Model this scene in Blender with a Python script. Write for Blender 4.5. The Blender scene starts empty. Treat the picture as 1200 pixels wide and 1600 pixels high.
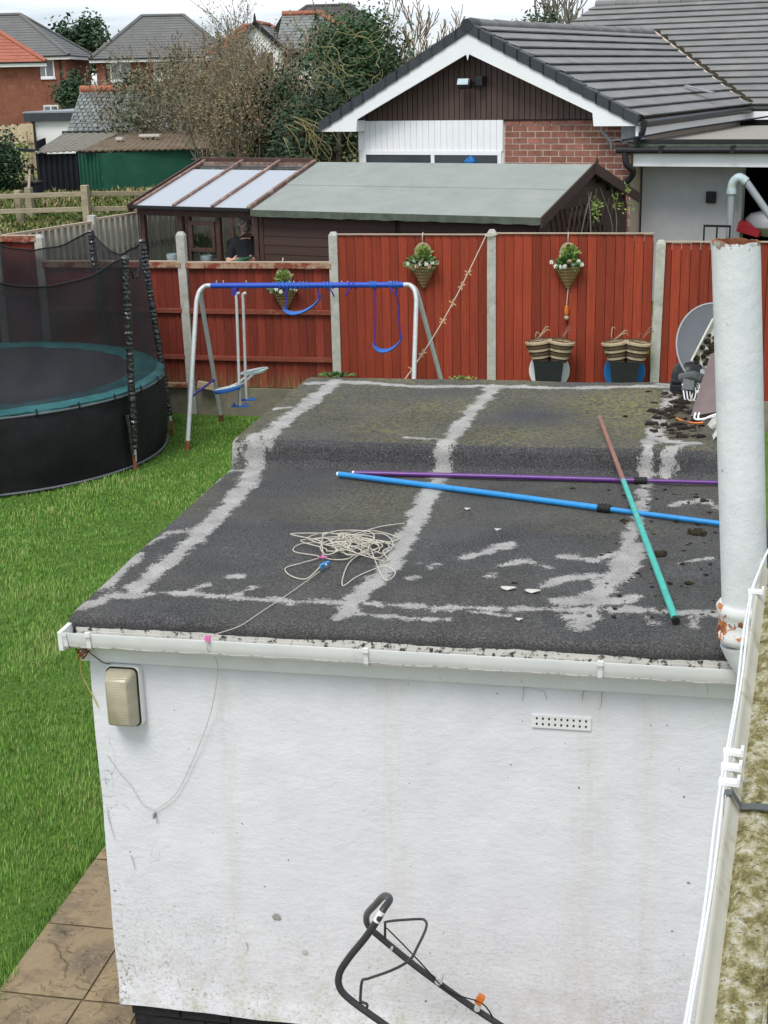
import bpy, bmesh, math, random
import numpy as np
from mathutils import Matrix, Vector, noise
R = math.radians
rng = random.Random(7)
nr = np.random.default_rng(11)
scene = bpy.context.scene
COL = scene.collection

# ------------------------------------------------------------------ camera
cam_data = bpy.data.cameras.new('camera')
cam_data.sensor_fit = 'HORIZONTAL'
cam_data.sensor_width = 36.0
cam_data.lens = 66.38
cam_data.clip_start = 0.05
cam_data.clip_end = 3000
cam = bpy.data.objects.new('camera', cam_data)
COL.objects.link(cam)
PIT, ROL, YAW = 0.2986, -0.0236, 0.2016
fw = Vector((-math.sin(YAW) * math.cos(PIT), math.cos(YAW) * math.cos(PIT), -math.sin(PIT)))
rt = Vector((math.cos(YAW), math.sin(YAW), 0))
up = rt.cross(fw)
r2 = math.cos(ROL) * rt + math.sin(ROL) * up
u2 = -math.sin(ROL) * rt + math.cos(ROL) * up
m = Matrix((r2, u2, -fw)).transposed().to_4x4()
m.translation = Vector((2.2109, -4.8836, 3.9649))
cam.matrix_world = m
scene.camera = cam

# ------------------------------------------------------------------ sky and sun (bright overcast)
SUN_EL, SUN_AZ = R(56), R(196)
world = bpy.data.worlds.new('World')
scene.world = world
world.use_nodes = True
wn = world.node_tree
wn.nodes.clear()
w_out = wn.nodes.new('ShaderNodeOutputWorld')
w_bg = wn.nodes.new('ShaderNodeBackground')
w_bg.inputs['Strength'].default_value = 0.115
sky = wn.nodes.new('ShaderNodeTexSky')
sky.sky_type = 'NISHITA'
sky.sun_disc = False
sky.sun_elevation = SUN_EL
sky.sun_rotation = SUN_AZ
sky.air_density = 1.0
sky.dust_density = 2.0
tc = wn.nodes.new('ShaderNodeTexCoord')
mp = wn.nodes.new('ShaderNodeMapping')
mp.inputs['Scale'].default_value = (1.6, 1.6, 16.0)
mp.inputs['Location'].default_value = (0.35, 0.1, 0.3)
cn = wn.nodes.new('ShaderNodeTexNoise')
cn.inputs['Scale'].default_value = 1.5
cn.inputs['Detail'].default_value = 6
cr = wn.nodes.new('ShaderNodeValToRGB')
cr.color_ramp.elements[0].position = 0.36
cr.color_ramp.elements[0].color = (0.45, 0.45, 0.45, 1)
cr.color_ramp.elements[1].position = 0.56
cr.color_ramp.elements[1].color = (1, 1, 1, 1)
c2 = wn.nodes.new('ShaderNodeTexNoise')
c2.inputs['Scale'].default_value = 3.0
c2.inputs['Detail'].default_value = 5
cr2 = wn.nodes.new('ShaderNodeValToRGB')
cr2.color_ramp.elements[0].position = 0.38
cr2.color_ramp.elements[0].color = (3.7, 4.3, 4.9, 1)
cr2.color_ramp.elements[1].position = 0.62
cr2.color_ramp.elements[1].color = (6.2, 6.4, 6.5, 1)
mix = wn.nodes.new('ShaderNodeMixRGB')
L = wn.links.new
L(tc.outputs['Generated'], mp.inputs['Vector'])
L(mp.outputs['Vector'], cn.inputs['Vector'])
L(mp.outputs['Vector'], c2.inputs['Vector'])
L(cn.outputs['Fac'], cr.inputs['Fac'])
L(c2.outputs['Fac'], cr2.inputs['Fac'])
L(cr.outputs['Color'], mix.inputs['Fac'])
L(sky.outputs['Color'], mix.inputs['Color1'])
L(cr2.outputs['Color'], mix.inputs['Color2'])
L(mix.outputs['Color'], w_bg.inputs['Color'])
L(w_bg.outputs['Background'], w_out.inputs['Surface'])

sun_data = bpy.data.lights.new('sun', 'SUN')
sun_data.energy = 1.5
sun_data.angle = R(22)
sun_data.color = (1.0, 0.96, 0.9)
sun = bpy.data.objects.new('sun', sun_data)
COL.objects.link(sun)
sd = Vector((math.sin(SUN_AZ) * math.cos(SUN_EL), math.cos(SUN_AZ) * math.cos(SUN_EL), math.sin(SUN_EL)))
sun.rotation_euler = sd.to_track_quat('Z', 'Y').to_euler()
sun.location = (0, -6, 20)

vs = scene.view_settings
vs.view_transform = 'Standard'
vs.look = 'None'
vs.exposure = 0.72
vs.gamma = 1.0
vs.use_curve_mapping = False

# ------------------------------------------------------------------ materials
class NT:
    """small wrapper for a material's node tree"""
    def __init__(s, name):
        s.m = bpy.data.materials.new(name)
        s.m.use_nodes = True
        s.t = s.m.node_tree
        s.b = s.t.nodes['Principled BSDF']
        s._c = None
    def n(s, typ, **kw):
        nd = s.t.nodes.new(typ)
        for k, v in kw.items():
            if k in nd.inputs: nd.inputs[k].default_value = v
            else: setattr(nd, k, v)
        return nd
    def l(s, a, b): s.t.links.new(a, b)
    def coord(s, which='Object'):
        if s._c is None: s._c = s.n('ShaderNodeTexCoord')
        return s._c.outputs[which]
    def noise(s, scale, detail=4, rough=.6, stretch=None, vec=None):
        v = vec or s.coord()
        if stretch:
            mpn = s.n('ShaderNodeMapping'); mpn.inputs['Scale'].default_value = stretch
            s.l(v, mpn.inputs['Vector']); v = mpn.outputs['Vector']
        nd = s.n('ShaderNodeTexNoise'); nd.inputs['Scale'].default_value = scale
        nd.inputs['Detail'].default_value = detail; nd.inputs['Roughness'].default_value = rough
        s.l(v, nd.inputs['Vector'])
        return nd.outputs['Fac']
    def ramp(s, fac, stops):
        nd = s.n('ShaderNodeValToRGB')
        while len(nd.color_ramp.elements) < len(stops): nd.color_ramp.elements.new(.5)
        for e, (p, c) in zip(nd.color_ramp.elements, stops):
            e.position = p
            e.color = (c, c, c, 1) if not hasattr(c, '__len__') else (*c, 1)
        s.l(fac, nd.inputs['Fac'])
        return nd.outputs['Color']
    def mix(s, fac, a, b, mode='MIX'):
        nd = s.n('ShaderNodeMixRGB'); nd.blend_type = mode
        for k, v in (('Fac', fac), ('Color1', a), ('Color2', b)):
            if isinstance(v, (int, float)): nd.inputs[k].default_value = v if k == 'Fac' else (v, v, v, 1)
            elif hasattr(v, '__len__'): nd.inputs[k].default_value = (*v, 1)
            else: s.l(v, nd.inputs[k])
        return nd.outputs['Color']
    def math(s, op, a, b=0.0, clamp=False):
        nd = s.n('ShaderNodeMath'); nd.operation = op; nd.use_clamp = clamp
        for i, v in enumerate((a, b)):
            if isinstance(v, (int, float)): nd.inputs[i].default_value = v
            else: s.l(v, nd.inputs[i])
        return nd.outputs[0]
    def attr(s, name):
        nd = s.n('ShaderNodeAttribute'); nd.attribute_name = name
        return nd.outputs['Fac']
    def bump(s, h, strength=.5, dist=.01, prev=None):
        nd = s.n('ShaderNodeBump'); nd.inputs['Strength'].default_value = strength; nd.inputs['Distance'].default_value = dist
        s.l(h, nd.inputs['Height'])
        if prev is not None: s.l(prev, nd.inputs['Normal'])
        s.l(nd.outputs['Normal'], s.b.inputs['Normal'])
        return nd.outputs['Normal']
    def done(s, col=None, rough=.7, metal=0, spec=.3):
        if col is not None:
            if hasattr(col, '__len__'): s.b.inputs['Base Color'].default_value = (*col, 1)
            else: s.l(col, s.b.inputs['Base Color'])
        if isinstance(rough, (int, float)): s.b.inputs['Roughness'].default_value = rough
        else: s.l(rough, s.b.inputs['Roughness'])
        s.b.inputs['Metallic'].default_value = metal
        s.b.inputs['Specular IOR Level'].default_value = spec
        return s.m

def sc3(c, k): return tuple(min(1, x * k) for x in c)
MATS = {}
def simple(name, col, rough=.7, var=.2, scale=12, bump=0, bscale=60, metal=0, spec=.3, rnd=0, stretch=None, dirt=None, low=None, dstretch=None):
    """noise-varied colour, optional per-object variation, grain relief and patches of a second colour"""
    t = NT(name)
    if rnd:
        oi = t.n('ShaderNodeObjectInfo')
        vm = t.n('ShaderNodeVectorMath'); vm.operation = 'MULTIPLY_ADD'
        cb = t.n('ShaderNodeCombineXYZ')
        for k_ in range(3): t.l(oi.outputs['Random'], cb.inputs[k_])
        t.l(cb.outputs[0], vm.inputs[0]); vm.inputs[1].default_value = (37.1, 17.3, 23.7)
        t.l(t.coord(), vm.inputs[2])
        base_vec = vm.outputs[0]
    else: base_vec = None
    f = t.noise(scale, 5, .65, stretch, base_vec)
    c = t.ramp(f, [(.3, sc3(col, 1 - var)), (.7, sc3(col, 1 + var))])
    if dirt:
        dcol, lo, hi, ds = dirt
        c = t.mix(t.ramp(t.noise(ds, 6, .7, dstretch, base_vec), [(lo, 0), (hi, 1)]), c, dcol)
    if low:
        sx = t.n('ShaderNodeSeparateXYZ'); t.l(t.coord(), sx.inputs[0])
        c = t.mix(t.math('MULTIPLY', t.math('SUBTRACT', 1.0, t.math('DIVIDE', sx.outputs['Z'], low[1]), True), t.ramp(t.noise(7, 4, .7, None, base_vec), [(.4, 0), (.6, .8)])), c, low[0])
    if rnd:
        hsv = t.n('ShaderNodeHueSaturation')
        t.l(c, hsv.inputs['Color'])
        t.l(t.math('ADD', t.math('MULTIPLY', oi.outputs['Random'], 2 * rnd), 1 - rnd), hsv.inputs['Value'])
        c = hsv.outputs['Color']
    if bump:
        t.bump(t.noise(bscale, 4, .6, stretch), bump, .01)
    MATS[name] = t.done(c, rough, metal, spec)
    return MATS[name]

simple('white_plastic', (.74, .75, .76), .35, .06, 6, spec=.4, dirt=((.33, .32, .27), .62, .8, 9))
simple('gutter_inside', (.55, .54, .5), .6, .15, 8, dirt=((.05, .045, .035), .53, .6, 40))
simple('cream_plastic', (.62, .6, .52), .45, .08, 5, dirt=((.3, .28, .12), .55, .75, 7))
simple('black_paint', (.022, .022, .025), .6, .3, 20, bump=.5, bscale=50)
simple('felt_edge', (.03, .03, .032), .9, .3, 60, bump=.6, bscale=200)
simple('mortar_grey', (.34, .33, .31), .95, .15, 30, bump=.4, bscale=90)
simple('concrete', (.44, .43, .39), .9, .2, 9, bump=.35, bscale=80, dirt=((.2, .2, .15), .55, .75, 6))
simple('gravel_board', (.22, .2, .15), .9, .2, 6, bump=.3, bscale=70, dirt=((.1, .11, .05), .5, .75, 4))
simple('fence_red', (.28, .044, .021), .75, .2, 9, bump=.4, bscale=30, rnd=.26, stretch=(.45, 1, .6), dirt=((.1, .018, .012), .63, .7, 16), dstretch=(.3, 1, 5.0))
simple('fence_red_left', (.2, .034, .02), .75, .25, 9, bump=.4, bscale=30, rnd=.25, stretch=(.45, 1, .6), dstretch=(.25, 1, 4), dirt=((.34, .2, .13), .66, .74, 14), low=((.3, .2, .09), .16))
simple('gap_dark', (.1, .02, .013), .9, .2, 9)  # for the sheet added behind the fence boards to darken their gaps
simple('joint_sand', (.13, .095, .055), .95, .3, 20)
simple('rail_worn', (.4, .27, .18), .85, .25, 7, bump=.4, bscale=40, stretch=(.5, 5, 5), dirt=((.23, .05, .03), .47, .56, 3.5))
simple('rail_red', (.22, .055, .035), .8, .25, 7, bump=.3, bscale=40, stretch=(.5, 5, 5), dirt=((.34, .2, .13), .6, .72, 6))
simple('cap_pale', (.42, .33, .25), .85, .2, 10, stretch=(.5, 5, 5))
simple('grey_wood', (.34, .32, .27), .9, .2, 8, bump=.3, bscale=40, rnd=.12, stretch=(5, 5, .5))
simple('pale_wood', (.5, .4, .27), .85, .2, 9, bump=.3, bscale=40, rnd=.1, stretch=(.6, 5, 5))
simple('rail_wood', (.34, .29, .2), .9, .25, 6, bump=.4, bscale=40, rnd=.1, stretch=(.6, 4, 4))
simple('shed_brown', (.062, .036, .03), .6, .25, 8, bump=.3, bscale=40, rnd=.1, stretch=(.6, 5, 5))
simple('clad_brown', (.085, .052, .045), .55, .15, 8, rnd=.1, bump=.15, bscale=40, stretch=(5, 5, .5))
simple('green_felt', (.265, .29, .27), .85, .09, 3, bump=.25, bscale=150, dirt=((.31, .325, .3), .5, .7, 1.2))
simple('felt_rim', (.09, .11, .085), .9, .3, 8, bump=.3, bscale=60)
simple('frame_brown', (.075, .04, .032), .55, .25, 10, bump=.2, bscale=40, dirt=((.36, .22, .16), .64, .75, 8))
simple('frame_worn', (.19, .115, .095), .7, .3, 10, bump=.2, bscale=40, dirt=((.4, .32, .25), .5, .65, 9))
simple('upvc_white', (.8, .81, .83), .3, .03, 4, spec=.45)
simple('dark_verge', (.045, .05, .06), .5, .15, 6, rnd=.08)
simple('roof_tile', (.2, .198, .198), .75, .14, 2.5, bump=.3, bscale=60, rnd=.07, dirt=((.255, .25, .245), .52, .7, 1.3))
simple('brick_near', (.27, .115, .085), .9, .25, 9, bump=.4, bscale=60, rnd=.22)
simple('pointing', (.55, .45, .38), .95, .12, 20, bump=.3, bscale=80)
simple('brick_far', (.235, .09, .058), .9, .18, 1.2, dirt=((.28, .125, .085), .5, .65, 4))
simple('tile_grey_far', (.15, .15, .148), .8, .12, .8)
simple('tile_red_far', (.36, .13, .085), .8, .15, 1.0, dirt=((.29, .1, .07), .5, .65, 2.5))
simple('slate', (.17, .185, .18), .6, .25, 3, bump=.3, bscale=30, rnd=.2, dirt=((.3, .32, .29), .55, .7, 4))
simple('ridge_red', (.4, .14, .08), .8, .25, 4, rnd=.15)
simple('corrugated_green', (.018, .1, .062), .6, .2, 2, dirt=((.06, .13, .1), .6, .72, 3))
simple('corrugated_black', (.013, .014, .02), .6, .3, 2, dirt=((.05, .05, .06), .62, .75, 3))
simple('asbestos', (.17, .13, .09), .95, .25, 3, bump=.4, bscale=20, dirt=((.13, .09, .055), .48, .62, 2.2))
simple('white_render', (.72, .73, .74), .8, .07, 3)
simple('grey_render', (.46, .47, .49), .8, .1, 1.5, bump=.1, bscale=50, dirt=((.3, .31, .32), .5, .8, 1.2))
simple('flat_gravel', (.3, .28, .25), .95, .25, 25, bump=.4, bscale=80)
simple('dark_void', (.03, .03, .032), .9, .3, 3)
simple('pvc_black', (.018, .019, .021), .4, .2, 6)
simple('pvc_grey', (.3, .33, .36), .4, .12, 6)
simple('steel', (.52, .54, .55), .42, .12, 15, metal=.15, dirt=((.26, .2, .14), .66, .78, 14))
simple('rust', (.2, .075, .035), .9, .35, 30, bump=.3)
simple('blue_paint', (.02, .075, .46), .4, .15, 12)
simple('blue_plastic', (.03, .14, .5), .4, .12, 9)
simple('purple_cord', (.055, .035, .28), .7, .2, 40)
simple('pale_plastic', (.46, .56, .6), .45, .12, 9, dirt=((.4, .41, .3), .55, .7, 8))
simple('tramp_black', (.011, .011, .013), .75, .35, 7, bump=.2, bscale=12)
simple('tramp_sleeve', (.012, .012, .014), .22, .3, 40, bump=1.0, bscale=22, spec=.9)
simple('tramp_mat', (.045, .046, .056), .55, .12, 2.0, bump=.08, bscale=200)
simple('tramp_pad', (.03, .125, .135), .45, .3, 5, bump=.3, bscale=18)
simple('wicker', (.28, .18, .09), .85, .3, 30, bump=.6, bscale=120)
simple('wicker_dark', (.1, .065, .04), .85, .3, 30, bump=.6, bscale=120)
simple('wicker_pale', (.42, .33, .22), .85, .25, 30, bump=.5, bscale=120)
simple('pot_black', (.022, .023, .027), .5, .2, 8)
simple('disc_white', (.74, .75, .78), .4, .03, 5)
simple('disc_blue', (.012, .14, .4), .4, .06, 5)
simple('leaf_green', (.07, .15, .035), .6, .4, 40, rnd=.1)
simple('leaf_lime', (.2, .28, .07), .6, .3, 40)
simple('petal_white', (.75, .73, .68), .6, .06, 20)
simple('petal_pink', (.65, .45, .36), .6, .15, 20)
simple('rope_white', (.5, .47, .4), .8, .15, 60, dirt=((.35, .28, .2), .58, .72, 15))
simple('string_yellow', (.5, .42, .12), .8, .2, 60)
simple('pink_tie', (.62, .16, .38), .6, .15, 60)
simple('peg_wood', (.5, .34, .19), .8, .15, 40)
simple('pole_purple', (.115, .03, .2), .35, .12, 30, spec=.5, dirt=((.3, .26, .27), .66, .75, 40))
simple('pole_blue', (.02, .25, .6), .35, .12, 30, spec=.5, dirt=((.12, .3, .5), .62, .72, 22))
simple('pole_teal', (.06, .4, .34), .5, .15, 30, dirt=((.32, .26, .17), .6, .7, 15))
simple('pole_brown', (.25, .125, .1), .7, .2, 30)
simple('rubber', (.012, .012, .012), .6, .2, 20)
simple('moss', (.03, .024, .011), 1, .5, 50, bump=.8, bscale=90)
simple('soil', (.02, .014, .01), 1, .5, 40, bump=.8, bscale=80)
simple('paint_flake', (.55, .53, .49), .8, .15, 20)
simple('receiver_grey', (.09, .1, .1), .5, .15, 6)
simple('dish_grey', (.13, .14, .155), .5, .1, 5)
simple('dish_rim', (.33, .34, .36), .45, .1, 5)
simple('panel_brown', (.16, .115, .115), .55, .15, 6, spec=.4)
simple('mower_tube', (.035, .036, .04), .4, .12, 20, spec=.5)
simple('orange_plastic', (.6, .17, .03), .5, .1, 20)
simple('skin', (.62, .34, .26), .6, .1, 15)
simple('shirt_navy', (.016, .018, .028), .85, .25, 20)
simple('trousers_black', (.012, .012, .014), .85, .2, 20)
simple('hair_grey', (.26, .24, .22), .8, .2, 60)
simple('bottle_green', (.015, .09, .04), .4, .2, 20)
simple('bark', (.085, .07, .05), .9, .3, 12, bump=.5, bscale=30)
simple('twig_brown', (.18, .135, .09), .9, .35, .9)
simple('twig_grey', (.16, .15, .12), .9, .3, 2)
simple('twig_yellow', (.23, .2, .09), .85, .3, 3)
simple('leaf_brown', (.2, .165, .09), .85, .4, .8)
simple('leaf_ivy', (.035, .075, .026), .55, .5, 1.2)
simple('leaf_dark', (.022, .045, .018), .6, .5, 1.5)
simple('leaf_grey', (.12, .135, .085), .7, .4, 1.2)
simple('leaf_hedge', (.028, .06, .026), .6, .4, 3)
simple('curtain', (.5, .5, .5), .8, .1, 2)
simple('lead_grey', (.25, .27, .3), .5, .15, 8)
simple('slate_eave', (.045, .048, .055), .6, .2, 5, bump=.2, bscale=30)
simple('sticker_white', (.7, .7, .7), .4, .04, 10)
simple('box_red', (.4, .03, .04), .4, .1, 5)
simple('tarp_grey', (.4, .41, .42), .5, .1, 4)

def glass(name, tint, fac, rough=.05):
    """thin pane: mostly see-through with a sky reflection"""
    t = NT(name)
    tr = t.n('ShaderNodeBsdfTransparent'); tr.inputs['Color'].default_value = (*tint, 1)
    gl = t.n('ShaderNodeBsdfGlossy'); gl.inputs['Roughness'].default_value = rough
    mx = t.n('ShaderNodeMixShader'); mx.inputs['Fac'].default_value = fac
    t.l(tr.outputs[0], mx.inputs[1]); t.l(gl.outputs[0], mx.inputs[2])
    t.l(mx.outputs[0], t.t.nodes['Material Output'].inputs['Surface'])
    MATS[name] = t.m
glass('pane_clear', (.97, .98, .975), .06)
def see_through(name, col, fac):
    """woven net: fine open weave, so part of the light passes"""
    t = NT(name)
    t.done(col, .8)
    tr = t.n('ShaderNodeBsdfTransparent')
    mx = t.n('ShaderNodeMixShader')
    f = t.noise(1.6, 4, .6)
    t.l(t.ramp(f, [(.3, fac - .1), (.7, fac + .1)]), mx.inputs['Fac'])
    t.l(tr.outputs[0], mx.inputs[1]); t.l(t.b.outputs[0], mx.inputs[2])
    t.l(mx.outputs[0], t.t.nodes['Material Output'].inputs['Surface'])
    MATS[name] = t.m
see_through('net', (.02, .02, .024), .64)
simple('pane_dark', (.05, .06, .07), .08, .2, 2, spec=.6)
simple('pane_far', (.2, .22, .24), .1, .3, 1.0, spec=.6)
def frosted(name, col):
    """whitened glass: scatters daylight through and off its face"""
    t = NT(name)
    c = t.mix(t.ramp(t.noise(3, 5, .7), [(.62, 0), (.8, .5)]), col, (.35, .36, .35))
    df = t.n('ShaderNodeBsdfDiffuse'); tl = t.n('ShaderNodeBsdfTranslucent'); gl = t.n('ShaderNodeBsdfGlossy'); gl.inputs['Roughness'].default_value = .15
    t.l(c, df.inputs['Color']); t.l(c, tl.inputs['Color'])
    m1 = t.n('ShaderNodeMixShader'); m1.inputs['Fac'].default_value = .45
    t.l(df.outputs[0], m1.inputs[1]); t.l(tl.outputs[0], m1.inputs[2])
    m2 = t.n('ShaderNodeMixShader'); m2.inputs['Fac'].default_value = .22
    t.l(m1.outputs[0], m2.inputs[1]); t.l(gl.outputs[0], m2.inputs[2])
    t.l(m2.outputs[0], t.t.nodes['Material Output'].inputs['Surface'])
    MATS[name] = t.m
frosted('roof_pane', (.66, .7, .77))

def mat_felt():
    t = NT('felt_roof')
    g = t.noise(120, 4, .75)
    g2 = t.noise(3.0, 5, .6)
    g3 = t.noise(420, 2, .6)
    base = t.ramp(g, [(.36, (.012, .012, .013)), (.5, (.046, .046, .048)), (.66, (.16, .158, .158))])
    base = t.mix(.3, base, t.ramp(g2, [(.3, (.022, .022, .025)), (.7, (.125, .122, .123))]), 'MIX')
    base = t.mix(t.ramp(g3, [(.58, 0), (.7, .5)]), base, (.22, .22, .22))
    moss = t.math('MULTIPLY', t.attr('moss'), t.ramp(t.noise(45, 5, .8), [(.44, 0), (.58, 1)]))
    base = t.mix(moss, base, (.2, .18, .07))
    # old solar-reflective paint along the felt laps, worn back to grit
    d = t.attr('paint')
    wob = t.math('MULTIPLY', t.math('SUBTRACT', t.noise(13, 6, .8), .5), .17)
    wob = t.math('ADD', wob, t.math('MULTIPLY', t.math('SUBTRACT', t.noise(5.5, 3, .6), .5), .1))
    e = t.math('ADD', t.math('ADD', t.math('SUBTRACT', d, .007), wob), t.math('MULTIPLY', t.math('SUBTRACT', t.noise(110, 3, .8), .5), .1))
    mask = t.ramp(t.math('ADD', t.math('MULTIPLY', e, 18), .5), [(.42, 0), (.62, 1)])
    wear = t.ramp(t.noise(150, 4, .8), [(.36, .3), (.5, 1)])
    pcol = t.ramp(t.noise(7, 5, .6), [(.3, (.29, .28, .27)), (.7, (.45, .44, .42))])
    col = t.mix(t.math('MULTIPLY', mask, wear), base, pcol)
    t.bump(t.math('ADD', g, t.math('MULTIPLY', mask, .25)), .6, .006)
    MATS['felt_roof'] = t.done(col, .9, spec=.2)
mat_felt()

def mat_wall():
    t = NT('painted_render')
    xyz = t.n('ShaderNodeSeparateXYZ'); t.l(t.coord(), xyz.inputs[0])
    X, Z = xyz.outputs['X'], xyz.outputs['Z']
    c = t.ramp(t.noise(5, 5, .6), [(.3, (.665, .675, .725)), (.7, (.735, .745, .79))])
    # rusty-yellow runs below the gutter joints
    def band(x0, w): return t.math('SUBTRACT', 1, t.math('DIVIDE', t.math('ABSOLUTE', t.math('SUBTRACT', t.math('ADD', X, t.math('MULTIPLY', t.math('SUBTRACT', t.noise(3, 3), .5), .12)), x0)), w), True)
    run = t.math('MULTIPLY', t.math('ADD', t.math('ADD', band(-.08, .09), band(.68, .12)), t.math('ADD', band(.9, .06), band(-.75, .05))), t.ramp(t.noise(6, 5, .7, (6, 6, .7)), [(.35, 0), (.7, 1)]))
    c = t.mix(t.math('MULTIPLY', run, .32), c, (.5, .45, .33))
    # grime and moss towards the ground and by the corner
    low = t.math('SUBTRACT', 1.0, t.math('DIVIDE', t.math('SUBTRACT', Z, .16), .75), True)
    left = t.math('SUBTRACT', 1.0, t.math('DIVIDE', t.math('ADD', X, 1.3), .62), True)
    sp = t.ramp(t.noise(60, 5, .8), [(.5, 0), (.64, 1)])
    grime = t.math('MULTIPLY', t.math('MULTIPLY', t.math('ADD', t.math('MULTIPLY', low, .8), t.math('MULTIPLY', t.math('MULTIPLY', low, left), 1.0)), t.ramp(t.noise(4, 4), [(.35, .2), (.65, 1)])), sp)
    c = t.mix(grime, c, (.2, .2, .17))
    c = t.mix(t.math('MULTIPLY', t.math('MULTIPLY', low, low), t.ramp(t.noise(9, 5, .7), [(.45, 0), (.7, .6)])), c, (.42, .43, .28))
    # fine crazing where the paint has cracked
    vo = t.n('ShaderNodeTexVoronoi'); vo.feature = 'DISTANCE_TO_EDGE'; vo.inputs['Scale'].default_value = 7
    wv = t.n('ShaderNodeMixRGB'); wv.blend_type = 'ADD'; wv.inputs['Fac'].default_value = .25
    nz = t.n('ShaderNodeTexNoise'); nz.inputs['Scale'].default_value = 9; nz.inputs['Detail'].default_value = 5
    t.l(t.coord(), nz.inputs['Vector']); t.l(t.coord(), wv.inputs['Color1']); t.l(nz.outputs['Color'], wv.inputs['Color2'])
    t.l(wv.outputs[0], vo.inputs['Vector'])
    crack = t.ramp(vo.outputs['Distance'], [(.0, 1), (.01, 0)])
    where = t.math('MULTIPLY', t.ramp(t.noise(3.4, 3), [(.52, 0), (.62, 1)]), t.math('ADD', t.math('MULTIPLY', t.math('MULTIPLY', left, left), 1.2), .0))
    ck = t.math('MULTIPLY', crack, where)
    c = t.mix(t.math('MULTIPLY', ck, .75), c, (.12, .12, .11))
    fly = t.ramp(t.noise(38, 2, .4), [(.75, 0), (.77, .8)])
    c = t.mix(fly, c, (.12, .11, .1))
    h = t.math('ADD', t.math('ADD', t.math('MULTIPLY', t.noise(34, 4, .55, (.7, 1, 1.3)), .6), t.math('MULTIPLY', t.noise(110, 3, .6), .35)), t.math('MULTIPLY', t.noise(6, 3), 1.6))
    t.bump(t.math('SUBTRACT', h, t.math('MULTIPLY', ck, .5)), .24, .018)
    MATS['painted_render'] = t.done(c, .75, spec=.25)
mat_wall()

def mat_pipe():
    t = NT('flaking_white_paint')
    c = t.ramp(t.noise(7, 5, .6), [(.3, (.62, .64, .67)), (.7, (.74, .755, .775))])
    sp = t.ramp(t.noise(120, 4, .8), [(.6, 0), (.72, .8)])
    xyz = t.n('ShaderNodeSeparateXYZ'); t.l(t.coord(), xyz.inputs[0])
    low = t.math('SUBTRACT', 1.0, t.math('DIVIDE', t.math('SUBTRACT', xyz.outputs['Z'], .25), .7), True)
    c = t.mix(t.math('MULTIPLY', sp, t.math('ADD', .25, low)), c, (.3, .31, .22))
    top = t.math('DIVIDE', t.math('SUBTRACT', xyz.outputs['Z'], 1.44), .035, True)
    flake = t.ramp(t.math('ADD', t.math('MULTIPLY', top, .2), t.noise(16, 6, .7)), [(.7, 0), (.72, 1)])
    c = t.mix(flake, c, t.ramp(t.noise(40, 3), [(.4, (.2, .06, .035)), (.6, (.42, .4, .36))]))
    t.bump(t.math('SUBTRACT', t.noise(30, 5, .7), t.math('MULTIPLY', flake, .5)), .35, .01)
    MATS['flaking_white_paint'] = t.done(c, .6, spec=.3)
    t = NT('collar_paint')
    n1 = t.noise(11, 5, .7)
    c = t.mix(t.ramp(n1, [(.525, 0), (.54, 1)]), (.7, .71, .72), t.ramp(t.noise(14, 3), [(.42, (.14, .05, .03)), (.55, (.52, .2, .07))]))
    t.bump(n1, .5, .01)
    MATS['collar_paint'] = t.done(c, .6)
mat_pipe()

def mat_moss_gutter():
    t = NT('gutter_silt')
    a = t.noise(30, 6, .75, (1, .6, 1))
    c = t.ramp(a, [(.34, (.11, .095, .035)), (.47, (.24, .21, .085)), (.55, (.42, .39, .25)), (.64, (.58, .56, .47))])
    c = t.mix(t.ramp(t.noise(60, 4, .8), [(.57, 0), (.66, 1)]), c, (.04, .035, .02))
    t.bump(t.noise(50, 5, .7), .8, .02)
    MATS['gutter_silt'] = t.done(c, .95)
mat_moss_gutter()

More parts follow.
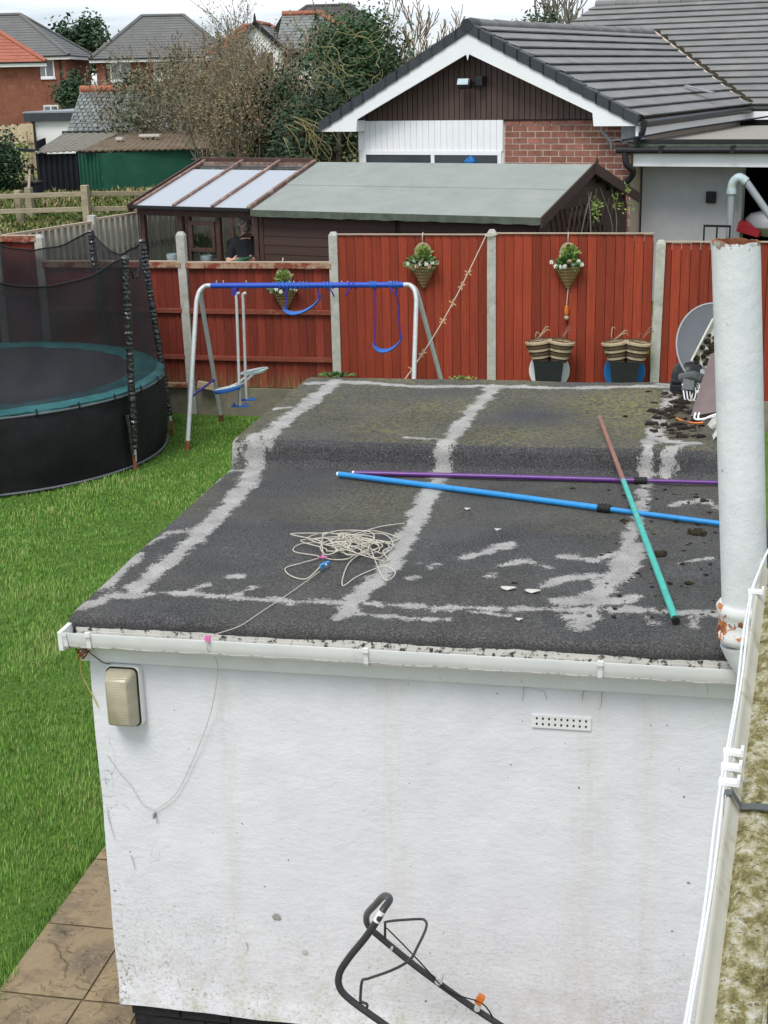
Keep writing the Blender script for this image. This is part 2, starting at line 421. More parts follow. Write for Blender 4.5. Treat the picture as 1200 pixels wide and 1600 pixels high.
def mat_ground():
    t = NT('lawn_soil')
    c = t.ramp(t.noise(5, 6, .7), [(.3, (.06, .11, .018)), (.7, (.11, .19, .03))])
    t.bump(t.noise(60, 4), .6, .02)
    MATS['lawn_soil'] = t.done(c, .95)
    t = NT('rough_grass')
    c = t.ramp(t.noise(1.3, 6, .75), [(.38, (.3, .23, .13)), (.52, (.12, .17, .04)), (.7, (.1, .18, .035))])
    t.bump(t.noise(20, 5), .8, .05)
    MATS['rough_grass'] = t.done(c, .95)
    t = NT('grass_blade')
    hue = t.attr('tone')
    c = t.ramp(hue, [(0, (.05, .13, .02)), (.45, (.12, .275, .036)), (.8, (.205, .39, .07)), (1, (.42, .4, .18))])
    t.b.inputs['Subsurface Weight'].default_value = 0
    MATS['grass_blade'] = t.done(c, .5, spec=.3)
    t = NT('paddock_blade')
    c = t.ramp(t.attr('tone'), [(0, (.05, .1, .02)), (.45, (.09, .15, .03)), (.6, (.2, .19, .07)), (.9, (.34, .27, .14)), (1, (.4, .33, .2))])
    MATS['paddock_blade'] = t.done(c, .7, spec=.2)
    t = NT('riven_slab')
    w1 = t.noise(3.2, 6, .65)
    c = t.ramp(w1, [(.32, (.085, .062, .04)), (.46, (.19, .13, .065)), (.56, (.31, .22, .115)), (.68, (.22, .175, .11)), (.78, (.12, .1, .08))])
    c = t.mix(t.ramp(t.noise(45, 4, .75), [(.52, 0), (.68, .7)]), c, (.35, .27, .155))
    oi = t.n('ShaderNodeObjectInfo')
    c = t.mix(t.math('MULTIPLY', oi.outputs['Random'], .3), c, (.13, .11, .08))
    mu = t.n('ShaderNodeTexNoise'); mu.inputs['Scale'].default_value = 4; mu.inputs['Detail'].default_value = 7
    t.l(t.coord(), mu.inputs['Vector'])
    t.bump(t.ramp(mu.outputs['Fac'], [(.4, 0), (.44, .5), (.52, .55), (.55, 1)]), .9, .02)
    MATS['riven_slab'] = t.done(c, t.ramp(w1, [(.35, .3), (.65, .75)]), spec=.5)
mat_ground()

def mat_lens():
    t = NT('ribbed_lens')
    xyz = t.n('ShaderNodeSeparateXYZ'); t.l(t.coord(), xyz.inputs[0])
    rib = t.math('SINE', t.math('MULTIPLY', xyz.outputs['X'], 900))
    rib2 = t.math('SINE', t.math('MULTIPLY', xyz.outputs['Z'], 900))
    c = t.ramp(t.noise(9, 4, .6), [(.3, (.5, .45, .3)), (.7, (.66, .62, .48))])
    t.bump(rib2, .25, .0015)
    t.b.inputs['Transmission Weight'].default_value = .35
    MATS['ribbed_lens'] = t.done(c, .25, spec=.5)
mat_lens()

# ------------------------------------------------------------------ mesh helpers
def root_of(o):
    while o.parent: o = o.parent
    return o

class MB:
    """collects shapes in world coordinates and links them as one mesh object"""
    def __init__(s, T=None):
        s.v, s.f, s.T = [], [], T
    def _p(s, pts):
        b = len(s.v)
        if s.T is not None: pts = [s.T @ Vector(q) for q in pts]
        s.v.extend([tuple(q) for q in pts])
        return b
    def poly(s, pts, faces):
        b = s._p(pts)
        s.f.extend([tuple(b + i for i in fc) for fc in faces])
        return s
    def box(s, lo, hi, rot=None, piv=None):
        (x0, y0, z0), (x1, y1, z1) = lo, hi
        P = [(x0, y0, z0), (x1, y0, z0), (x1, y1, z0), (x0, y1, z0), (x0, y0, z1), (x1, y0, z1), (x1, y1, z1), (x0, y1, z1)]
        if rot is not None:
            pv = Vector(piv if piv else ((x0 + x1) / 2, (y0 + y1) / 2, (z0 + z1) / 2))
            P = [pv + rot @ (Vector(q) - pv) for q in P]
        return s.poly(P, [(0, 3, 2, 1), (4, 5, 6, 7), (0, 1, 5, 4), (1, 2, 6, 5), (2, 3, 7, 6), (3, 0, 4, 7)])
    def beam(s, a, b, w, h, upv=(0, 0, 1)):
        a, b = Vector(a), Vector(b)
        d = (b - a).normalized(); u = Vector(upv)
        sd = d.cross(u)
        if sd.length < 1e-4: sd = d.cross(Vector((1, 0, 0)))
        sd.normalize(); u = sd.cross(d)
        P = []
        for q in (a, b):
            for i, j in ((-1, -1), (1, -1), (1, 1), (-1, 1)): P.append(q + sd * (i * w / 2) + u * (j * h / 2))
        return s.poly(P, [(3, 2, 1, 0), (4, 5, 6, 7), (0, 1, 5, 4), (1, 2, 6, 5), (2, 3, 7, 6), (3, 0, 4, 7)])
    def tube(s, path, r, n=8, cap=True):
        path = [Vector(q) for q in path]
        k = len(path)
        rs = r if hasattr(r, '__len__') else [r] * k
        pts = []; ref = None
        for i in range(k):
            d = (path[min(i + 1, k - 1)] - path[max(i - 1, 0)])
            if d.length < 1e-9: d = Vector((0, 0, 1))
            d.normalize()
            if ref is None:
                ref = Vector((0, 0, 1)) if abs(d.z) < .9 else Vector((1, 0, 0))
            a = d.cross(ref)
            if a.length < 1e-5: a = d.orthogonal()
            a.normalize(); ref2 = a.cross(d); ref = ref2
            for j in range(n):
                t = 2 * math.pi * j / n
                pts.append(path[i] + (a * math.cos(t) + ref2 * math.sin(t)) * rs[i])
        fc = []
        for i in range(k - 1):
            for j in range(n):
                fc.append((i * n + j, i * n + (j + 1) % n, (i + 1) * n + (j + 1) % n, (i + 1) * n + j))
        if cap: fc += [tuple(range(n - 1, -1, -1)), tuple((k - 1) * n + j for j in range(n))]
        return s.poly(pts, fc)
    def lathe(s, prof, c=(0, 0, 0), n=24, a0=0, a1=2 * math.pi, cap=False):
        c = Vector(c); full = abs(a1 - a0 - 2 * math.pi) < 1e-6
        m_ = n if full else n + 1
        pts = []
        for r, z in prof:
            for j in range(m_):
                t = a0 + (a1 - a0) * j / n
                pts.append((c.x + r * math.cos(t), c.y + r * math.sin(t), c.z + z))
        fc = []
        for i in range(len(prof) - 1):
            for j in range(n):
                fc.append((i * m_ + j, i * m_ + (j + 1) % m_, (i + 1) * m_ + (j + 1) % m_, (i + 1) * m_ + j))
        if cap: fc += [tuple(range(m_ - 1, -1, -1)), tuple((len(prof) - 1) * m_ + j for j in range(m_))]
        return s.poly(pts, fc)
    def blob(s, c, rad, seed=0, n=8, k=.3, flat=1.0):
        c = Vector(c); pts = []; fc = []; rows = max(4, n // 2 + 1)
        for i in range(rows + 1):
            ph = math.pi * i / rows
            for j in range(n):
                t = 2 * math.pi * j / n
                d = Vector((math.sin(ph) * math.cos(t), math.sin(ph) * math.sin(t), math.cos(ph) * flat))
                q = 1 + k * noise.noise(d * 1.7 + Vector((seed * 3.1, seed, 0)))
                pts.append(c + d * (rad * q))
        for i in range(rows):
            for j in range(n):
                fc.append((i * n + j, (i + 1) * n + j, (i + 1) * n + (j + 1) % n, i * n + (j + 1) % n))
        return s.poly(pts, fc)
    def prism(s, poly2, axis, a, b):
        """extrude a polygon: axis x -> poly in (y,z); y -> (x,z); z -> (x,y)"""
        def mk(p, t): return {'x': (t, p[0], p[1]), 'y': (p[0], t, p[1]), 'z': (p[0], p[1], t)}[axis]
        n = len(poly2)
        pts = [mk(q, a) for q in poly2] + [mk(q, b) for q in poly2]
        fc = [tuple(range(n)), tuple(range(2 * n - 1, n - 1, -1))] + [(i, n + i, n + (i + 1) % n, (i + 1) % n) for i in range(n)]
        return s.poly(pts, fc)
    def leaf(s, c, size, d1, d2):
        c = Vector(c)
        return s.poly([c - d1 * size, c + d2 * size * .45, c + d1 * size, c - d2 * size * .45], [(0, 1, 2, 3)])
    def build(s, name, mat, parent=None, smooth=False, at=None, bevel=0, fix=False):
        me = bpy.data.meshes.new(name)
        if parent is not None: org = root_of(parent).location
        elif at is not None: org = Vector(at)
        else: org = Vector((0, 0, 0))
        me.from_pydata([(q[0] - org[0], q[1] - org[1], q[2] - org[2]) for q in s.v], [], s.f)
        me.materials.append(MATS[mat] if isinstance(mat, str) else mat)
        if fix or bevel:
            bm = bmesh.new(); bm.from_mesh(me)
            bmesh.ops.recalc_face_normals(bm, faces=bm.faces)
            if bevel: bmesh.ops.bevel(bm, geom=list(bm.edges), offset=bevel, segments=2, affect='EDGES', profile=.6)
            bm.to_mesh(me); bm.free()
        if smooth:
            me.polygons.foreach_set('use_smooth', [True] * len(me.polygons))
            try: me.set_sharp_from_angle(angle=R(50))
            except Exception: pass
        o = bpy.data.objects.new(name, me)
        COL.objects.link(o)
        if parent is not None: o.parent = parent
        else: o.location = org
        return o

def tag(o, label, cat, group=None):
    o['label'] = label; o['category'] = cat
    if group: o['group'] = group
    return o
def struct(o): o['kind'] = 'structure'; return o
def stuff(o): o['kind'] = 'stuff'; return o
def thing(name, label, cat, loc, group=None):
    o = bpy.data.objects.new(name, None)
    o.empty_display_size = .1
    COL.objects.link(o); o.location = loc
    bpy.context.view_layer.update()
    return tag(o, label, cat, group)
def inst(me, name, parent, loc, scale=(1, 1, 1), rot=(0, 0, 0)):
    """another object on shared mesh data; loc in world coordinates"""
    o = bpy.data.objects.new(name, me); COL.objects.link(o)
    org = root_of(parent).location if parent is not None else Vector((0, 0, 0))
    o.parent = parent
    o.location = Vector(loc) - org; o.scale = scale; o.rotation_euler = rot
    return o
def unit_mesh(name, mb, mat):
    me = bpy.data.meshes.new(name); me.from_pydata(mb.v, [], mb.f); me.materials.append(MATS[mat])
    return me
def frame(origin, yaw):
    return Matrix.Translation(Vector(origin)) @ Matrix.Rotation(yaw, 4, 'Z')
def lerp(a, b, t): return Vector(a) * (1 - t) + Vector(b) * t
def smooth_path(pts, k=6):
    """Catmull-Rom through the points"""
    P = [Vector(q) for q in pts]; out = []
    for i in range(len(P) - 1):
        p0, p1, p2, p3 = P[max(i - 1, 0)], P[i], P[i + 1], P[min(i + 2, len(P) - 1)]
        for j in range(k):
            t = j / k
            out.append(.5 * ((2 * p1) + (p2 - p0) * t + (2 * p0 - 5 * p1 + 4 * p2 - p3) * t * t + (3 * p1 - p0 - 3 * p2 + p3) * t ** 3))
    out.append(P[-1])
    return out

# ================================================================== the setting: ground, path
FENCE_Y = lambda x: 11.55 - .0296 * (x + 3.536)
def terrain(x, y):
    if y < 11.78 and x < 30: return -.005
    z = .6 + .022 * min(max(y - 13, 0), 18)
    if x < -5.2: z += .28 * min(1, max(0, (-5.2 - x) / 4)) * min(1, max(0, (y - 14) / 6))
    z -= .6 * min(1, max(0, (y - 45) / 40))
    return z
def make_ground():
    xs = sorted(set([-900, -400, -200, -120, -80, -60] + list(np.arange(-45, 31, 1.5)) + [45, 70, 120, 250, 500, 900]))
    ys = sorted(set([-300, -100, -40, -15] + list(np.arange(-8, 11.4, 1.5)) + [11.74, 11.86] + list(np.arange(12.5, 60, 1.5)) + [65, 75, 85, 100, 120, 150, 200, 300, 500, 900, 1500]))
    v = []; f = []; mi = []
    for y in ys:
        for x in xs:
            zz = terrain(x, y) + (.03 * noise.noise((x * .4, y * .4, 0)) if y > 12 else 0)
            v.append((x, y, zz))
    nx = len(xs)
    for j in range(len(ys) - 1):
        for i in range(nx - 1):
            f.append((j * nx + i, j * nx + i + 1, (j + 1) * nx + i + 1, (j + 1) * nx + i))
            mi.append(0 if ys[j] < 11.8 else 1)
    me = bpy.data.meshes.new('ground'); me.from_pydata(v, [], f)
    me.materials.append(MATS['lawn_soil']); me.materials.append(MATS['rough_grass'])
    me.polygons.foreach_set('material_index', mi)
    me.polygons.foreach_set('use_smooth', [True] * len(f))
    o = bpy.data.objects.new('ground', me); COL.objects.link(o)
    return struct(o)
make_ground()

def slab(lo, hi, par, seed):
    x0, y0 = lo; x1, y1 = hi; g = .005
    mb = MB(); nx = max(3, int((x1 - x0) / .06)); ny = max(3, int((y1 - y0) / .06)); P = []; F = []
    for j in range(ny + 1):
        for i in range(nx + 1):
            x = x0 + g + (x1 - x0 - 2 * g) * i / nx; y = y0 + g + (y1 - y0 - 2 * g) * j / ny
            ed = 0 if 0 < i < nx and 0 < j < ny else .006
            wob = .006 * noise.noise((x * 5 + seed, y * 5, seed))
            P.append((x + (0 if 0 < i < nx else wob * .5), y + (0 if 0 < j < ny else wob * .5), .034 + .5 * wob - ed))
    for j in range(ny):
        for i in range(nx): F.append((j * (nx + 1) + i, j * (nx + 1) + i + 1, (j + 1) * (nx + 1) + i + 1, (j + 1) * (nx + 1) + i))
    mb.poly(P, F)
    mb.box((x0 + g + .004, y0 + g + .004, -.02), (x1 - g - .004, y1 - g - .004, .02))
    return mb.build('paving_slab', 'riven_slab', par, smooth=True)
path = struct(MB().box((-.665, -3.6, -.05), (.04, 4.0, .023)).box((.041, -3.6, -.05), (2.62, .02, .021)).build('path', 'joint_sand'))
for k, (y0, y1, cut) in enumerate([(-3.6, -3.0, -.3), (-3.0, -2.45, None), (-2.45, -1.85, -.26), (-1.85, -1.3, None), (-1.3, -.68, -.4), (-.68, -.12, -.26), (-.12, .17, -.26), (.17, .72, -.255), (.72, 1.32, None), (1.32, 1.9, None), (1.9, 2.5, -.3), (2.5, 3.1, None), (3.1, 4.0, None)]):
    if cut is None: slab((-.67, y0), (.02, y1), path, k)
    else:
        slab((-.67, y0), (cut, y1), path, k); slab((cut, y0), (.02, y1), path, k + .5)

for j in range(6):
    for i in range(4): slab((.025 + .645 * i, -3.6 + .6 * j), (.025 + .645 * (i + 1), -3.0 + .6 * j), path, 20 + j * 4 + i)

# ================================================================== the flat-roofed outbuilding
ob = thing('outbuilding', 'low white rendered outbuilding with flat black felt roof', 'outbuilding', (1.3, 0, 0))
def make_wall():
    mb = MB(); F = []; P = []
    # front as a lightly uneven sheet with a bell-cast drip at the foot
    nx, nz = 70, 44
    for j in range(nz + 1):
        for i in range(nx + 1):
            x = 2.75 * i / nx; z = .172 + 1.7 * j / nz
            d = .006 * noise.noise((x * 1.6, z * 1.6, 3)) + .0022 * noise.noise((x * 9, z * 9, 1))
            if j < 3: d -= (.016, .012, .005)[j]
            P.append((x + (.006 * noise.noise((z * 3, 7, 1)) if i == 0 else 0), d, z + (.006 * noise.noise((x * 4, 0, 5)) if j == 0 else 0)))
    for j in range(nz):
        for i in range(nx): F.append((j * (nx + 1) + i, j * (nx + 1) + i + 1, (j + 1) * (nx + 1) + i + 1, (j + 1) * (nx + 1) + i))
    mb.poly(P, F)
    # left flank joined to the sheet's own edge
    Q = []; G = []
    for j in range(nz + 1):
        a = P[j * (nx + 1)]
        Q += [a, (a[0] - .004, .03, a[2]), (-.002, 3.8, a[2])]
    for j in range(nz):
        for i in range(2): G.append((j * 3 + i + 1, j * 3 + i, (j + 1) * 3 + i, (j + 1) * 3 + i + 1))
    mb.poly(Q, G)
    mb.poly([(0, 3.8, .17), (2.75, 3.8, .17), (2.75, 3.8, 1.88), (0, 3.8, 1.88)], [(1, 0, 3, 2)])
    # underside of the drip
    mb.poly([P[i] for i in range(nx + 1)] + [(2.75 * i / nx, .06, .172) for i in range(nx + 1)], [(i + 1, i, nx + 1 + i, nx + 2 + i) for i in range(nx)])
    return mb.build('wall', 'painted_render', ob, smooth=True)
make_wall()
bk = MB().box((0, 0, 0), (.215, .1, .065))
bme = unit_mesh('brick', bk, 'black_paint')
for row in range(3):
    for i in range(-1, 13):
        x = .04 + i * .225 + (.11 if row % 2 else 0)
        if x < .0 or x > 2.6: continue
        inst(bme, 'brick', ob, (x, .03 + rng.uniform(-.002, .002), -.05 + row * .075))
MB().box((.045, .04, -.06), (2.7, .2, .171)).build('plinth', 'black_paint', ob)
MB().box((.05, .2, -.05), (.08, 3.75, .171)).build('plinth', 'black_paint', ob)

# fascia, gutter with its brackets
MB().box((-.025, -.026, 1.775), (2.72, -.004, 1.955)).build('fascia', 'white_plastic', ob, bevel=.003)
GX0, GX1 = -.055, 2.53
def gutter_profile(off=0.0, o2=0.0):
    return [(-.132 - off, 1.935), (-.132 - off, 1.925), (-.126 - off, 1.905), (-.122 - off, 1.88 - off), (-.105, 1.862 - off), (-.05, 1.858 - off), (-.034 + o2, 1.864 - off), (-.034 + o2, 1.893)]
def extrude_open(mb, prof, x0, x1, th=.003):
    n = len(prof); P = []
    for x in (x0, x1):
        for (y, z) in prof: P.append((x, y, z))
        for (y, z) in prof: P.append((x, y + (th if y < -.08 else (-th if y > -.04 else 0)), z + (th if z < 1.9 else 0)))
    N = 2 * n; F = []
    for i in range(n - 1):
        F.append((i, i + 1, N + i + 1, N + i)); F.append((n + i + 1, n + i, N + n + i, N + n + i + 1))
    F += [(0, N, N + n, n), (n - 1, 2 * n - 1, N + 2 * n - 1, N + n - 1)]
    mb.poly(P, F)
gm = MB(); extrude_open(gm, gutter_profile(), GX0, GX1)
gut = gm.build('gutter', 'white_plastic', ob, smooth=True, fix=True)
MB().prism([(-.133, 1.86), (-.136, 1.938), (-.026, 1.938), (-.026, 1.853), (-.105, 1.855)], 'x', GX0 - .006, GX0 + .012).build('end_cap', 'white_plastic', gut, bevel=.002)
cm = MB(); extrude_open(cm, gutter_profile(.004), GX0 - .004, GX0 + .03); cm.build('end_collar', 'white_plastic', gut, fix=True)
for x in (.062, 1.157, 2.019):
    bm_ = MB(); extrude_open(bm_, gutter_profile(.005), x - .009, x + .009, .004)
    bm_.box((x - .011, -.14, 1.925), (x + .011, -.128, 1.942))
    bm_.build('gutter_bracket', 'white_plastic', gut, fix=True)
MB().box((2.36, -.033, 1.79), (2.4, -.027, 1.86)).build('fascia_joint', 'white_plastic', ob)
# silt lying in the gutter, and the soffit strip behind
def silt_strip(mb, x0, x1, y0, y1, z, n, amp, seed):
    P = []; F = []
    for i in range(n + 1):
        x = x0 + (x1 - x0) * i / n
        for k in range(4):
            y = y0 + (y1 - y0) * k / 3
            P.append((x, y, z + amp * noise.noise((x * 14 + seed, y * 30, seed))))
    for i in range(n):
        for k in range(3): F.append((i * 4 + k, (i + 1) * 4 + k, (i + 1) * 4 + k + 1, i * 4 + k + 1))
    mb.poly(P, F)
sm = MB(); silt_strip(sm, GX0 + .01, GX1, -.124, -.035, 1.878, 150, .006, 2)
sm.build('gutter_silt', 'gutter_inside', gut, smooth=True)
em = MB().box((-.03, -.033, 1.85), (2.62, -.0265, 1.905)).box((-.03, -.0305, 1.905), (2.62, -.0265, 1.94)); em.build('eaves_strip', 'gutter_inside', ob)

# air brick: plate with two rows of nine square holes
def air_brick():
    x0, x1, z0, z1 = 1.765, 1.984, 1.603, 1.655
    mb = MB(); cols = [x0 + .006 + (x1 - x0 - .012) * i / 9 for i in range(10)]
    mb.box((x0, -.007, z0), (x1, .01, z0 + .009)); mb.box((x0, -.007, z1 - .009), (x1, .01, z1)); mb.box((x0, -.0068, (z0 + z1) / 2 - .006), (x1, .01, (z0 + z1) / 2 + .006))
    for i, c in enumerate(cols):
        mb.box((c - .0078, -.0065, z0 + .002), (c + .0078, .009, z1 - .002))
    a = mb.build('air_brick', 'white_render', ob)
    MB().box((x0 + .004, -.004, z0 + .004), (x1 - .004, .012, z1 - .004)).build('air_brick_backing', 'dark_void', a)  # near-black backing stands in for the shade inside the holes
air_brick()

# felt roof with its step, laps and worn paint
PROF = [(-.03, 1.918), (-.036, 1.945), (-.026, 1.963), (-.005, 1.973), (.05, 1.979), (.5, 1.981), (2.12, 1.984), (2.155, 1.99), (2.172, 2.015), (2.182, 2.09), (2.2, 2.12), (2.24, 2.131), (2.4, 2.126), (3.78, 2.124), (3.85, 2.118), (3.88, 2.07), (3.885, 1.9)]
SEAM_L = [(0.135, -.05), (.12, .5), (.12, 1.2), (.1, 2.0), (.11, 2.3), (.12, 3.0), (.13, 3.85)]
def roof_strokes():
    LZ, UZ = 1.98, 2.12
    S = []
    def lo(pts, hw): S.append(([tuple(q[:2]) for q in pts], hw))
    # left lap
    lo([(0.122, 0.187, 1.980), (0.131, 0.543, 1.980), (0.150, 0.962, 1.980), (0.154, 1.341, 1.980), (0.128, 1.808, 1.980), (0.057, 2.254, 1.980)], .055)
    lo([(0.057, 2.254, 1.980), (0.072, 2.290, 2.050), (0.117, 2.244, 2.120)], .034)
    lo([(0.117, 2.244, 2.120), (0.123, 2.676, 2.120), (0.140, 3.087, 2.120), (0.155, 3.484, 2.120), (0.150, 3.714, 2.120)], .058)
    # middle lap
    lo([(1.023, 0.081, 1.970), (1.044, 0.275, 1.980), (1.096, 0.695, 1.980), (1.101, 1.111, 1.980), (1.094, 1.648, 1.980), (1.090, 2.265, 1.980)], .052)
    lo([(1.090, 2.265, 1.980), (1.109, 2.266, 2.120)], .042)
    lo([(1.109, 2.266, 2.120), (1.119, 2.669, 2.120), (1.148, 3.150, 2.120), (1.192, 3.634, 2.120)], .052)
    # right lap
    lo([(1.929, 0.081, 1.970), (1.977, 0.296, 1.980), (2.045, 0.754, 1.980), (2.086, 1.143, 1.980), (2.124, 1.686, 1.980), (2.141, 2.198, 1.980), (2.159, 2.640, 2.000), (2.179, 2.380, 2.120)], .04)
    lo([(2.179, 2.380, 2.120), (2.200, 2.884, 2.120), (2.254, 3.602, 2.120)], .045)
    # lap along the gutter edge
    lo([(-0.027, 0.048, 1.970), (0.097, 0.147, 1.980), (0.252, 0.242, 1.980), (0.637, 0.220, 1.980), (1.006, 0.213, 1.980), (1.312, 0.219, 1.980)], .028)
    lo([(1.312, 0.219, 1.980), (1.659, 0.252, 1.980), (1.978, 0.282, 1.980), (2.244, 0.298, 1.980), (2.459, 0.280, 1.980)], .034)
    lo([(1.081, 0.101, 1.960), (1.282, 0.102, 1.960), (1.431, 0.102, 1.960)], .016)
    lo([(1.861, 0.203, 1.970), (1.982, 0.200, 1.970)], .03)
    # verge edge patches
    lo([(-0.059, 0.055, 1.960), (0.010, 0.089, 1.970), (0.070, 0.180, 1.980)], .05)
    lo([(-0.025, 0.281, 1.980), (-0.034, 0.521, 1.980), (-0.031, 0.667, 1.980)], .03)
    lo([(-0.046, 0.844, 1.980), (-0.010, 0.999, 1.980), (0.179, 1.062, 1.980)], .028)
    lo([(-0.064, 1.509, 1.980), (-0.074, 1.905, 1.980), (-0.057, 2.109, 1.980)], .022)
    lo([(-0.073, 2.069, 1.980), (0.105, 2.089, 1.980)], .024)
    lo([(-0.044, 2.182, 2.110), (0.142, 2.204, 2.120)], .02)
    lo([(-0.042, 2.222, 2.100), (-0.063, 2.166, 2.000)], .012)
    lo([(-0.007, 2.904, 2.120), (0.164, 3.038, 2.120)], .03)
    lo([(0.097, 2.720, 2.120), (0.161, 2.823, 2.120)], .035)
    # back edge
    lo([(0.030, 3.625, 2.120), (0.253, 3.683, 2.120), (0.660, 3.586, 2.120), (1.130, 3.647, 2.120), (1.487, 3.623, 2.120), (1.910, 3.680, 2.120), (2.291, 3.714, 2.120)], .05)
    lo([(2.215, 3.782, 2.120), (2.299, 3.606, 2.120)], .06)
    # odd patches
    lo([(0.874, 2.292, 2.100), (0.990, 2.279, 2.110), (1.098, 2.292, 2.120)], .022)
    lo([(0.320, 0.809, 1.980), (0.362, 0.824, 1.980)], .014)
    lo([(0.461, 0.464, 1.980), (0.490, 0.460, 1.980)], .012)
    lo([(0.349, 0.278, 1.980), (0.382, 0.344, 1.980)], .028)
    lo([(0.545, 0.259, 1.980), (0.589, 0.341, 1.980)], .03)
    lo([(1.391, 0.817, 1.980), (1.477, 0.906, 1.980), (1.574, 1.033, 1.980)], .034)
    lo([(1.566, 0.740, 1.980), (1.653, 0.809, 1.980), (1.768, 0.733, 1.980)], .026)
    lo([(1.536, 0.607, 1.980), (1.543, 0.632, 1.980)], .018)
    lo([(1.274, 0.685, 1.980), (1.274, 0.718, 1.980)], .018)
    lo([(1.212, 0.726, 1.980), (1.213, 0.735, 1.980)], .012)
    lo([(1.810, 0.888, 1.980), (1.947, 0.856, 1.980), (2.063, 0.990, 1.980)], .036)
    lo([(1.772, 0.522, 1.980), (1.855, 0.633, 1.980), (2.009, 0.670, 1.980)], .032)
    lo([(1.969, 0.437, 1.980), (2.071, 0.757, 1.980), (2.129, 1.060, 1.980)], .06)
    lo([(1.825, 0.346, 1.980), (1.998, 0.369, 1.980), (2.108, 0.420, 1.980)], .045)
    lo([(1.207, 0.524, 1.980), (1.230, 0.543, 1.980)], .012)
    lo([(2.293, 0.868, 1.980), (2.426, 0.952, 1.980)], .014)
    lo([(1.504, 0.196, 1.980), (1.644, 0.168, 1.980)], .02)
    lo([(2.226, 2.341, 2.080), (2.370, 2.334, 2.120)], .034)
    lo([(2.231, 2.172, 1.990), (2.343, 2.308, 1.990)], .04)
    lo([(2.279, 1.705, 1.980), (2.415, 1.807, 1.980), (2.466, 1.675, 1.980)], .026)
    lo([(2.340, 0.249, 1.970), (2.352, 0.158, 1.950)], .014)
    lo([(2.174, 0.226, 1.970), (2.194, 0.168, 1.950)], .02)
    return S
def seg_dist(px, py, a, b):
    ax, ay = a; bx, by = b
    dx, dy = bx - ax, by - ay; l2 = dx * dx + dy * dy + 1e-12
    t = np.clip(((px - ax) * dx + (py - ay) * dy) / l2, 0, 1)
    return np.hypot(px - ax - t * dx, py - ay - t * dy)
def make_roof():
    x0, x1 = -.058, 2.66
    nx = 272
    ys = []; zs = []
    for (ya, za), (yb, zb) in zip(PROF[:-1], PROF[1:]):
        n = max(1, int(math.hypot(yb - ya, zb - za) / .0105))
        for k in range(n): ys.append(ya + (yb - ya) * k / n); zs.append(za + (zb - za) * k / n)
    ys.append(PROF[-1][0]); zs.append(PROF[-1][1])
    ys = np.array(ys); zs = np.array(zs)
    ker = np.array([1, 2, 3, 2, 1.]) / 9
    zs2 = .75 * zs + .25 * np.convolve(np.pad(zs, 2, 'edge'), ker, 'valid')
    xs = np.linspace(x0, x1, nx + 1)
    Xg, Yg = np.meshgrid(xs, ys)
    Zg = np.repeat(zs2[:, None], nx + 1, 1)
    und = np.zeros_like(Xg)
    for j in range(0, Xg.shape[0]):
        for i in range(0, nx + 1):
            und[j, i] = noise.noise((Xg[j, i] * 2.1, Yg[j, i] * 2.1, 0)) * .006 + noise.noise((Xg[j, i] * 9, Yg[j, i] * 9, 4)) * .0022
    Zg += und
    # ragged felt hem at the gutter, rounded verge on the left
    hem = np.array([noise.noise((x * 3, 1, 9)) * .006 + noise.noise((x * 22, 4, 9)) * .004 for x in xs])
    frontw = np.clip((-.015 - Yg) / .015, 0, 1)
    Zg += hem[None, :] * frontw
    edge = np.clip((x0 + .05 - Xg) / .05, 0, 1)
    Zg -= edge ** 3 * .016
    # small lap ridges
    for sx in (1.09, 2.13):
        Zg += .003 * np.exp(-((Xg - sx) / .05) ** 2)
    paint = np.full(Xg.shape, -1.0)
    for pts, hw in roof_strokes():
        for a, b in zip(pts[:-1], pts[1:]):
            paint = np.maximum(paint, hw - seg_dist(Xg, Yg, a, b))
    paint = np.clip(paint, -.2, .2)
    moss = np.zeros_like(Xg)
    for j in range(Xg.shape[0]):
        y = ys[j]
        b = 0.0 if 2.15 < y < 2.21 else .85 if y > 2.2 else (.3 if y > 1.2 else .1)
        moss[j] = b * (.6 + 1.1 * np.array([noise.noise((x * 1.7, y * 1.7, 11)) for x in xs]))
    n_y = len(ys)
    V = np.stack([Xg, Yg, Zg], -1).reshape(-1, 3)
    idx = np.arange(n_y * (nx + 1)).reshape(n_y, nx + 1)
    F = np.stack([idx[:-1, :-1], idx[:-1, 1:], idx[1:, 1:], idx[1:, :-1]], -1).reshape(-1, 4)
    # left skirt
    base = len(V)
    sk = V[idx[:, 0]].copy(); sk[:, 2] -= .09; sk[:, 0] -= .004
    V = np.vstack([V, sk])
    si = base + np.arange(n_y)
    F = np.vstack([F, np.stack([idx[1:, 0], si[1:], si[:-1], idx[:-1, 0]], -1)])
    V = V - np.array(ob.location)
    me = bpy.data.meshes.new('roof'); me.from_pydata(V.tolist(), [], F.tolist())
    me.materials.append(MATS['felt_roof'])
    me.polygons.foreach_set('use_smooth', [True] * len(F))
    for nm, arr in (('paint', paint), ('moss', moss)):
        at = me.attributes.new(nm, 'FLOAT', 'POINT')
        vals = np.concatenate([arr.reshape(-1), arr[:, 0]]).astype(np.float32)
        at.data.foreach_set('value', vals)
    o = bpy.data.objects.new('roof', me); COL.objects.link(o); o.parent = ob
    MB().box((-.02, .0, 1.85), (2.7, 3.85, 1.935)).build('roof_deck', 'shed_brown', ob)
    return o
roof = make_roof()
def roof_z(y):
    for (ya, za), (yb, zb) in zip(PROF[:-1], PROF[1:]):
        if ya <= y <= yb: return za + (zb - za) * (y - ya) / (yb - ya + 1e-9)
    return 1.98
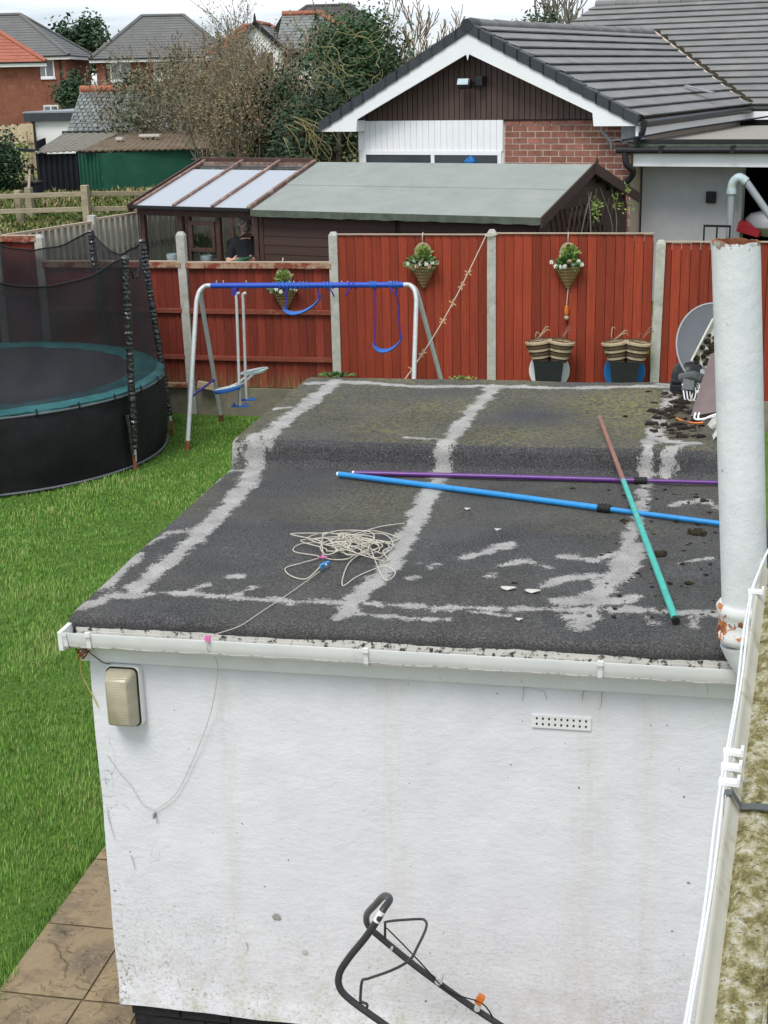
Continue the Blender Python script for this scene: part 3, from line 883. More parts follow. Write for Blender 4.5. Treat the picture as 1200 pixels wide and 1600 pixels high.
# whitened mortar flashing where the roof meets the house
fm = MB(); P = []; F = []
n = 26
for i in range(n + 1):
    y = 2.42 + .95 * i / n
    w = .14 + .05 * noise.noise((y * 6, 0, 3)) - .1 * max(0, (i - 18) / 8)
    for k, (dx, dz) in enumerate([(0, 0), (.03, .05), (.09, .085), (.2, .1)]):
        P.append((2.6 - w + dx, y, 2.118 + dz * (1 + .2 * noise.noise((y * 5, k * .4, 2)))))
for i in range(n):
    for k in range(3): F.append((i * 4 + k, i * 4 + k + 1, (i + 1) * 4 + k + 1, (i + 1) * 4 + k))
fm.poly(P, F); fm.build('mortar_flashing', simple('flashing_white', (.5, .49, .45), .9, .25, 14, bump=.5, bscale=40, dirt=((.09, .075, .05), .5, .62, 10)), ob, smooth=True)

# bulkhead lamp on the wall
bl = thing('bulkhead_light', 'yellowed ribbed glass bulkhead light on white wall below gutter', 'light', (.15, -.03, 1.5))
def rrect(cx, cz, w, h, r, n=5):
    out = []
    for sx, sz, a in ((1, 1, 0), (-1, 1, 90), (-1, -1, 180), (1, -1, 270)):
        for k in range(n + 1):
            t = R(a + 90 * k / n); out.append((cx + sx * (w / 2 - r) + r * math.cos(t), cz + sz * (h / 2 - r) + r * math.sin(t)))
    return out
def loft_y(mb, rings, close=True):
    n = len(rings[0][1]); P = []; F = []
    for y, rg in rings: P += [(a, y, b) for a, b in rg]
    for i in range(len(rings) - 1):
        for j in range(n): F.append((i * n + j, i * n + (j + 1) % n, (i + 1) * n + (j + 1) % n, (i + 1) * n + j))
    if close: F.append(tuple(range((len(rings) - 1) * n, len(rings) * n)))
    mb.poly(P, F)
cx, cz = .152, 1.637
mb = MB(); loft_y(mb, [(0.0, rrect(cx, cz, .142, .262, .022)), (-.03, rrect(cx, cz, .14, .26, .022)), (-.034, rrect(cx, cz, .134, .254, .02))])
mb.build('base', 'white_plastic', bl, smooth=True, fix=True)
mb = MB(); loft_y(mb, [(-.034, rrect(cx - .002, cz, .13, .25, .022)), (-.042, rrect(cx - .002, cz, .13, .25, .022))])
mb.build('gasket', 'rubber', bl, fix=True)
mb = MB(); loft_y(mb, [(-.042, rrect(cx - .002, cz, .122, .242, .02)), (-.06, rrect(cx - .003, cz, .119, .238, .02)), (-.095, rrect(cx - .006, cz - .004, .092, .195, .012)), (-.1, rrect(cx - .006, cz - .004, .084, .186, .01))])
ln = mb.build('lens', 'ribbed_lens', bl, smooth=True, fix=True)
MB().lathe([(.001, -.05), (.024, -.045), (.03, -.02), (.03, .02), (.02, .05), (.001, .055)], (cx, -.045, cz - .02), 14).build('lamp', 'disc_white', bl, smooth=True)

# two extending poles and a bamboo cane
def pole(name, label, a, b, r, mat, sleeve_at, ridge=None):
    a, b = Vector(a), Vector(b)
    t = thing(name, label, 'pole', lerp(a, b, .5))
    mid = lerp(a, b, sleeve_at)
    MB().tube([a, lerp(a, mid, .25) + Vector((0, .004, 0)), lerp(a, mid, .6) + Vector((0, .006, 0)), mid], r, 12).build('outer_tube', mat, t, smooth=True)
    MB().tube([mid, lerp(mid, b, .5), b], r * .82, 12).build('inner_tube', mat, t, smooth=True)
    d = (b - a).normalized()
    cl = MB().tube([mid - d * .035, mid - d * .033, mid + d * .028, mid + d * .03], [r * 1.1, r * 1.45, r * 1.45, r * 1.1], 12).build('clamp', 'rubber', t, smooth=True)
    for k in range(3):
        q = mid + d * (-.02 + .018 * k)
        MB().tube([q, q + d * .005], r * 1.6, 12).build('grip_ring', 'rubber', cl)
    MB().tube([a - d * .012, a], [r * .7, r], 12).build('end_plug', 'white_plastic', t)
    return t
pole('extending_pole', 'purple extending pole lying on the felt roof behind the blue one', (.646, 2.03, 2.0), (2.64, 2.046, 2.004), .0125, 'pole_purple', .735)
pole('extending_pole', 'light blue extending pole lying slantwise on the felt roof', (.575, 1.985, 2.003), (2.62, 1.33, 2.002), .0145, 'pole_blue', .675)
ca = thing('cane', 'faded green and brown cane lying across both extending poles', 'cane', (2.03, 1.9, 2.05))
A, B = Vector((1.869, 2.702, 2.166)), Vector((2.28, .175, 1.998))
MB().tube([lerp(A, B, .4), lerp(A, B, .6), lerp(A, B, .8), B], [.0125, .0135, .014, .0145], 10).build('green_end', 'pole_teal', ca, smooth=True)
MB().tube([A, lerp(A, B, .2), lerp(A, B, .41)], [.0115, .012, .012], 10).build('brown_end', 'pole_brown', ca, smooth=True)
MB().tube([B, B + (B - A).normalized() * .02], .0155, 10).build('end_cap', 'rubber', ca)

# tangled washing line with its tail over the gutter
def coil():
    r_ = random.Random(5); pts = []
    c = Vector((.885, .86, 0)); th = 0
    for k in range(130):
        th += r_.uniform(.35, 1.0)
        rad = .075 + .045 * math.sin(k * .37) + r_.uniform(-.045, .045)
        ex = 1.35 if k % 29 else 2.3
        x = c.x + rad * ex * math.cos(th) + .02 * math.sin(k * .11)
        y = c.y + rad * 1.25 * math.sin(th) + .05 * math.sin(k * .07)
        z = 1.99 + .004 * (k % 9) + .01 * max(0, 1 - rad / .12) * r_.random() * 3
        pts.append((x, y, z))
    for q in [(1.107, 0.483, 1.990), (1.137, 0.580, 1.985), (1.074, 0.652, 1.985), (0.991, 0.521, 1.985), (0.951, 0.398, 1.985), (0.920, 0.659, 1.990), (0.964, 0.850, 2.000), (0.894, 0.976, 2.000), (0.943, 1.165, 1.990), (1.052, 1.253, 1.985), (0.953, 1.119, 2.005), (0.797, 0.888, 2.010), (0.652, 0.885, 1.990), (0.646, 0.792, 1.985), (0.778, 0.725, 1.990), (0.716, 0.633, 1.990), (0.664, 0.574, 1.985), (0.713, 0.484, 1.985), (0.787, 0.462, 1.985), (0.826, 0.589, 2.010)]: pts.append(q)
    tail = [(0.826, 0.526, 1.995), (0.766, 0.284, 1.990), (0.705, 0.074, 1.985), (0.647, -0.039, 1.965), (.555, -.1, 1.945), (.55, -.138, 1.94), (.545, -.135, 1.9), (0.555, -0.060, 1.804), (0.507, -0.030, 1.597), (0.422, -0.015, 1.389), (0.328, -0.012, 1.208), (0.234, -0.010, 1.124)]
    t = thing('washing_line', 'tangled coil of off-white washing line lying on the felt roof', 'rope', (.88, .86, 1.985))
    MB().tube(smooth_path(pts, 5), .0026, 6).build('coil', 'rope_white', t, smooth=True)
    MB().tube(smooth_path(tail, 6), .0016, 6).build('tail', 'rope_white', t, smooth=True)
    MB().tube(smooth_path([(0.234, -0.010, 1.124), (0.178, -0.010, 1.151), (0.137, -0.008, 1.225), (0.087, -0.008, 1.288), (0.045, -0.006, 1.355)], 5), .0013, 5).build('loose_end', 'rope_white', t)
    k = MB()
    for i in range(3): k.tube([(.545 + .006 * (i - 1), -.14, 1.94 - .004 * i), (.55 + .008 * (i - 1), -.132, 1.957)], .005, 6)
    k.build('pink_knot', 'pink_tie', t)
    k = MB()
    for i in range(4): q = Vector((0.815, 0.625, 2.020)); k.tube([q, q + Vector((.018 * math.cos(i * 1.9), .018 * math.sin(i * 1.9), .008))], .004, 5)
    k.build('pink_knot', 'pink_tie', t)
coil()
pg = thing('clothes_peg', 'bright blue plastic clothes peg caught in the tangled line', 'peg', (0.825, 0.614, 1.990))
q = Vector((0.832, 0.586, 2.000))
for s_ in (-1, 1):
    MB().beam(q + Vector((-.012, -.028, .004 + s_ * .006)), q + Vector((.012, .03, .006 + s_ * .003)), .014, .005).build('jaw', 'pole_blue', pg, bevel=.001)
MB().tube([q + Vector((-.01, 0, .006)), q + Vector((.012, -.004, .006))], .005, 8).build('spring', 'steel', pg)
hk = MB().box((.225, -.018, 1.09), (.232, .0, 1.11)).box((.2255, -.024, 1.0895), (.2315, -.016, 1.104)); tag(hk.build('wall_hook', 'lead_grey', at=(.228, -.01, 1.09)), 'small metal hook in white wall holding the washing line', 'hook')
# old string tied round the gutter end
st = thing('string', 'knotted yellow and brown string hanging from the left gutter end', 'string', (0, -.06, 1.82))
MB().tube(smooth_path([(.0, -.1, 1.83), (.02, -.08, 1.85), (-.02, -.06, 1.83), (.0, -.05, 1.8), (.03, -.07, 1.84), (-.01, -.09, 1.81), (.01, -.04, 1.83), (-.03, -.05, 1.84), (.02, -.09, 1.82), (0, -.06, 1.8)], 5), .0035, 5).build('knot', 'rust', st)
MB().tube(smooth_path([(0, -.06, 1.81), (-.02, -.04, 1.77), (-.028, -.02, 1.71), (-.012, -.012, 1.66), (.004, -.01, 1.62), (.022, -.008, 1.57)], 5), .0025, 5).build('tail', 'string_yellow', st)
MB().tube(smooth_path([(.01, -.06, 1.83), (.05, -.07, 1.845), (.085, -.05, 1.86)], 5), .003, 5).build('loose_end', 'bark', st)
MB().tube(smooth_path([(.02, -.05, 1.83), (.04, -.035, 1.8), (.07, -.03, 1.775), (.1, -.03, 1.77)], 5), .002, 5).build('loose_end', 'bark', st)
# hairline cracks opened in the painted render
for pts in ([(1.675, 0.000, 1.821), (1.716, 0.000, 1.792), (1.733, 0.000, 1.767), (1.726, 0.000, 1.706)], [(1.733, 0.000, 1.767), (1.779, 0.000, 1.760), (1.810, 0.000, 1.751), (1.818, 0.000, 1.720)], [(2.039, 0.000, 1.797), (2.023, 0.000, 1.760), (2.022, 0.000, 1.723), (2.011, 0.000, 1.691)], [(0.007, 0.000, 1.134), (0.051, 0.000, 1.126), (0.085, 0.000, 1.141), (0.120, 0.000, 1.120)], [(0.024, 0.000, 1.112), (0.028, 0.000, 1.053), (0.036, 0.000, 1.018), (0.046, 0.000, 0.966)], [(0.219, 0.000, 0.934), (0.259, 0.000, 0.949), (0.283, 0.000, 0.969)], [(0.111, 0.000, 0.903), (0.119, 0.000, 0.864), (0.122, 0.000, 0.834)], [(1.961, 0.000, 1.787), (1.953, 0.000, 1.750), (1.951, 0.000, 1.724)], [(0.586, 0.000, 0.540), (0.592, 0.000, 0.510), (0.579, 0.000, 0.478)]):
    cq = MB(); sp_ = smooth_path(pts, 5); PP = []
    for i_, q_ in enumerate(sp_):
        w_ = .0011 * (1 - .7 * i_ / len(sp_)) + .0004; j_ = .003 * noise.noise((q_.x * 90, q_.z * 90, 1)); yy = -.0085
        PP += [(q_.x - w_ + j_, yy, q_.z), (q_.x + w_ + j_, yy, q_.z + .0006)]
    cq.poly(PP, [(2 * i_, 2 * i_ + 1, 2 * i_ + 3, 2 * i_ + 2) for i_ in range(len(sp_) - 1)]); cq.build('crack', 'lead_grey', ob)
# places where the render has blown
for (c, s_, lb) in (((0.722, -0.004, 0.670), .02, 'small grey hole broken in the white render'), ((0.836, -0.006, 0.516), .014, 'flap of loose white paint low on the wall')):
    mbx = MB().blob((c[0], c[1] + .004, c[2]), s_, 3, 8, .6, 1.0)
    mbx.v = [(a, -.005 + (b - c[1]) * .06, z_ * .7 + c[2] * .3) for a, b, z_ in mbx.v]
    mbx.build('render_patch', 'mortar_grey' if 'hole' in lb else 'paint_flake', ob)

# ------------------------------------------------------------------ house eave on the right: gutter full of silt, slates
EA, EB = Vector((2.219, -3.6, 0)), Vector((2.54, -.3, 0))
ed = (EB - EA).normalized(); eo = Vector((ed.y, -ed.x, 0))
def epos(y, u, z):
    t = (y - EA.y) / ed.y
    q = EA + ed * t + eo * u; return Vector((q.x, q.y, z))
hs = thing('house_eave', 'slate eave with cream gutter full of yellow silt beside white wall', 'house', (2.7, -1.2, 0))
def estrip(mb, prof, y0, y1, n, wob=0, seed=0):
    P = []; F = []; k = len(prof)
    for i in range(n + 1):
        y = y0 + (y1 - y0) * i / n
        for j, (u, z) in enumerate(prof):
            w = wob * noise.noise((y * 9 + seed, j * 2.62, seed)) + wob * .6 * noise.noise((y * 31 + seed, j * 5.3, seed))
            P.append(epos(y, u + w, z + w * .8))
    for i in range(n):
        for j in range(k - 1): F.append((i * k + j, i * k + j + 1, (i + 1) * k + j + 1, (i + 1) * k + j))
    mb.poly(P, F)
mb = MB(); estrip(mb, [(.03, 2.3), (.008, 2.32), (0, 2.35), (0, 2.418), (.003, 2.423), (.008, 2.42), (.012, 2.41), (.03, 2.378), (.05, 2.35), (.15, 2.35)], -3.6, -.32, 40)
hg = mb.build('gutter', 'cream_plastic', hs, smooth=True, fix=True)
mb = MB(); estrip(mb, [(.022, 2.372), (.045, 2.387), (.07, 2.39), (.095, 2.386), (.13, 2.39)], -3.6, -.33, 240, .008, 3)
stuff(mb.build('silt', 'gutter_silt', hg, smooth=True))
for (px_y) in (-1.97,):
    mb = MB(); estrip(mb, [(-.004, 2.32), (-.004, 2.426), (.012, 2.428), (.034, 2.395), (.06, 2.4), (.12, 2.403)], px_y - .014, px_y + .014, 3)
    mb.build('gutter_union', 'receiver_grey', hg, fix=True)
for i in range(13):
    y = -3.6 + i * .255
    mb = MB(); estrip(mb, [(.118, 2.42), (.118, 2.428), (.5, 2.65), (.5, 2.64)], y + .003, y + .25, 1, .001, i)
    mb.build('slate', 'slate_eave', hs)
mb = MB(); estrip(mb, [(.11, 2.408), (.118, 2.417), (.122, 2.408)], -3.6, -.33, 60, .004, 8); mb.build('mortar_bead', 'gutter_silt', hs)
mb = MB(); mb.box((0, 0, 0), (.01, .01, .01)); 
mb = MB(); estrip(mb, [(.1, -.05), (.1, 2.34), (.6, 2.34)], -3.6, -.4, 4); mb.build('wall', 'white_render', hs)
cb = thing('cable_run', 'pair of white cables clipped along the cream gutter', 'cable', epos(-1.2, 0, 2.42))
for k, dz in ((0, 0), (1, .009)):
    pts = [epos(-3.6 + .21 * i, -.006 - .007 * k + .003 * math.sin(i * 1.3 + k) + (.0 if i < 15 else .004 * (i - 14)), 2.42 + dz * .4) for i in range(15)]
    pts += [epos(-.55, .004, 2.45), epos(-.42, .03, 2.49), epos(-.3, .07, 2.54)]
    MB().tube(smooth_path(pts, 3), .0036, 6).build('cable', 'upvc_white', cb, smooth=True)
for y in (-1.925, -1.85, -1.774, -.666):
    mb = MB()
    for u0, u1, z0, z1 in ((-.02, .026, 2.424, 2.432), (-.0205, -.013, 2.41, 2.4245), (.02, .0265, 2.4315, 2.442)):
        P = [epos(y + dy, u, z) for dy in (-.013, .013) for (u, z) in ((u0, z0), (u1, z0), (u1, z1), (u0, z1))]
        mb.poly(P, [(0, 1, 2, 3), (7, 6, 5, 4), (0, 4, 5, 1), (1, 5, 6, 2), (2, 6, 7, 3), (3, 7, 4, 0)])
    mb.build('clip', 'upvc_white', cb)

# old flue pipe with its socket
fp = thing('flue_pipe', 'thick white flaking flue pipe with broken top and rusty collar', 'pipe', (2.5, -.15, 1.95))
TOP, BOT = Vector((2.417, -.15, 3.443)), Vector((2.51, -.15, 2.17))
n = 40; P = []; F = []
for i in range(21):
    t = i / 20
    for j in range(n):
        a = 2 * math.pi * j / n
        c = lerp(BOT, TOP, t); rr = .0775 + .0006 * noise.noise((math.cos(a) * 3, math.sin(a) * 3, t * 20))
        dz = 0 if i < 20 else (-.01 + .01 * noise.noise((math.cos(a) * 2.2, math.sin(a) * 2.2, 5)) + .004 * noise.noise((a * 6, 2, 5)))
        P.append((c.x + rr * math.cos(a), c.y + rr * math.sin(a), c.z + dz))
for i in range(20):
    for j in range(n): F.append((i * n + j, i * n + (j + 1) % n, (i + 1) * n + (j + 1) % n, (i + 1) * n + j))
mb = MB(); mb.poly(P, F); mb.build('shaft', 'flaking_white_paint', fp, smooth=True)
inner = []
for i in (20, 16, 10):
    for j in range(n):
        q = Vector(P[i * n + j]); c = lerp(BOT, TOP, i / 20); c.z = q.z
        inner.append(c + (q - c) * .87)
mb = MB(); mb.poly([P[20 * n + j] for j in range(n)] + inner, [(j, (j + 1) % n, n + (j + 1) % n, n + j) for j in range(n)] + [(n + i * n + j, n + i * n + (j + 1) % n, n + (i + 1) * n + (j + 1) % n, n + (i + 1) * n + j) for i in range(2) for j in range(n)])
mb.build('bore', 'rust', fp, smooth=True)
mb = MB(); mb.lathe([(.076, .03), (.088, .035), (.098, .02), (.096, .0), (.088, -.012), (.088, -.055), (.094, -.07), (.097, -.085), (.09, -.102), (.08, -.11)], (2.51, -.15, 2.165), 36)
mb.build('collar', 'collar_paint', fp, smooth=True)
mb = MB(); mb.tube([(2.512, -.15, 2.06), (2.525, -.15, 2.02), (2.55, -.15, 1.96), (2.59, -.15, 1.9), (2.66, -.15, 1.85)], [.084, .078, .066, .055, .05], 24)
mb.build('elbow', 'flaking_white_paint', fp, smooth=True)
mb = MB().blob((2.562, -.2, 2.31), .022, 4, 8, .5); mb.v = [(a, b, 2.31 + (c - 2.31) * 1.9) for a, b, c in mb.v]
mb.build('rust_scab', 'rust', fp)

# ------------------------------------------------------------------ lawn mower: only its folded handle rises into view
mw = thing('lawn_mower', 'lawn mower by white wall with grey tubular handle and wire lever', 'lawn mower', (1.9, -.75, 0))
far_arm = [(1.186, -0.300, 0.855), (1.210, -0.300, 0.833), (1.332, -0.300, 0.730), (1.460, -0.300, 0.634), (1.590, -0.300, 0.543), (1.726, -0.300, 0.456)]
near_arm = [(1.312, -0.780, 1.213), (1.270, -0.780, 1.143), (1.211, -0.780, 1.058), (1.175, -0.780, 0.989), (1.177, -0.780, 0.930), (1.222, -0.780, 0.881), (1.329, -0.780, 0.804), (1.441, -0.780, 0.724)]
top = [(1.335, -0.760, 1.253), (1.344, -0.700, 1.253), (1.307, -0.620, 1.212), (1.245, -0.500, 1.091), (1.195, -0.400, 0.988), (1.176, -0.330, 0.905)]
fa_end, na_end = Vector(far_arm[-1]), Vector(near_arm[-1])
fd = (Vector(far_arm[-1]) - Vector(far_arm[2])).normalized()
far_low = [fa_end + fd * .2, fa_end + fd * .45]; near_low = [na_end + fd * .2, na_end + fd * .5]
hb = smooth_path(list(reversed(far_low)) + list(reversed(far_arm)) + list(reversed(top)) + near_arm + near_low, 5)
hbar = MB().tube(hb, .0125, 12).build('handlebar', 'mower_tube', mw, smooth=True)
lev = [(1.264, -0.780, 0.844), (1.269, -0.770, 0.869), (1.251, -0.770, 0.877), (1.245, -0.770, 0.887), (1.251, -0.760, 0.956), (1.270, -0.750, 0.961), (1.345, -0.700, 0.969), (1.394, -0.620, 0.961), (1.410, -0.550, 0.969), (1.420, -0.420, 0.964), (1.405, -0.360, 0.956), (1.366, -0.330, 0.938), (1.253, -0.310, 0.903), (1.243, -0.310, 0.885), (1.239, -0.300, 0.799)]
MB().tube(smooth_path(lev, 4), .0052, 8).build('brake_lever', 'mower_tube', mw, smooth=True)
MB().tube(smooth_path([(1.250, -0.320, 0.881), (1.317, -0.340, 0.829), (1.375, -0.330, 0.756), (1.484, -0.325, 0.634), (1.610, -0.320, 0.592), (1.653, -0.310, 0.524)], 4), .0028, 6).build('brake_cable', 'rubber', mw)
c_ = Vector((1.448, -0.315, 0.669)); MB().tube([c_ + Vector((0, -.012, 0)), c_ + Vector((0, .03, 0))], .015, 10).build('bolt', 'steel', mw)
c_ = Vector((1.267, -0.315, 0.790)); MB().tube([c_ + Vector((0, -.006, 0)), c_ + Vector((0, .02, 0))], .006, 8).build('bolt', 'steel', mw)
c_ = Vector((1.595, -0.318, 0.566)); MB().tube([c_ + Vector((0, -.01, 0)), c_ + Vector((0, .03, 0))], .012, 8).build('bolt', 'steel', mw)
c_ = Vector((1.604, -0.310, 0.598)); MB().box(c_ - Vector((.014, .012, .018)), c_ + Vector((.014, .012, .02)), Matrix.Rotation(.5, 3, 'Y')).build('cable_clip', 'orange_plastic', mw, bevel=.003)
a_, b_ = Vector((1.331, -0.770, 1.249)), Vector((1.312, -0.780, 1.213))
MB().tube([a_, lerp(a_, b_, .5), b_], .0131, 12).build('sticker', 'sticker_white', hbar, smooth=True)
db = (Vector(far_low[-1]) + Vector(near_low[-1])) / 2
dx, dy = db.x + .18, db.y
mb = MB(); mb.lathe([(.02, .3), (.12, .29), (.15, .24), (.22, .22), (.25, .17), (.26, .09), (.255, .08)], (dx, dy, 0), 24)
mb.build('deck', 'orange_plastic', mw, smooth=True)
mb = MB(); mb.lathe([(.02, .42), (.1, .4), (.12, .34), (.12, .28)], (dx, dy, 0), 20); mb.build('engine', 'mower_tube', mw, smooth=True)
for sx in (-.2, .22):
    for sy in (-.24, .24):
        mb = MB(Matrix.Translation((dx + sx, dy + sy, .085)) @ Matrix.Rotation(R(90), 4, 'X'))
        mb.lathe([(.02, -.02), (.08, -.02), (.085, 0), (.08, .02), (.02, .02)], (0, 0, 0), 18); mb.build('wheel', 'rubber', mw, smooth=True)
for e_ in (far_low[-1], near_low[-1]):
    MB().beam(e_, (dx - .1, e_[1] * .5 + dy * .5, .2), .02, .02).build('handle_bracket', 'mower_tube', mw)

# ================================================================== lawn grass
def make_grass(name, xr, yr, dens, hgt, wid, keep, zf, mat, lean=.6, tone=(.55, .22), ground_tone=None):
    xs, ys = [], []
    area = (xr[1] - xr[0]) * (yr[1] - yr[0]); nmax = int(area * dens(xr[0], yr[0], True))
    X = nr.uniform(*xr, nmax); Y = nr.uniform(*yr, nmax)
    dn = dens(X, Y, False); mx = dens(0, 0, True)
    ok = (nr.uniform(0, 1, nmax) < dn / mx) & keep(X, Y)
    X, Y = X[ok], Y[ok]; n = len(X)
    dist = np.hypot(X - 2.2, Y + 4.9)
    patch = np.array([.9 * noise.noise((a * .5, b * .5, 6)) + .8 * noise.noise((a * 1.6, b * 1.6, 0)) + .6 * noise.noise((a * 6, b * 6, 2)) for a, b in zip(X, Y)])
    h = hgt * np.clip(1 + .75 * patch, .4, 2.4) * np.where(np.abs(X + .68) < .07, 1.7, 1.0) * nr.uniform(.55, 1.25, n)
    w = wid * nr.uniform(.7, 1.3, n) * (1 + np.clip(dist - 7, 0, 9) * .14)
    th = nr.uniform(0, 2 * np.pi, n) + 2.5 * np.array([noise.noise((a * 2, b * 2, 8)) for a, b in zip(X, Y)])
    ln = lean * nr.uniform(.2, 1.1, n)
    Zb = zf(X, Y)
    dxv, dyv = np.cos(th), np.sin(th); sx, sy = -dyv, dxv
    V = np.zeros((n, 5, 3)); 
    for k, (t, ww) in enumerate([(0, 1), (0, -1), (.55, .8), (.55, -.8), (1, 0)]):
        bend = ln * h * t * t
        V[:, k, 0] = X + dxv * bend + sx * w * ww * .5
        V[:, k, 1] = Y + dyv * bend + sy * w * ww * .5
        V[:, k, 2] = Zb + h * t * np.sqrt(np.clip(1 - (ln * t * .55) ** 2, .2, 1)) - (.004 if t == 0 else 0)
    base = np.arange(n)[:, None] * 5
    me = bpy.data.meshes.new(name)
    me.vertices.add(n * 5); me.vertices.foreach_set('co', V.reshape(-1))
    loops = np.concatenate([base + [0, 1, 3, 2], base + [2, 3, 4]], 1).reshape(-1)
    me.loops.add(len(loops)); me.loops.foreach_set('vertex_index', loops.astype(np.int32))
    st = np.stack([np.arange(n) * 7, np.arange(n) * 7 + 4], 1).reshape(-1)
    me.polygons.add(2 * n); me.polygons.foreach_set('loop_start', st.astype(np.int32))
    try: me.polygons.foreach_set('loop_total', np.tile([4, 3], n).astype(np.int32))
    except Exception: pass
    me.update(calc_edges=True); me.validate()
    at = me.attributes.new('tone', 'FLOAT', 'POINT')
    tn = np.clip(tone[0] + tone[1] * nr.normal(0, 1, n) + .42 * patch, 0, 1)
    tn = np.where(nr.uniform(0, 1, n) < .007, 1.0, np.minimum(tn, .92))
    at.data.foreach_set('value', np.repeat(tn, 5).astype(np.float32))
    me.materials.append(MATS[mat])
    o = bpy.data.objects.new(name, me); COL.objects.link(o)
    return stuff(o)
def lawn_keep(X, Y):
    wob = .035 * np.sin(Y * 9) + .02 * np.sin(Y * 23)
    out = (X < -.655 + wob) | (Y > 4.0)
    left = X > -2.3 - (Y + 1.5) * .33 - np.clip(Y - 5, 0, 9) * .12       # beyond the left edge of the picture
    hid = (X > -1.6 + .1 * (Y - 6)) & (Y > 6.5)                          # behind the outbuilding
    tramp = np.hypot(X + 5.33, Y - 9.5) < 1.75
    return out & left & ~tramp & ~((X > .0) & (Y < 4)) & ~((X > .6) & (Y > 4)) & ~(hid & (X > -.3))
def lawn_dens(X, Y, mx):
    if mx: return 8000.
    d = np.hypot(X - 2.2, Y + 4.9)
    return 8000. * np.clip(7.0 / d, 0, 1) ** 1.5
g1 = make_grass('lawn_grass', (-6.5, .6), (-.8, 11.45), lawn_dens, .036, .0036, lawn_keep, lambda X, Y: np.full_like(X, -.005), 'grass_blade')
g1['label'] = 'lush green lawn grass beside the outbuilding'
g1['category'] = 'grass'

# ================================================================== red fence: concrete posts, gravel boards, panels
PX = [-3.536 + 1.8724 * i for i in range(-3, 6)]
post_lab = ['beyond the trampoline at far left', 'at the left edge behind the trampoline net', 'seen through the trampoline net', 'behind the left legs of the swing', 'between low panel and first tall red panel', 'with washing line tied to its top', 'between the tall panels and the satellite dish', 'hidden right of the flue pipe', 'at far right']
ptop = [2.2, 2.22, 2.2, 2.235, 2.235, 2.265, 2.15, 2.15, 2.15]
for i, x in enumerate(PX):
    if i in (0, 8): continue
    y = FENCE_Y(x); z = ptop[i]; w = .052
    mb = MB(); lean = [0, .0, .0, -.01, 0, 0, .015, 0, 0][i]
    rings = [(0, 1), (z - .04, 1), (z, .55)]
    P = []; F = []
    for zz, s_ in rings:
        for a, b in ((-1, -1), (1, -1), (1, 1), (-1, 1)): P.append((x + lean * zz + a * w * s_ + .004 * noise.noise((i * 3, zz * 2, a)), y + b * w * s_ * .9, zz))
    for k in range(2):
        for j in range(4): F.append((k * 4 + j, k * 4 + (j + 1) % 4, (k + 1) * 4 + (j + 1) % 4, (k + 1) * 4 + j))
    F.append((8, 9, 10, 11)); mb.poly(P, F)
    tag(mb.build('concrete_post', 'concrete', at=(x, y, 0), bevel=.006), 'pale concrete fence post ' + post_lab[i], 'post', 'concrete posts of the red fence')
gb_lab = {1: 'behind the trampoline at far left', 2: 'behind the trampoline', 3: 'under the low red panel behind the swing', 4: 'under the first tall red panel', 5: 'under the tall panel with the planters', 6: 'behind the satellite dish'}
feather = MB().poly([(0, 0, 0), (1, .35, 0), (1, 1, 0), (0, 1, 0), (0, 0, 1), (1, .35, 1), (1, 1, 1), (0, 1, 1)], [(0, 3, 2, 1), (4, 5, 6, 7), (0, 1, 5, 4), (1, 2, 6, 5), (2, 3, 7, 6), (3, 0, 4, 7)])
fb_r = unit_mesh('board', feather, 'fence_red'); fb_l = unit_mesh('board', feather, 'fence_red_left')
def panel(i, z0, z1, style, label):
    xa, xb = PX[i] + .05, PX[i + 1] - .05
    yc = FENCE_Y((xa + xb) / 2); sl = -.0296
    ya = lambda x: FENCE_Y(x)
    t = thing('fence_panel', label, 'fence panel', ((xa + xb) / 2, yc, z0), 'red fence panels')
    n = 17; w = (xb - xa) / n
    for k in range(n):
        x = xa + k * w; y = ya(x)
        top = z1 + (.0 if style == 'flush' else -.05) + rng.uniform(-.006, .006)
        inst(fb_r if style == 'flush' else fb_l, 'board', t, (x, y - .012, z0 + rng.uniform(0, .008)), (w - .006, .032, top - z0 - .008), (0, 0, math.atan(sl) + rng.uniform(-.004, .004)))
    MB().beam((xa, ya(xa) + .028, (z0 + z1 - .07) / 2), (xb, ya(xb) + .028, (z0 + z1 - .07) / 2), .012, z1 - z0 - .09).build('gap_backing', 'gap_dark', t)  # added dark sheet, gives shade lines in the gaps between boards
    if style == 'flush':
        MB().beam((xa, ya(xa) - .008, z1 + .012), (xb, ya(xb) - .008, z1 + .012), .04, .014).build('capping', 'cap_pale', t, bevel=.002)
        for zz in (z0 + .2, (z0 + z1) / 2, z1 - .2):
            MB().beam((xa, ya(xa) + .056, zz), (xb, ya(xb) + .056, zz), .04, .06).build('rail', 'rail_red', t)
    else:
        MB().beam((xa - .02, ya(xa) - .03, z1 - .022), (xb + .02, ya(xb) - .03, z1 - .012), .055, .062).build('top_rail', 'rail_worn', t, bevel=.004)
        MB().beam((xa - .02, ya(xa) - .012, z1 + .018), (xb + .02, ya(xb) - .012, z1 + .028), .07, .012).build('capping', 'cap_pale', t, bevel=.002)
        h = z1 - z0
        for zz in (z0 + h * .62, z0 + h * .24):
            MB().beam((xa, ya(xa) - .032, zz), (xb, ya(xb) - .032, zz + .006), .04, .055).build('rail', 'rail_red', t, bevel=.004)
    return t
panel(1, .35, 2.16, 'rails', 'dark red fence panel at far left behind trampoline net')
panel(2, .35, 1.855, 'rails', 'low red fence panel between trampoline net poles')
panel(3, .35, 1.855, 'rails', 'low red fence panel with worn top rail behind the swing')
panel(4, .36, 2.195, 'flush', 'tall red fence panel behind the right swing seat')
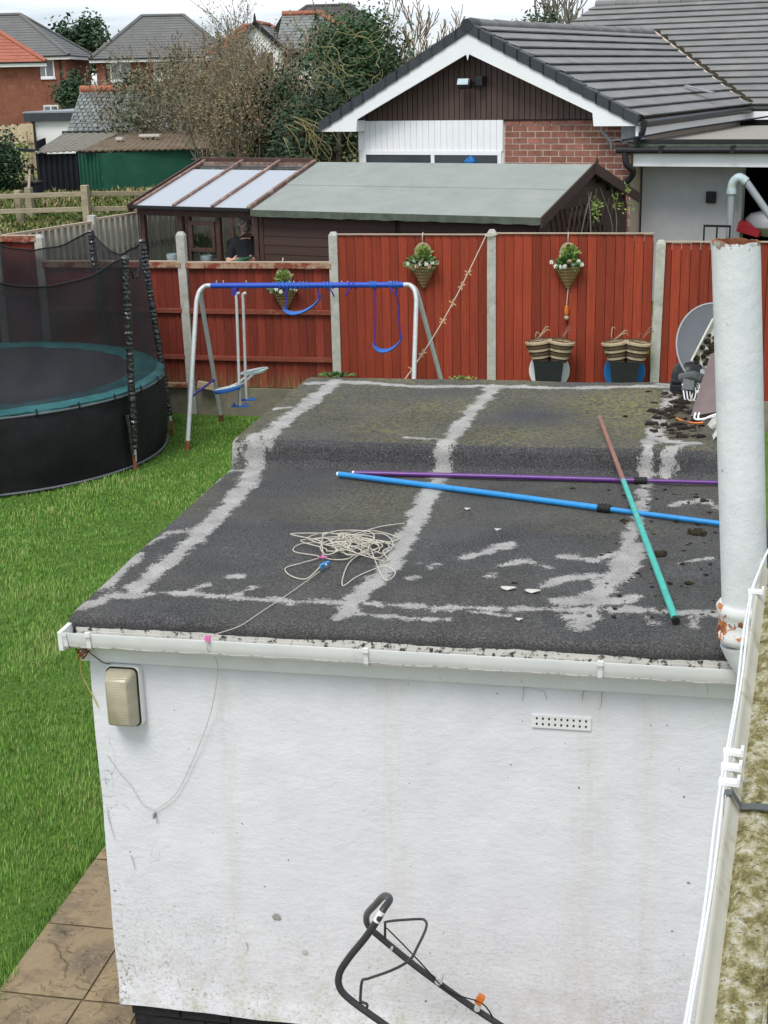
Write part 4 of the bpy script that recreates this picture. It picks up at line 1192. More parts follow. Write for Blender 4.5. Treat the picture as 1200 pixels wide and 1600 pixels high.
panel(5, .36, 2.21, 'flush', 'tall red fence panel behind the two black planters')
panel(6, .33, 2.12, 'flush', 'red fence panel behind the satellite dish')
for i in range(1, 7):
    xa, xb = PX[i] + .05, PX[i + 1] - .05
    mb = MB().beam((xa, FENCE_Y(xa), .165), (xb, FENCE_Y(xb), .165), .05, .36)
    tag(mb.build('gravel_board', 'gravel_board', at=((xa + xb) / 2, FENCE_Y((xa + xb) / 2), 0), bevel=.006), 'stained concrete gravel board ' + gb_lab[i], 'gravel board', 'gravel boards of the red fence')
# offcut leaning on the gravel board
tag(MB().box((-3.42, 11.40, .345), (-3.2, 11.47, .42), Matrix.Rotation(.15, 3, 'Y')).build('offcut', 'pale_wood', at=(-3.3, 11.43, .35)), 'pale timber offcut on the gravel board behind the swing', 'timber')
tag(MB().box((-3.86, 11.44, .35), (-3.58, 11.52, .4)).build('offcut', 'rail_worn', at=(-3.7, 11.48, .35)), 'reddish timber offcut beside the trampoline skirt', 'timber')

# ------------------------------------------------------------------ cone baskets of flowers on the fence
def foliage(mb, c, rx, ry, rz, n, size, r_, updir=0.3):
    for _ in range(n):
        d = Vector((r_.gauss(0, 1), r_.gauss(0, 1), r_.gauss(0, 1) + updir)); d.normalize()
        k = r_.random() ** .4
        p_ = Vector(c) + Vector((d.x * rx * k, d.y * ry * k, d.z * rz * k))
        d1 = (d + Vector((r_.uniform(-.6, .6), r_.uniform(-.6, .6), r_.uniform(-.3, .6)))).normalized()
        mb.leaf(p_, size * r_.uniform(.6, 1.3), d1, d1.orthogonal().normalized())
def basket(x, ztop, lab, seed):
    y = FENCE_Y(x) - .03; r_ = random.Random(seed)
    t = thing('flower_basket', lab, 'basket', (x, y, ztop - .55), 'cone baskets on the red fence')
    mb = MB()
    prof = []
    for k in range(15):
        f_ = k / 14; prof.append((.012 + .15 * f_ + (.006 if k % 2 else 0), -.54 + .27 * f_))
    mb.lathe(prof, (x, y, ztop), 22, R(180), R(360)); mb.poly([(x - .165, y, ztop - .27), (x + .165, y, ztop - .27), (x, y, ztop - .54)], [(0, 1, 2)])
    mb.build('cone', 'wicker', t)
    # flat woven back plate with a hand hole
    out, inn = [], []
    for k in range(25):
        a = R(-30 + 240 * k / 24)
        out.append((x + .1 * math.cos(a), y + .005, ztop - .13 + .12 * math.sin(a) * 1.0))
        inn.append((x + .03 * math.cos(a), y + .005, ztop - .075 + .045 * math.sin(a)))
    out[0] = (x + .14, y + .005, ztop - .27); out[-1] = (x - .14, y + .005, ztop - .27)
    inn[0] = (x + .02, y + .005, ztop - .13); inn[-1] = (x - .02, y + .005, ztop - .13)
    F = [(k, k + 1, 25 + k + 1, 25 + k) for k in range(24)]; F.append((0, 25, 49, 24))
    mb = MB().poly(out + inn, F); mb.poly([(a, b - .014, c) for a, b, c in out + inn], [tuple(reversed(q)) for q in F])
    mb.build('back_plate', 'wicker_pale', t)
    MB().tube(smooth_path([(x - .004, y + .005, ztop - .02), (x - .004, y - .01, ztop + .05), (x - .002, y + .02, ztop + .1)], 4), .006, 6).build('hanger', 'rope_white', t)
    mb = MB(); foliage(mb, (x, y - .09, ztop - .24), .15 + .03 * (seed % 3), .1, .07 + .015 * seed, 150 + 30 * seed, .03, r_); mb.build('leaves', 'leaf_green', t)
    mb = MB(); foliage(mb, (x + .03, y - .08, ztop - .15), .12, .06, .11, 90, .035, r_, 1.2); mb.build('ferns', 'leaf_lime', t)
    nf_ = (7, 10, 8)[seed - 1]
    for k in range(nf_):
        a = -.17 + .34 * k / (nf_ - 1) + r_.uniform(-.015, .015)
        c = Vector((x + a, y - .13 - r_.uniform(0, .05) + abs(a) * .35, ztop - .24 + r_.uniform(-.04, .04)))
        mb = MB()
        for q in range(6):
            an = q * 1.05; d1 = Vector((math.cos(an), -.5, math.sin(an))).normalized()
            mb.leaf(c + d1 * .014, .02, d1, d1.cross(Vector((0, 1, .2))).normalized() * 1.6)
        mb.blob(c + Vector((0, -.008, 0)), .011, k, 6, .2)
        mb.build('flower', 'petal_pink' if (k % 2 == 1 if seed == 2 else k == 4) else 'petal_white', t)
    return t
basket(-2.285, 1.83, 'cone basket of white flowers behind the blue swing bar', 1)
basket(-.59, 2.13, 'cone basket of pale pink flowers on first tall red panel', 2)
basket(1.085, 2.135, 'cone basket of white flowers with a cork pendant below it', 3)
pn = thing('pendant', 'orange and grey cork pendant hanging below a flower basket', 'ornament', (1.075, 11.38, 1.26))
MB().tube([(1.09, 11.37, 1.6), (1.075, 11.37, 1.4)], .006, 6).build('cord', 'rope_white', pn)
MB().lathe([(.005, .0), (.022, .01), (.026, .05), (.024, .1), (.005, .11)], (1.075, 11.37, 1.3), 12).build('cork', 'orange_plastic', pn, smooth=True)
MB().blob((1.075, 11.37, 1.27), .03, 1, 10, .1).build('ball', 'wicker_pale', pn, smooth=True)

# line tied from the post top down to the swing, with wooden pegs
la, lb = Vector((.15, 11.36, 2.2)), Vector((-.62, 10.2, .74))
def line_pt(t): q = lerp(la, lb, t); q.z -= .1 * math.sin(math.pi * t); return q
MBL = MB().tube([line_pt(i / 20) for i in range(21)], .0055, 6); lp = [MBL]
MBL.tube(smooth_path([(.15, 11.37, 2.2), (.21, 11.37, 2.2), (.27, 11.4, 2.21), (.27, 11.48, 2.2), (.2, 11.5, 2.2), (.14, 11.44, 2.21), (.15, 11.37, 2.2)], 4), .008, 6)
tag(MBL.build('clothes_line', 'rope_white', at=(.15, 11.36, 2.2), smooth=True), 'pale line tied from concrete post top down to the swing leg', 'rope')
ords = ['topmost', 'second', 'third', 'fourth', 'fifth', 'lowest']
for k, t_ in enumerate((.22, .3, .41, .53, .77, .9)):
    q = line_pt(t_); mb = MB()
    for s_ in (-1, 1):
        a = .6 * s_ + k
        mb.beam(q + Vector((-.045 * math.cos(a), -.012, -.045 * math.sin(a))), q + Vector((.045 * math.cos(a), -.004, .045 * math.sin(a))), .016, .012)
    tag(mb.build('wooden_peg', 'peg_wood', at=q), ['topmost', 'second from top', 'third from top', 'fourth from top', 'fifth from top', 'lowest'][k] + ' crossed wooden peg on the slanting line', 'peg', 'pegs on the slanting line')

# ------------------------------------------------------------------ tall black planters with wicker bundles, discs behind
def planter(x, disc_mat, lab, dl, seed):
    y = 11.15; t = thing('planter', lab, 'planter', (x, y, 0), 'tall black planters by the red fence')
    P = []; F = []
    for zz, w in ((0.0, .11), (.5, .128), (.82, .162), (.84, .166), (.84, .15), (.7, .135)):
        for a, b in ((-1, -1), (1, -1), (1, 1), (-1, 1)): P.append((x + a * w, y + b * w, zz))
    for k in range(5):
        for j in range(4): F.append((k * 4 + j, k * 4 + (j + 1) % 4, (k + 1) * 4 + (j + 1) % 4, (k + 1) * 4 + j))
    mb = MB(); mb.poly(P, F); mb.build('pot', 'pot_black', t)
    MB().box((x - .14, y - .14, .72), (x + .14, y + .14, .76)).build('soil', 'soil', t)
    r_ = random.Random(seed)
    for s_ in (-1, 1):
        c = Vector((x + s_ * .1 + .01, y, .8)); tl = s_ * .12
        T = Matrix.Translation(c) @ Matrix.Rotation(tl, 4, 'Y')
        for k in range(6):
            mb = MB(T); rr = .085 + .012 * k
            mb.lathe([(rr - .01, k * .042), (rr + .012, k * .042 + .01), (rr + .012, k * .042 + .032), (rr - .005, k * .042 + .042)], (0, 0, 0), 16)
            mb.build('woven_ring', ['wicker_dark', 'wicker_pale'][k % 2], t, smooth=True)
        mb = MB(T); mb.lathe([(.0, .2), (.13, .22)], (0, 0, 0), 12); mb.build('filling', 'wicker_dark', t)
        for k in range(3):
            a = r_.uniform(-.5, 1.1) ; b_ = c + Vector((.05 * s_, 0, .25))
            pts = [b_, b_ + Vector((.05 * a, -.02, .05)), b_ + Vector((.1 * a + .03, 0, .09 + .03 * k)), b_ + Vector((.1 * a + .06, .02, .06 + .04 * k))]
            MB().tube(smooth_path(pts, 4), .006, 5).build('twig', 'pole_brown' if s_ > 0 else 'wicker_pale', t)
    mb = MB(Matrix.Translation((x - .01, y + .2, .66)) @ Matrix.Rotation(R(84), 4, 'X'))
    mb.lathe([(.0, 0), (.23, 0), (.235, .008), (.235, .016), (.225, .02), (0, .02)], (0, 0, 0), 40)
    d = thing('disc', dl, 'disc', (x + .035, y + .22, .44)); mb.build('face', disc_mat, d)
    MB().beam((x - .05, y + .22, 0), (x - .05, y + .22, .5), .03, .03).build('prop', 'grey_wood', d); MB().beam((x + .12, y + .22, 0), (x + .12, y + .22, .5), .03, .03).build('prop', 'grey_wood', d)
planter(.9, 'disc_white', 'black tapered planter with wicker bundles before the white disc', 'round white disc behind black planter at red fence', 1)
planter(1.76, 'disc_blue', 'black tapered planter with wicker bundles before the blue disc', 'round blue disc behind black planter at red fence', 2)

# ================================================================== trampoline
TC = Vector((-5.33, 9.5, 0)); TR = 2.0
tr = thing('trampoline', 'large round trampoline with black skirt, teal pad and black net', 'trampoline', TC)
def ring_pt(a, r, z):
    if 1.5 < r < 2.08: r *= 1.03
    return Vector((TC.x + r * math.cos(a), TC.y + r * math.sin(a), z))
PA = [R(-16.7 + 42.5 * k) for k in range(0, 8)]
PA = [R(-16.7), R(25.8), R(68.5), R(113), R(158), R(203), R(248), R(298)]
MB().lathe([(0, .86), (1.0, .858), (1.76, .868)], TC, 72).build('mat', 'tramp_mat', tr, smooth=True)
P = []; F = []; n = 144
pr = [(1.66, .872), (1.72, .892), (1.86, .9), (1.97, .885), (2.01, .85), (2.005, .81)]
for j in range(n):
    a = 2 * math.pi * j / n
    for k, (r, z) in enumerate(pr):
        P.append(ring_pt(a, r + .012 * noise.noise((a * 9, k, 1)), z + .012 * noise.noise((a * 11, k * .8, 4)) + .008 * noise.noise((a * 30, k, 4))))
for j in range(n):
    for k in range(5): F.append((j * 6 + k, j * 6 + k + 1, ((j + 1) % n) * 6 + k + 1, ((j + 1) % n) * 6 + k))
mb = MB(); mb.poly(P, F); mb.build('pad', 'tramp_pad', tr, smooth=True, fix=True)
P = []; F = []; rows = 9
for j in range(n):
    a = 2 * math.pi * j / n
    nearest = min(abs((a - q + math.pi) % (2 * math.pi) - math.pi) for q in PA)
    for k in range(rows):
        t = k / (rows - 1); z = .84 - .81 * t + (.03 * math.cos(nearest * 8) if k == rows - 1 else 0)
        bulge = .05 * math.sin(math.pi * t) * min(1, nearest * 4) - .06 * t * min(1, nearest * 3)
        P.append(ring_pt(a, 2.0 + bulge + .02 * noise.noise((a * 7, t * 5, 1)) + .012 * noise.noise((a * 3 + t * 4, t * 12, 6)), z))
for j in range(n):
    for k in range(rows - 1): F.append((j * rows + k, j * rows + k + 1, ((j + 1) % n) * rows + k + 1, ((j + 1) % n) * rows + k))
mb = MB(); mb.poly(P, F); mb.build('skirt', 'tramp_black', tr, smooth=True)
MB().tube([ring_pt(2 * math.pi * j / 72, 2.004, .815) for j in range(73)], .014, 8, False).build('rim_tube', 'dish_grey', tr, smooth=True)
MB().tube([ring_pt(2 * math.pi * j / 72, 1.99, .03) for j in range(73)], .013, 6, False).build('skirt_hem', 'dish_grey', tr, smooth=True)
for j in range(28):
    a = 2 * math.pi * (j + .3) / 28
    MB().tube([ring_pt(a, 2.012, .87), ring_pt(a, 2.026, .83), ring_pt(a, 2.0, .78)], .008, 5).build('pad_strap', 'rubber', tr)
lean = {0: (.11, .0), 1: (-.16, .0), 2: (-.1, 0)}
tops = []
for k, a in enumerate(PA):
    base = ring_pt(a, 2.12, .02); lx, ly = lean.get(k, (0, 0))
    top = Vector((base.x + lx - .05 * math.cos(a), base.y + ly, 2.25 - (0 if k != 3 else .05))); tops.append(top)
    MB().tube([base, lerp(base, top, .1), lerp(base, top, .98)], .02, 8).build('net_pole', 'steel', tr, smooth=True)
    MB().tube([base + Vector((0, 0, -.01)), base + Vector((0, 0, .16))], .0225, 8).build('rusty_foot', 'rust', tr)
    ns = 92; pts = [lerp(base, top, .1 + .91 * i / ns) for i in range(ns + 1)]
    rr = [.037 + .012 * noise.noise((i * .9, k * 5, 0)) + .004 * (i % 2) for i in range(ns + 1)]; rr[-1] = .02
    sm_ = MB().tube(pts, rr, 12)
    sm_.v = [tuple(Vector(q) + .008 * Vector((noise.noise((q[0] * 55, q[1] * 55, q[2] * 38)), noise.noise((q[0] * 55 + 9, q[1] * 55, q[2] * 38)), 0))) for q in sm_.v]
    sm_.build('foam_sleeve', 'tramp_sleeve', tr)
    lg = [ring_pt(a, 1.9, .8), ring_pt(a, 1.88, .1), ring_pt(a, 1.88, .03), ring_pt(a + .3, 1.86, .02)]
    MB().tube(smooth_path(lg, 4), .02, 8).build('leg', 'steel', tr, smooth=True)
for k in range(8):
    a0, a1 = tops[k], tops[(k + 1) % 8]; P = []; F = []; nu, nv = 20, 14
    if k in (5,): continue
    b0, b1 = PA[k], PA[(k + 1) % 8] + (2 * math.pi if k == 7 else 0)
    for u in range(nu + 1):
        s_ = u / nu; q1 = lerp(a0, a1, s_); sag = .2 * math.sin(math.pi * s_) + .03 * noise.noise((s_ * 6, k, 0))
        q1.z -= sag * (1.5 if k == 0 else 1.0); q0 = ring_pt(b0 + (b1 - b0) * s_, 1.93, .88)
        for v in range(nv + 1):
            t = v / nv; q = lerp(q0, q1, t)
            w = .05 * noise.noise((s_ * 5 + k * 7, t * 3, 2)) * math.sin(math.pi * t) * math.sin(math.pi * s_) * 2
            P.append(q + Vector((math.cos((b0 + b1) / 2), math.sin((b0 + b1) / 2), 0)) * w)
    for u in range(nu):
        for v in range(nv): F.append((u * (nv + 1) + v, (u + 1) * (nv + 1) + v, (u + 1) * (nv + 1) + v + 1, u * (nv + 1) + v + 1))
    mb = MB(); mb.poly(P, F); net = mb.build('net', 'net', tr, smooth=True)
    MB().tube([P[u * (nv + 1) + nv] for u in range(nu + 1)], .011, 6).build('net_hem', 'tramp_black', net)
# the folded end of a sleeve hanging by the near pole
q = ring_pt(PA[0], 2.14, .6); MB().tube([q + Vector((-.05, -.04, .02)), q + Vector((-.03, -.05, -.12)), q + Vector((-.02, -.05, -.4))], [.03, .022, .018], 8).build('sleeve_flap', 'tramp_sleeve', tr, smooth=True)

# ================================================================== swing set
sw = thing('swing_set', 'children swing frame with blue top bar and grey steel legs', 'swing', (-1.75, 10.5, 0))
BL, BR = Vector((-2.87, 10.5, 1.74)), Vector((-.65, 10.48, 1.765))
MB().tube([BL, BR], .031, 14).build('top_bar', 'blue_paint', sw, smooth=True)
def aleg(end, out, foot, nm='leg'):
    pts = [end, end + Vector((out * .07, 0, -.004)), end + Vector((out * .13, (foot[1] - end.y) * .05, -.06)), end + Vector((out * .155, (foot[1] - end.y) * .12, -.16))]
    pts = smooth_path(pts, 4) + [lerp(pts[-1], foot, .5), Vector(foot)]
    MB().tube(pts, .026, 10).build(nm, 'steel', sw, smooth=True)
    f_ = Vector(foot); d = (pts[-2] - f_).normalized()
    MB().tube([f_ - d * .03, f_ + d * .1], .0275, 10).build('rusty_foot', 'rust', sw)
FL, BKL, FR, BKR = (-3.03, 9.8, .0), (-3.06, 11.18, 0), (-.47, 9.8, 0), (-.2, 11.15, 0)
aleg(BL, -1, FL); aleg(BL, -1, BKL); aleg(BR, 1, FR); aleg(BR, 1, BKR)
for a, b in ((FL, BKL), (FR, BKR)):
    e_ = BL if a is FL else BR
    xx = -3.035 if a is FL else None
    t1 = Vector((-3.03 if a is FL else -.475, 10.02, .55)); t2 = Vector((-3.05 if a is FL else -.3, 10.95, .56))
    ox = 0
    MB().tube([t1 + Vector((ox, 0, 0)), t2 + Vector((ox, 0, 0))], .013, 8).build('brace', 'purple_cord', sw, smooth=True)
for x in (-2.8, -2.72, -2.45, -1.95, -1.9, -1.35, -1.28, -.8, -.72):
    MB().tube([(x, 10.5, 1.76), (x, 10.49, 1.8)], .007, 6).build('bolt', 'steel', sw)
def lerp_bar(x): t = (x - BL.x) / (BR.x - BL.x); return lerp(BL, BR, t)
# glider with two rods
gl = thing('glider_swing', 'two-seat grey glider swing hanging at left of the swing bar', 'swing', (-2.5, 10.45, .4))
gx = -2.62
for k, (dx0, dx1) in enumerate(((-.05, .13), (.08, .27))):
    a = lerp_bar(gx + .03) + Vector((dx0 * .6 + .05, -.02, -.1)); b_ = Vector((-2.573, 10.400, 0.380)) if k == 0 else Vector((-2.524, 10.500, 0.434))
    MB().tube(smooth_path([a + Vector((.04, 0, .02)), a, lerp(a, b_, .1), lerp(a, b_, .6), b_], 3), .017, 8).build('rod', 'steel', gl, smooth=True)
    MB().beam(b_ + Vector((-.1, 0, -.01)), b_ + Vector((.1, 0, .0)), .05, .018).build('footrest', 'blue_plastic', gl, bevel=.004)
    for s_ in (-1, 1): MB().tube([b_ + Vector((.07 * s_, 0, -.015)), b_ + Vector((.07 * s_, 0, .03))], .012, 6).build('peg', 'blue_plastic', gl)
q = lerp_bar(gx + .03); MB().box(q + Vector((-.03, -.035, -.11)), q + Vector((.03, .035, -.02))).build('hanger', 'purple_cord', gl, bevel=.005)
sa, sb = Vector((-2.677, 10.300, 0.580)), Vector((-2.483, 10.750, 0.699))
for s_ in (-1, 1): MB().tube([sa + Vector((s_ * .03, 0, .02)), lerp(sa, sb, .5) + Vector((s_ * .03, 0, -.02)), sb + Vector((s_ * .03, 0, .02))], .014, 8).build('seat_beam', 'steel', gl, smooth=True)
for q, m_ in ((sa, 'blue_plastic'), (sb, 'pale_plastic')):
    T = Matrix.Translation(q) @ Matrix.Rotation(R(-12), 4, 'Y') @ Matrix.Diagonal((1.25, .75, 1, 1))
    mb = MB(T); mb.lathe([(0, .025), (.1, .022), (.135, .03), (.14, .015), (.12, -.012), (0, -.015)], (0, 0, 0), 20); mb.build('seat', m_, gl, smooth=True)
    mb = MB(T); mb.lathe([(0, .031), (.1, .03), (.118, .034)], (0, 0, 0), 20); mb.build('seat_top', 'pale_plastic', gl, smooth=True)
def useat(lab, xl, xr, zl, zr, y, straps):
    t = thing('hanging_swing', lab, 'swing', ((xl + xr) / 2, y, min(zl, zr)))
    L_ = Vector((xl, y, zl)); R_ = Vector((xr, y + .06, zr)); pts = [L_ + Vector((-.02, 0, .04)), L_, lerp(L_, R_, .2) + Vector((0, 0, -.055)), lerp(L_, R_, .5) + Vector((0, 0, -.075)), lerp(L_, R_, .8) + Vector((0, 0, -.05)), R_, R_ + Vector((.015, 0, .05))]
    P = smooth_path(pts, 4); n_ = len(P); Q = []; F = []
    for i, p_ in enumerate(P):
        tt = i / (n_ - 1); w = .035 + .055 * math.sin(math.pi * tt); h = .02
        for k in range(8):
            an = 2 * math.pi * k / 8
            Q.append(p_ + Vector((0, w * math.cos(an), h * math.sin(an))))
    for i in range(n_ - 1):
        for k in range(8): F.append((i * 8 + k, i * 8 + (k + 1) % 8, (i + 1) * 8 + (k + 1) % 8, (i + 1) * 8 + k))
    F += [tuple(range(8)), tuple((n_ - 1) * 8 + k for k in range(7, -1, -1))]
    mb = MB(); mb.poly(Q, F); mb.build('seat', 'blue_plastic', t, smooth=True)
    for a, b in straps:
        MB().tube(smooth_path([a, lerp(a, b, .5) + Vector((.004, 0, 0)), b], 6), .0085, 6).build('strap', 'purple_cord', t)
    return t
useat('blue swing seat wound high on its straps under the bar', -2.0, -1.62, 1.47, 1.59, 10.46, [(lerp_bar(-1.98), Vector((-2.0, 10.46, 1.48))), (lerp_bar(-1.63), Vector((-1.62, 10.5, 1.6)))])
useat('blue swing seat hanging low on purple straps at right', -.985, -.70, 1.07, 1.14, 10.47, [(lerp_bar(-.97), Vector((-.985, 10.47, 1.09))), (lerp_bar(-.735), Vector((-.705, 10.52, 1.16)))])
wr = thing('strap_wrap', 'blue and purple straps wound round the swing bar', 'strap', (-1.6, 10.5, 1.75))
for x0, x1, n_ in ((-2.08, -1.86, 5), (-1.84, -1.72, 3), (-1.56, -1.44, 3), (-1.28, -1.18, 2), (-1.03, -.95, 3), (-.82, -.7, 4)):
    pts = []
    for k in range(n_ * 8 + 1):
        q = lerp_bar(x0 + (x1 - x0) * k / (n_ * 8)); a = 2 * math.pi * k / 8
        pts.append(q + Vector((0, .036 * math.cos(a), .036 * math.sin(a))))
    MB().tube(pts, .009, 5).build('winding', 'blue_plastic' if n_ != 2 else 'purple_cord', wr)
for x, dx in ((-1.48, .05), (-1.24, -.06), (-.8, .08), (-1.97, -.02)):
    q = lerp_bar(x) + Vector((0, -.04, -.02)); MB().tube(smooth_path([q, q + Vector((dx * .6, -.01, -.05)), q + Vector((dx, 0, -.1))], 4), .009, 5).build('loose_end', 'purple_cord', wr)

# ================================================================== things left on the felt roof
dz = 2.125
ds = thing('satellite_dish', 'grey satellite dish leaning at the back corner of the roof', 'satellite dish', (2.52, 3.72, dz))
T = Matrix.Translation((2.495, 3.72, 2.36)) @ Matrix.Rotation(R(10), 4, 'Z') @ Matrix.Rotation(R(60), 4, 'X') @ Matrix.Diagonal((.78, .9, .9, 1))
pr = [(.3 * k / 12, .055 * (k / 12) ** 2) for k in range(13)]
mb = MB(T); mb.lathe(pr + [(.3, .05), (.297, .046)] + [(.3 * k / 12, .055 * (k / 12) ** 2 - .006) for k in range(12, -1, -1)], (0, 0, 0), 44); mb.build('reflector', 'dish_grey', ds, smooth=True)
mb = MB(T); mb.tube([(.301 * math.cos(2 * math.pi * k / 44), .301 * math.sin(2 * math.pi * k / 44), .053) for k in range(45)], .007, 6, False); mb.build('rim', 'dish_rim', ds, smooth=True)
mb = MB(); mb.tube(smooth_path([(2.5, 3.62, 2.2), (2.42, 3.45, 2.17), (2.36, 3.38, 2.2)], 4), .012, 8); mb.build('arm', 'dish_grey', ds)
mb = MB(); mb.beam((2.36, 3.42, 2.26), (2.345, 3.36, 2.17), .07, .075); mb.tube([(2.3, 3.42, 2.24), (2.37, 3.38, 2.265), (2.42, 3.36, 2.25)], .03, 10); mb.build('receiver', 'receiver_grey', ds, bevel=.004)
mb = MB(T); mb.blob((-.12, -.18, .035), .03, 2, 10, .1, .3); mb.build('mark', 'dish_rim', ds)
cl = thing('cable_bundle', 'looped white cables hanging by the satellite dish', 'cable', (2.35, 3.42, dz))
for k in range(5):
    x = 2.31 + .018 * k + (.04 if k > 2 else 0); pts = [(x, 3.36, 2.22), (x + .012, 3.33, 2.16), (x + .02, 3.32, 2.135), (x + .05, 3.33, 2.132), (x + .06, 3.36, 2.18), (x + .04, 3.38, 2.22)]
    MB().tube(smooth_path(pts, 5), .0045, 6).build('loop', 'cream_plastic' if k > 1 else 'upvc_white', cl, smooth=True)
mb = MB(); P = []
bx = thing('tool_case', 'black plastic case behind the looped cables on the roof', 'case', (2.33, 3.62, dz))
MB().box((2.24, 3.56, 2.126), (2.46, 3.72, 2.17)).build('base', 'pot_black', bx, bevel=.008)
MB().box((2.245, 3.565, 2.174), (2.455, 3.715, 2.2)).build('lid', 'pot_black', bx, bevel=.01)
MB().lathe([(.001, .1), (.05, .095), (.08, .07), (.095, .03), (.1, .0)], (2.345, 3.65, 2.2), 18).build('dome', 'pvc_black', bx, smooth=True)
wg = thing('gutter_offcut', 'short white gutter length with moss standing against the dish', 'gutter', (2.46, 3.28, dz))
ga, gb = Vector((2.397, 3.300, 2.353)), Vector((2.511, 3.420, 2.577)); gd = (gb - ga).normalized()
sidev = gd.cross(Vector((0, 1, 0))).normalized()
P = []; F = []; pf = [(-.05, .0), (-.048, .03), (-.02, .05), (.02, .05), (.048, .03), (.05, 0)]
for e_ in (ga, gb):
    for u, v in pf: P.append(e_ + sidev * u + Vector((0, v - .05, 0)))
F = [(k, k + 1, 6 + k + 1, 6 + k) for k in range(5)]
mb = MB(); mb.poly(P, F); mb.tube([P[0], P[6]], .006, 6); mb.tube([P[5], P[11]], .006, 6); mb.build('channel', 'cream_plastic', wg)
mb = MB()
for k in range(26):
    q = lerp(ga, gb, rng.random()) + sidev * rng.uniform(-.035, .035) + Vector((0, -.02, 0)); mb.blob(q, rng.uniform(.01, .018), k, 6, .5)
stuff(mb.build('moss', 'moss', wg))
tb = thing('tub', 'small white plastic tub on the roof below the dish', 'tub', (2.42, 3.36, dz))
MB().lathe([(.03, .0), (.045, .003), (.06, .06), (.064, .062), (.058, .058), (.04, .01), (0, .01)], (2.45, 3.3, 2.127), 20).build('bowl', 'upvc_white', tb, smooth=True)
bp = thing('brown_panel', 'brown board leaning at the right rear of the felt roof', 'board', (2.5, 2.95, dz))
q0, q1, q2, q3 = Vector((2.355, 2.86, 2.145)), Vector((2.58, 2.83, 2.2)), Vector((2.62, 3.1, 2.5)), Vector((2.455, 3.14, 2.44))
nn = (q1 - q0).cross(q3 - q0).normalized() * .016
mb = MB().poly([q0, q1, q2, q3, q0 - nn, q1 - nn, q2 - nn, q3 - nn], [(0, 1, 2, 3), (7, 6, 5, 4), (0, 4, 5, 1), (1, 5, 6, 2), (2, 6, 7, 3), (3, 7, 4, 0)]); mb.build('face', 'panel_brown', bp, fix=True)
mb = MB().beam(lerp(q0, q1, .3) - nn * 2.4, lerp(q0, q1, 1.0) - nn * 2.4, .03, .02); mb.build('batten', 'bark', bp)
wc = thing('roof_cable', 'white cable end looping out below the brown board', 'cable', (2.42, 2.75, dz))
for k in range(2): MB().tube(smooth_path([(2.38 + .02 * k, 2.84, 2.17), (2.375 + .02 * k, 2.8, 2.15), (2.4 + .02 * k, 2.77, 2.15), (2.47, 2.78, 2.165 + .008 * k), (2.6, 2.8, 2.2 + .01 * k)], 5), .0055, 6).build('cable', 'upvc_white', wc, smooth=True)
tag(MB().tube(smooth_path([(2.28, 2.85, 2.135), (2.32, 2.78, 2.135), (2.37, 2.74, 2.137), (2.42, 2.74, 2.14)], 5), .006, 6).build('copper_wire', 'orange_plastic', at=(2.33, 2.78, 2.13)), 'orange wire lying in the dirt below the brown board', 'wire')
# moss clumps: the large ones singly, the crumbs as litter
clumps = [(2.377, 1.27, .04, 'large dark moss clump near the flue pipe beside the blue pole'), (2.212, .94, .036, 'round moss clump just right of the green cane'), (2.0, 2.9, .016, 'lone moss crumb on the upper roof left of the dirt'), (1.78, 1.92, .014, 'small moss crumb in front of the purple pole'), (1.47, 2.13, .012, 'tiny moss crumb behind the purple pole near middle lap'), (2.05, 1.42, .018, 'moss crumb beside the cane below the blue pole'), (2.42, 1.78, .02, 'moss crumb right of the cane behind the blue pole'), (1.64, .52, .012, 'moss crumb beside a flake of pale paint'), (2.13, .7, .014, 'moss crumb left of the cane near its lower end'), (2.33, .62, .016, 'moss crumb right of the cane near the gutter')]
for x, y, r, lab in clumps:
    z = roof_z(y); mb = MB()
    for k in range(7): mb.blob((x + rng.uniform(-1, 1) * r * .7, y + rng.uniform(-1, 1) * r * .6, z + r * .22), r * rng.uniform(.35, .6), k + x * 10, 7, .6, .7)
    tag(mb.build('moss_clump', 'moss', at=(x, y, z)), lab, 'moss', 'moss clumps on the felt roof')
mb = MB(); mb2 = MB()
for k in range(330):
    if k < 230: x, y = rng.gauss(2.27, .07), rng.uniform(2.4, 3.75)
    else: x, y = rng.uniform(1.95, 2.5), rng.uniform(.2, 2.0)
    if x > 2.55: continue
    r = (.004 + .026 * rng.random() ** 3) if k < 230 else rng.uniform(.003, .009)
    (mb if k % 3 else mb2).blob((x, y, roof_z(y) + r * .1 + .002), r * 1.3, k * 1.7, 7, 1.1, .32)
lt = stuff(mb.build('roof_litter', 'soil')); lt['label'] = 'dark soil and moss crumbs scattered along the right lap'; lt['category'] = 'litter'
lt = stuff(mb2.build('leaf_litter', 'bark')); lt['label'] = 'brown dead leaf scraps among the roof dirt'; lt['category'] = 'litter'
flakes = [(1.31, 1.5, 'pale flake of paint left of the cane near blue pole'), (1.49, 1.2, 'pale curled flake of paint in mid roof'), (1.62, .45, 'largest pale paint flake near the gutter lap'), (1.72, .43, 'small pale flake beside the largest one'), (1.7, .12, 'white flake at the gutter edge')]
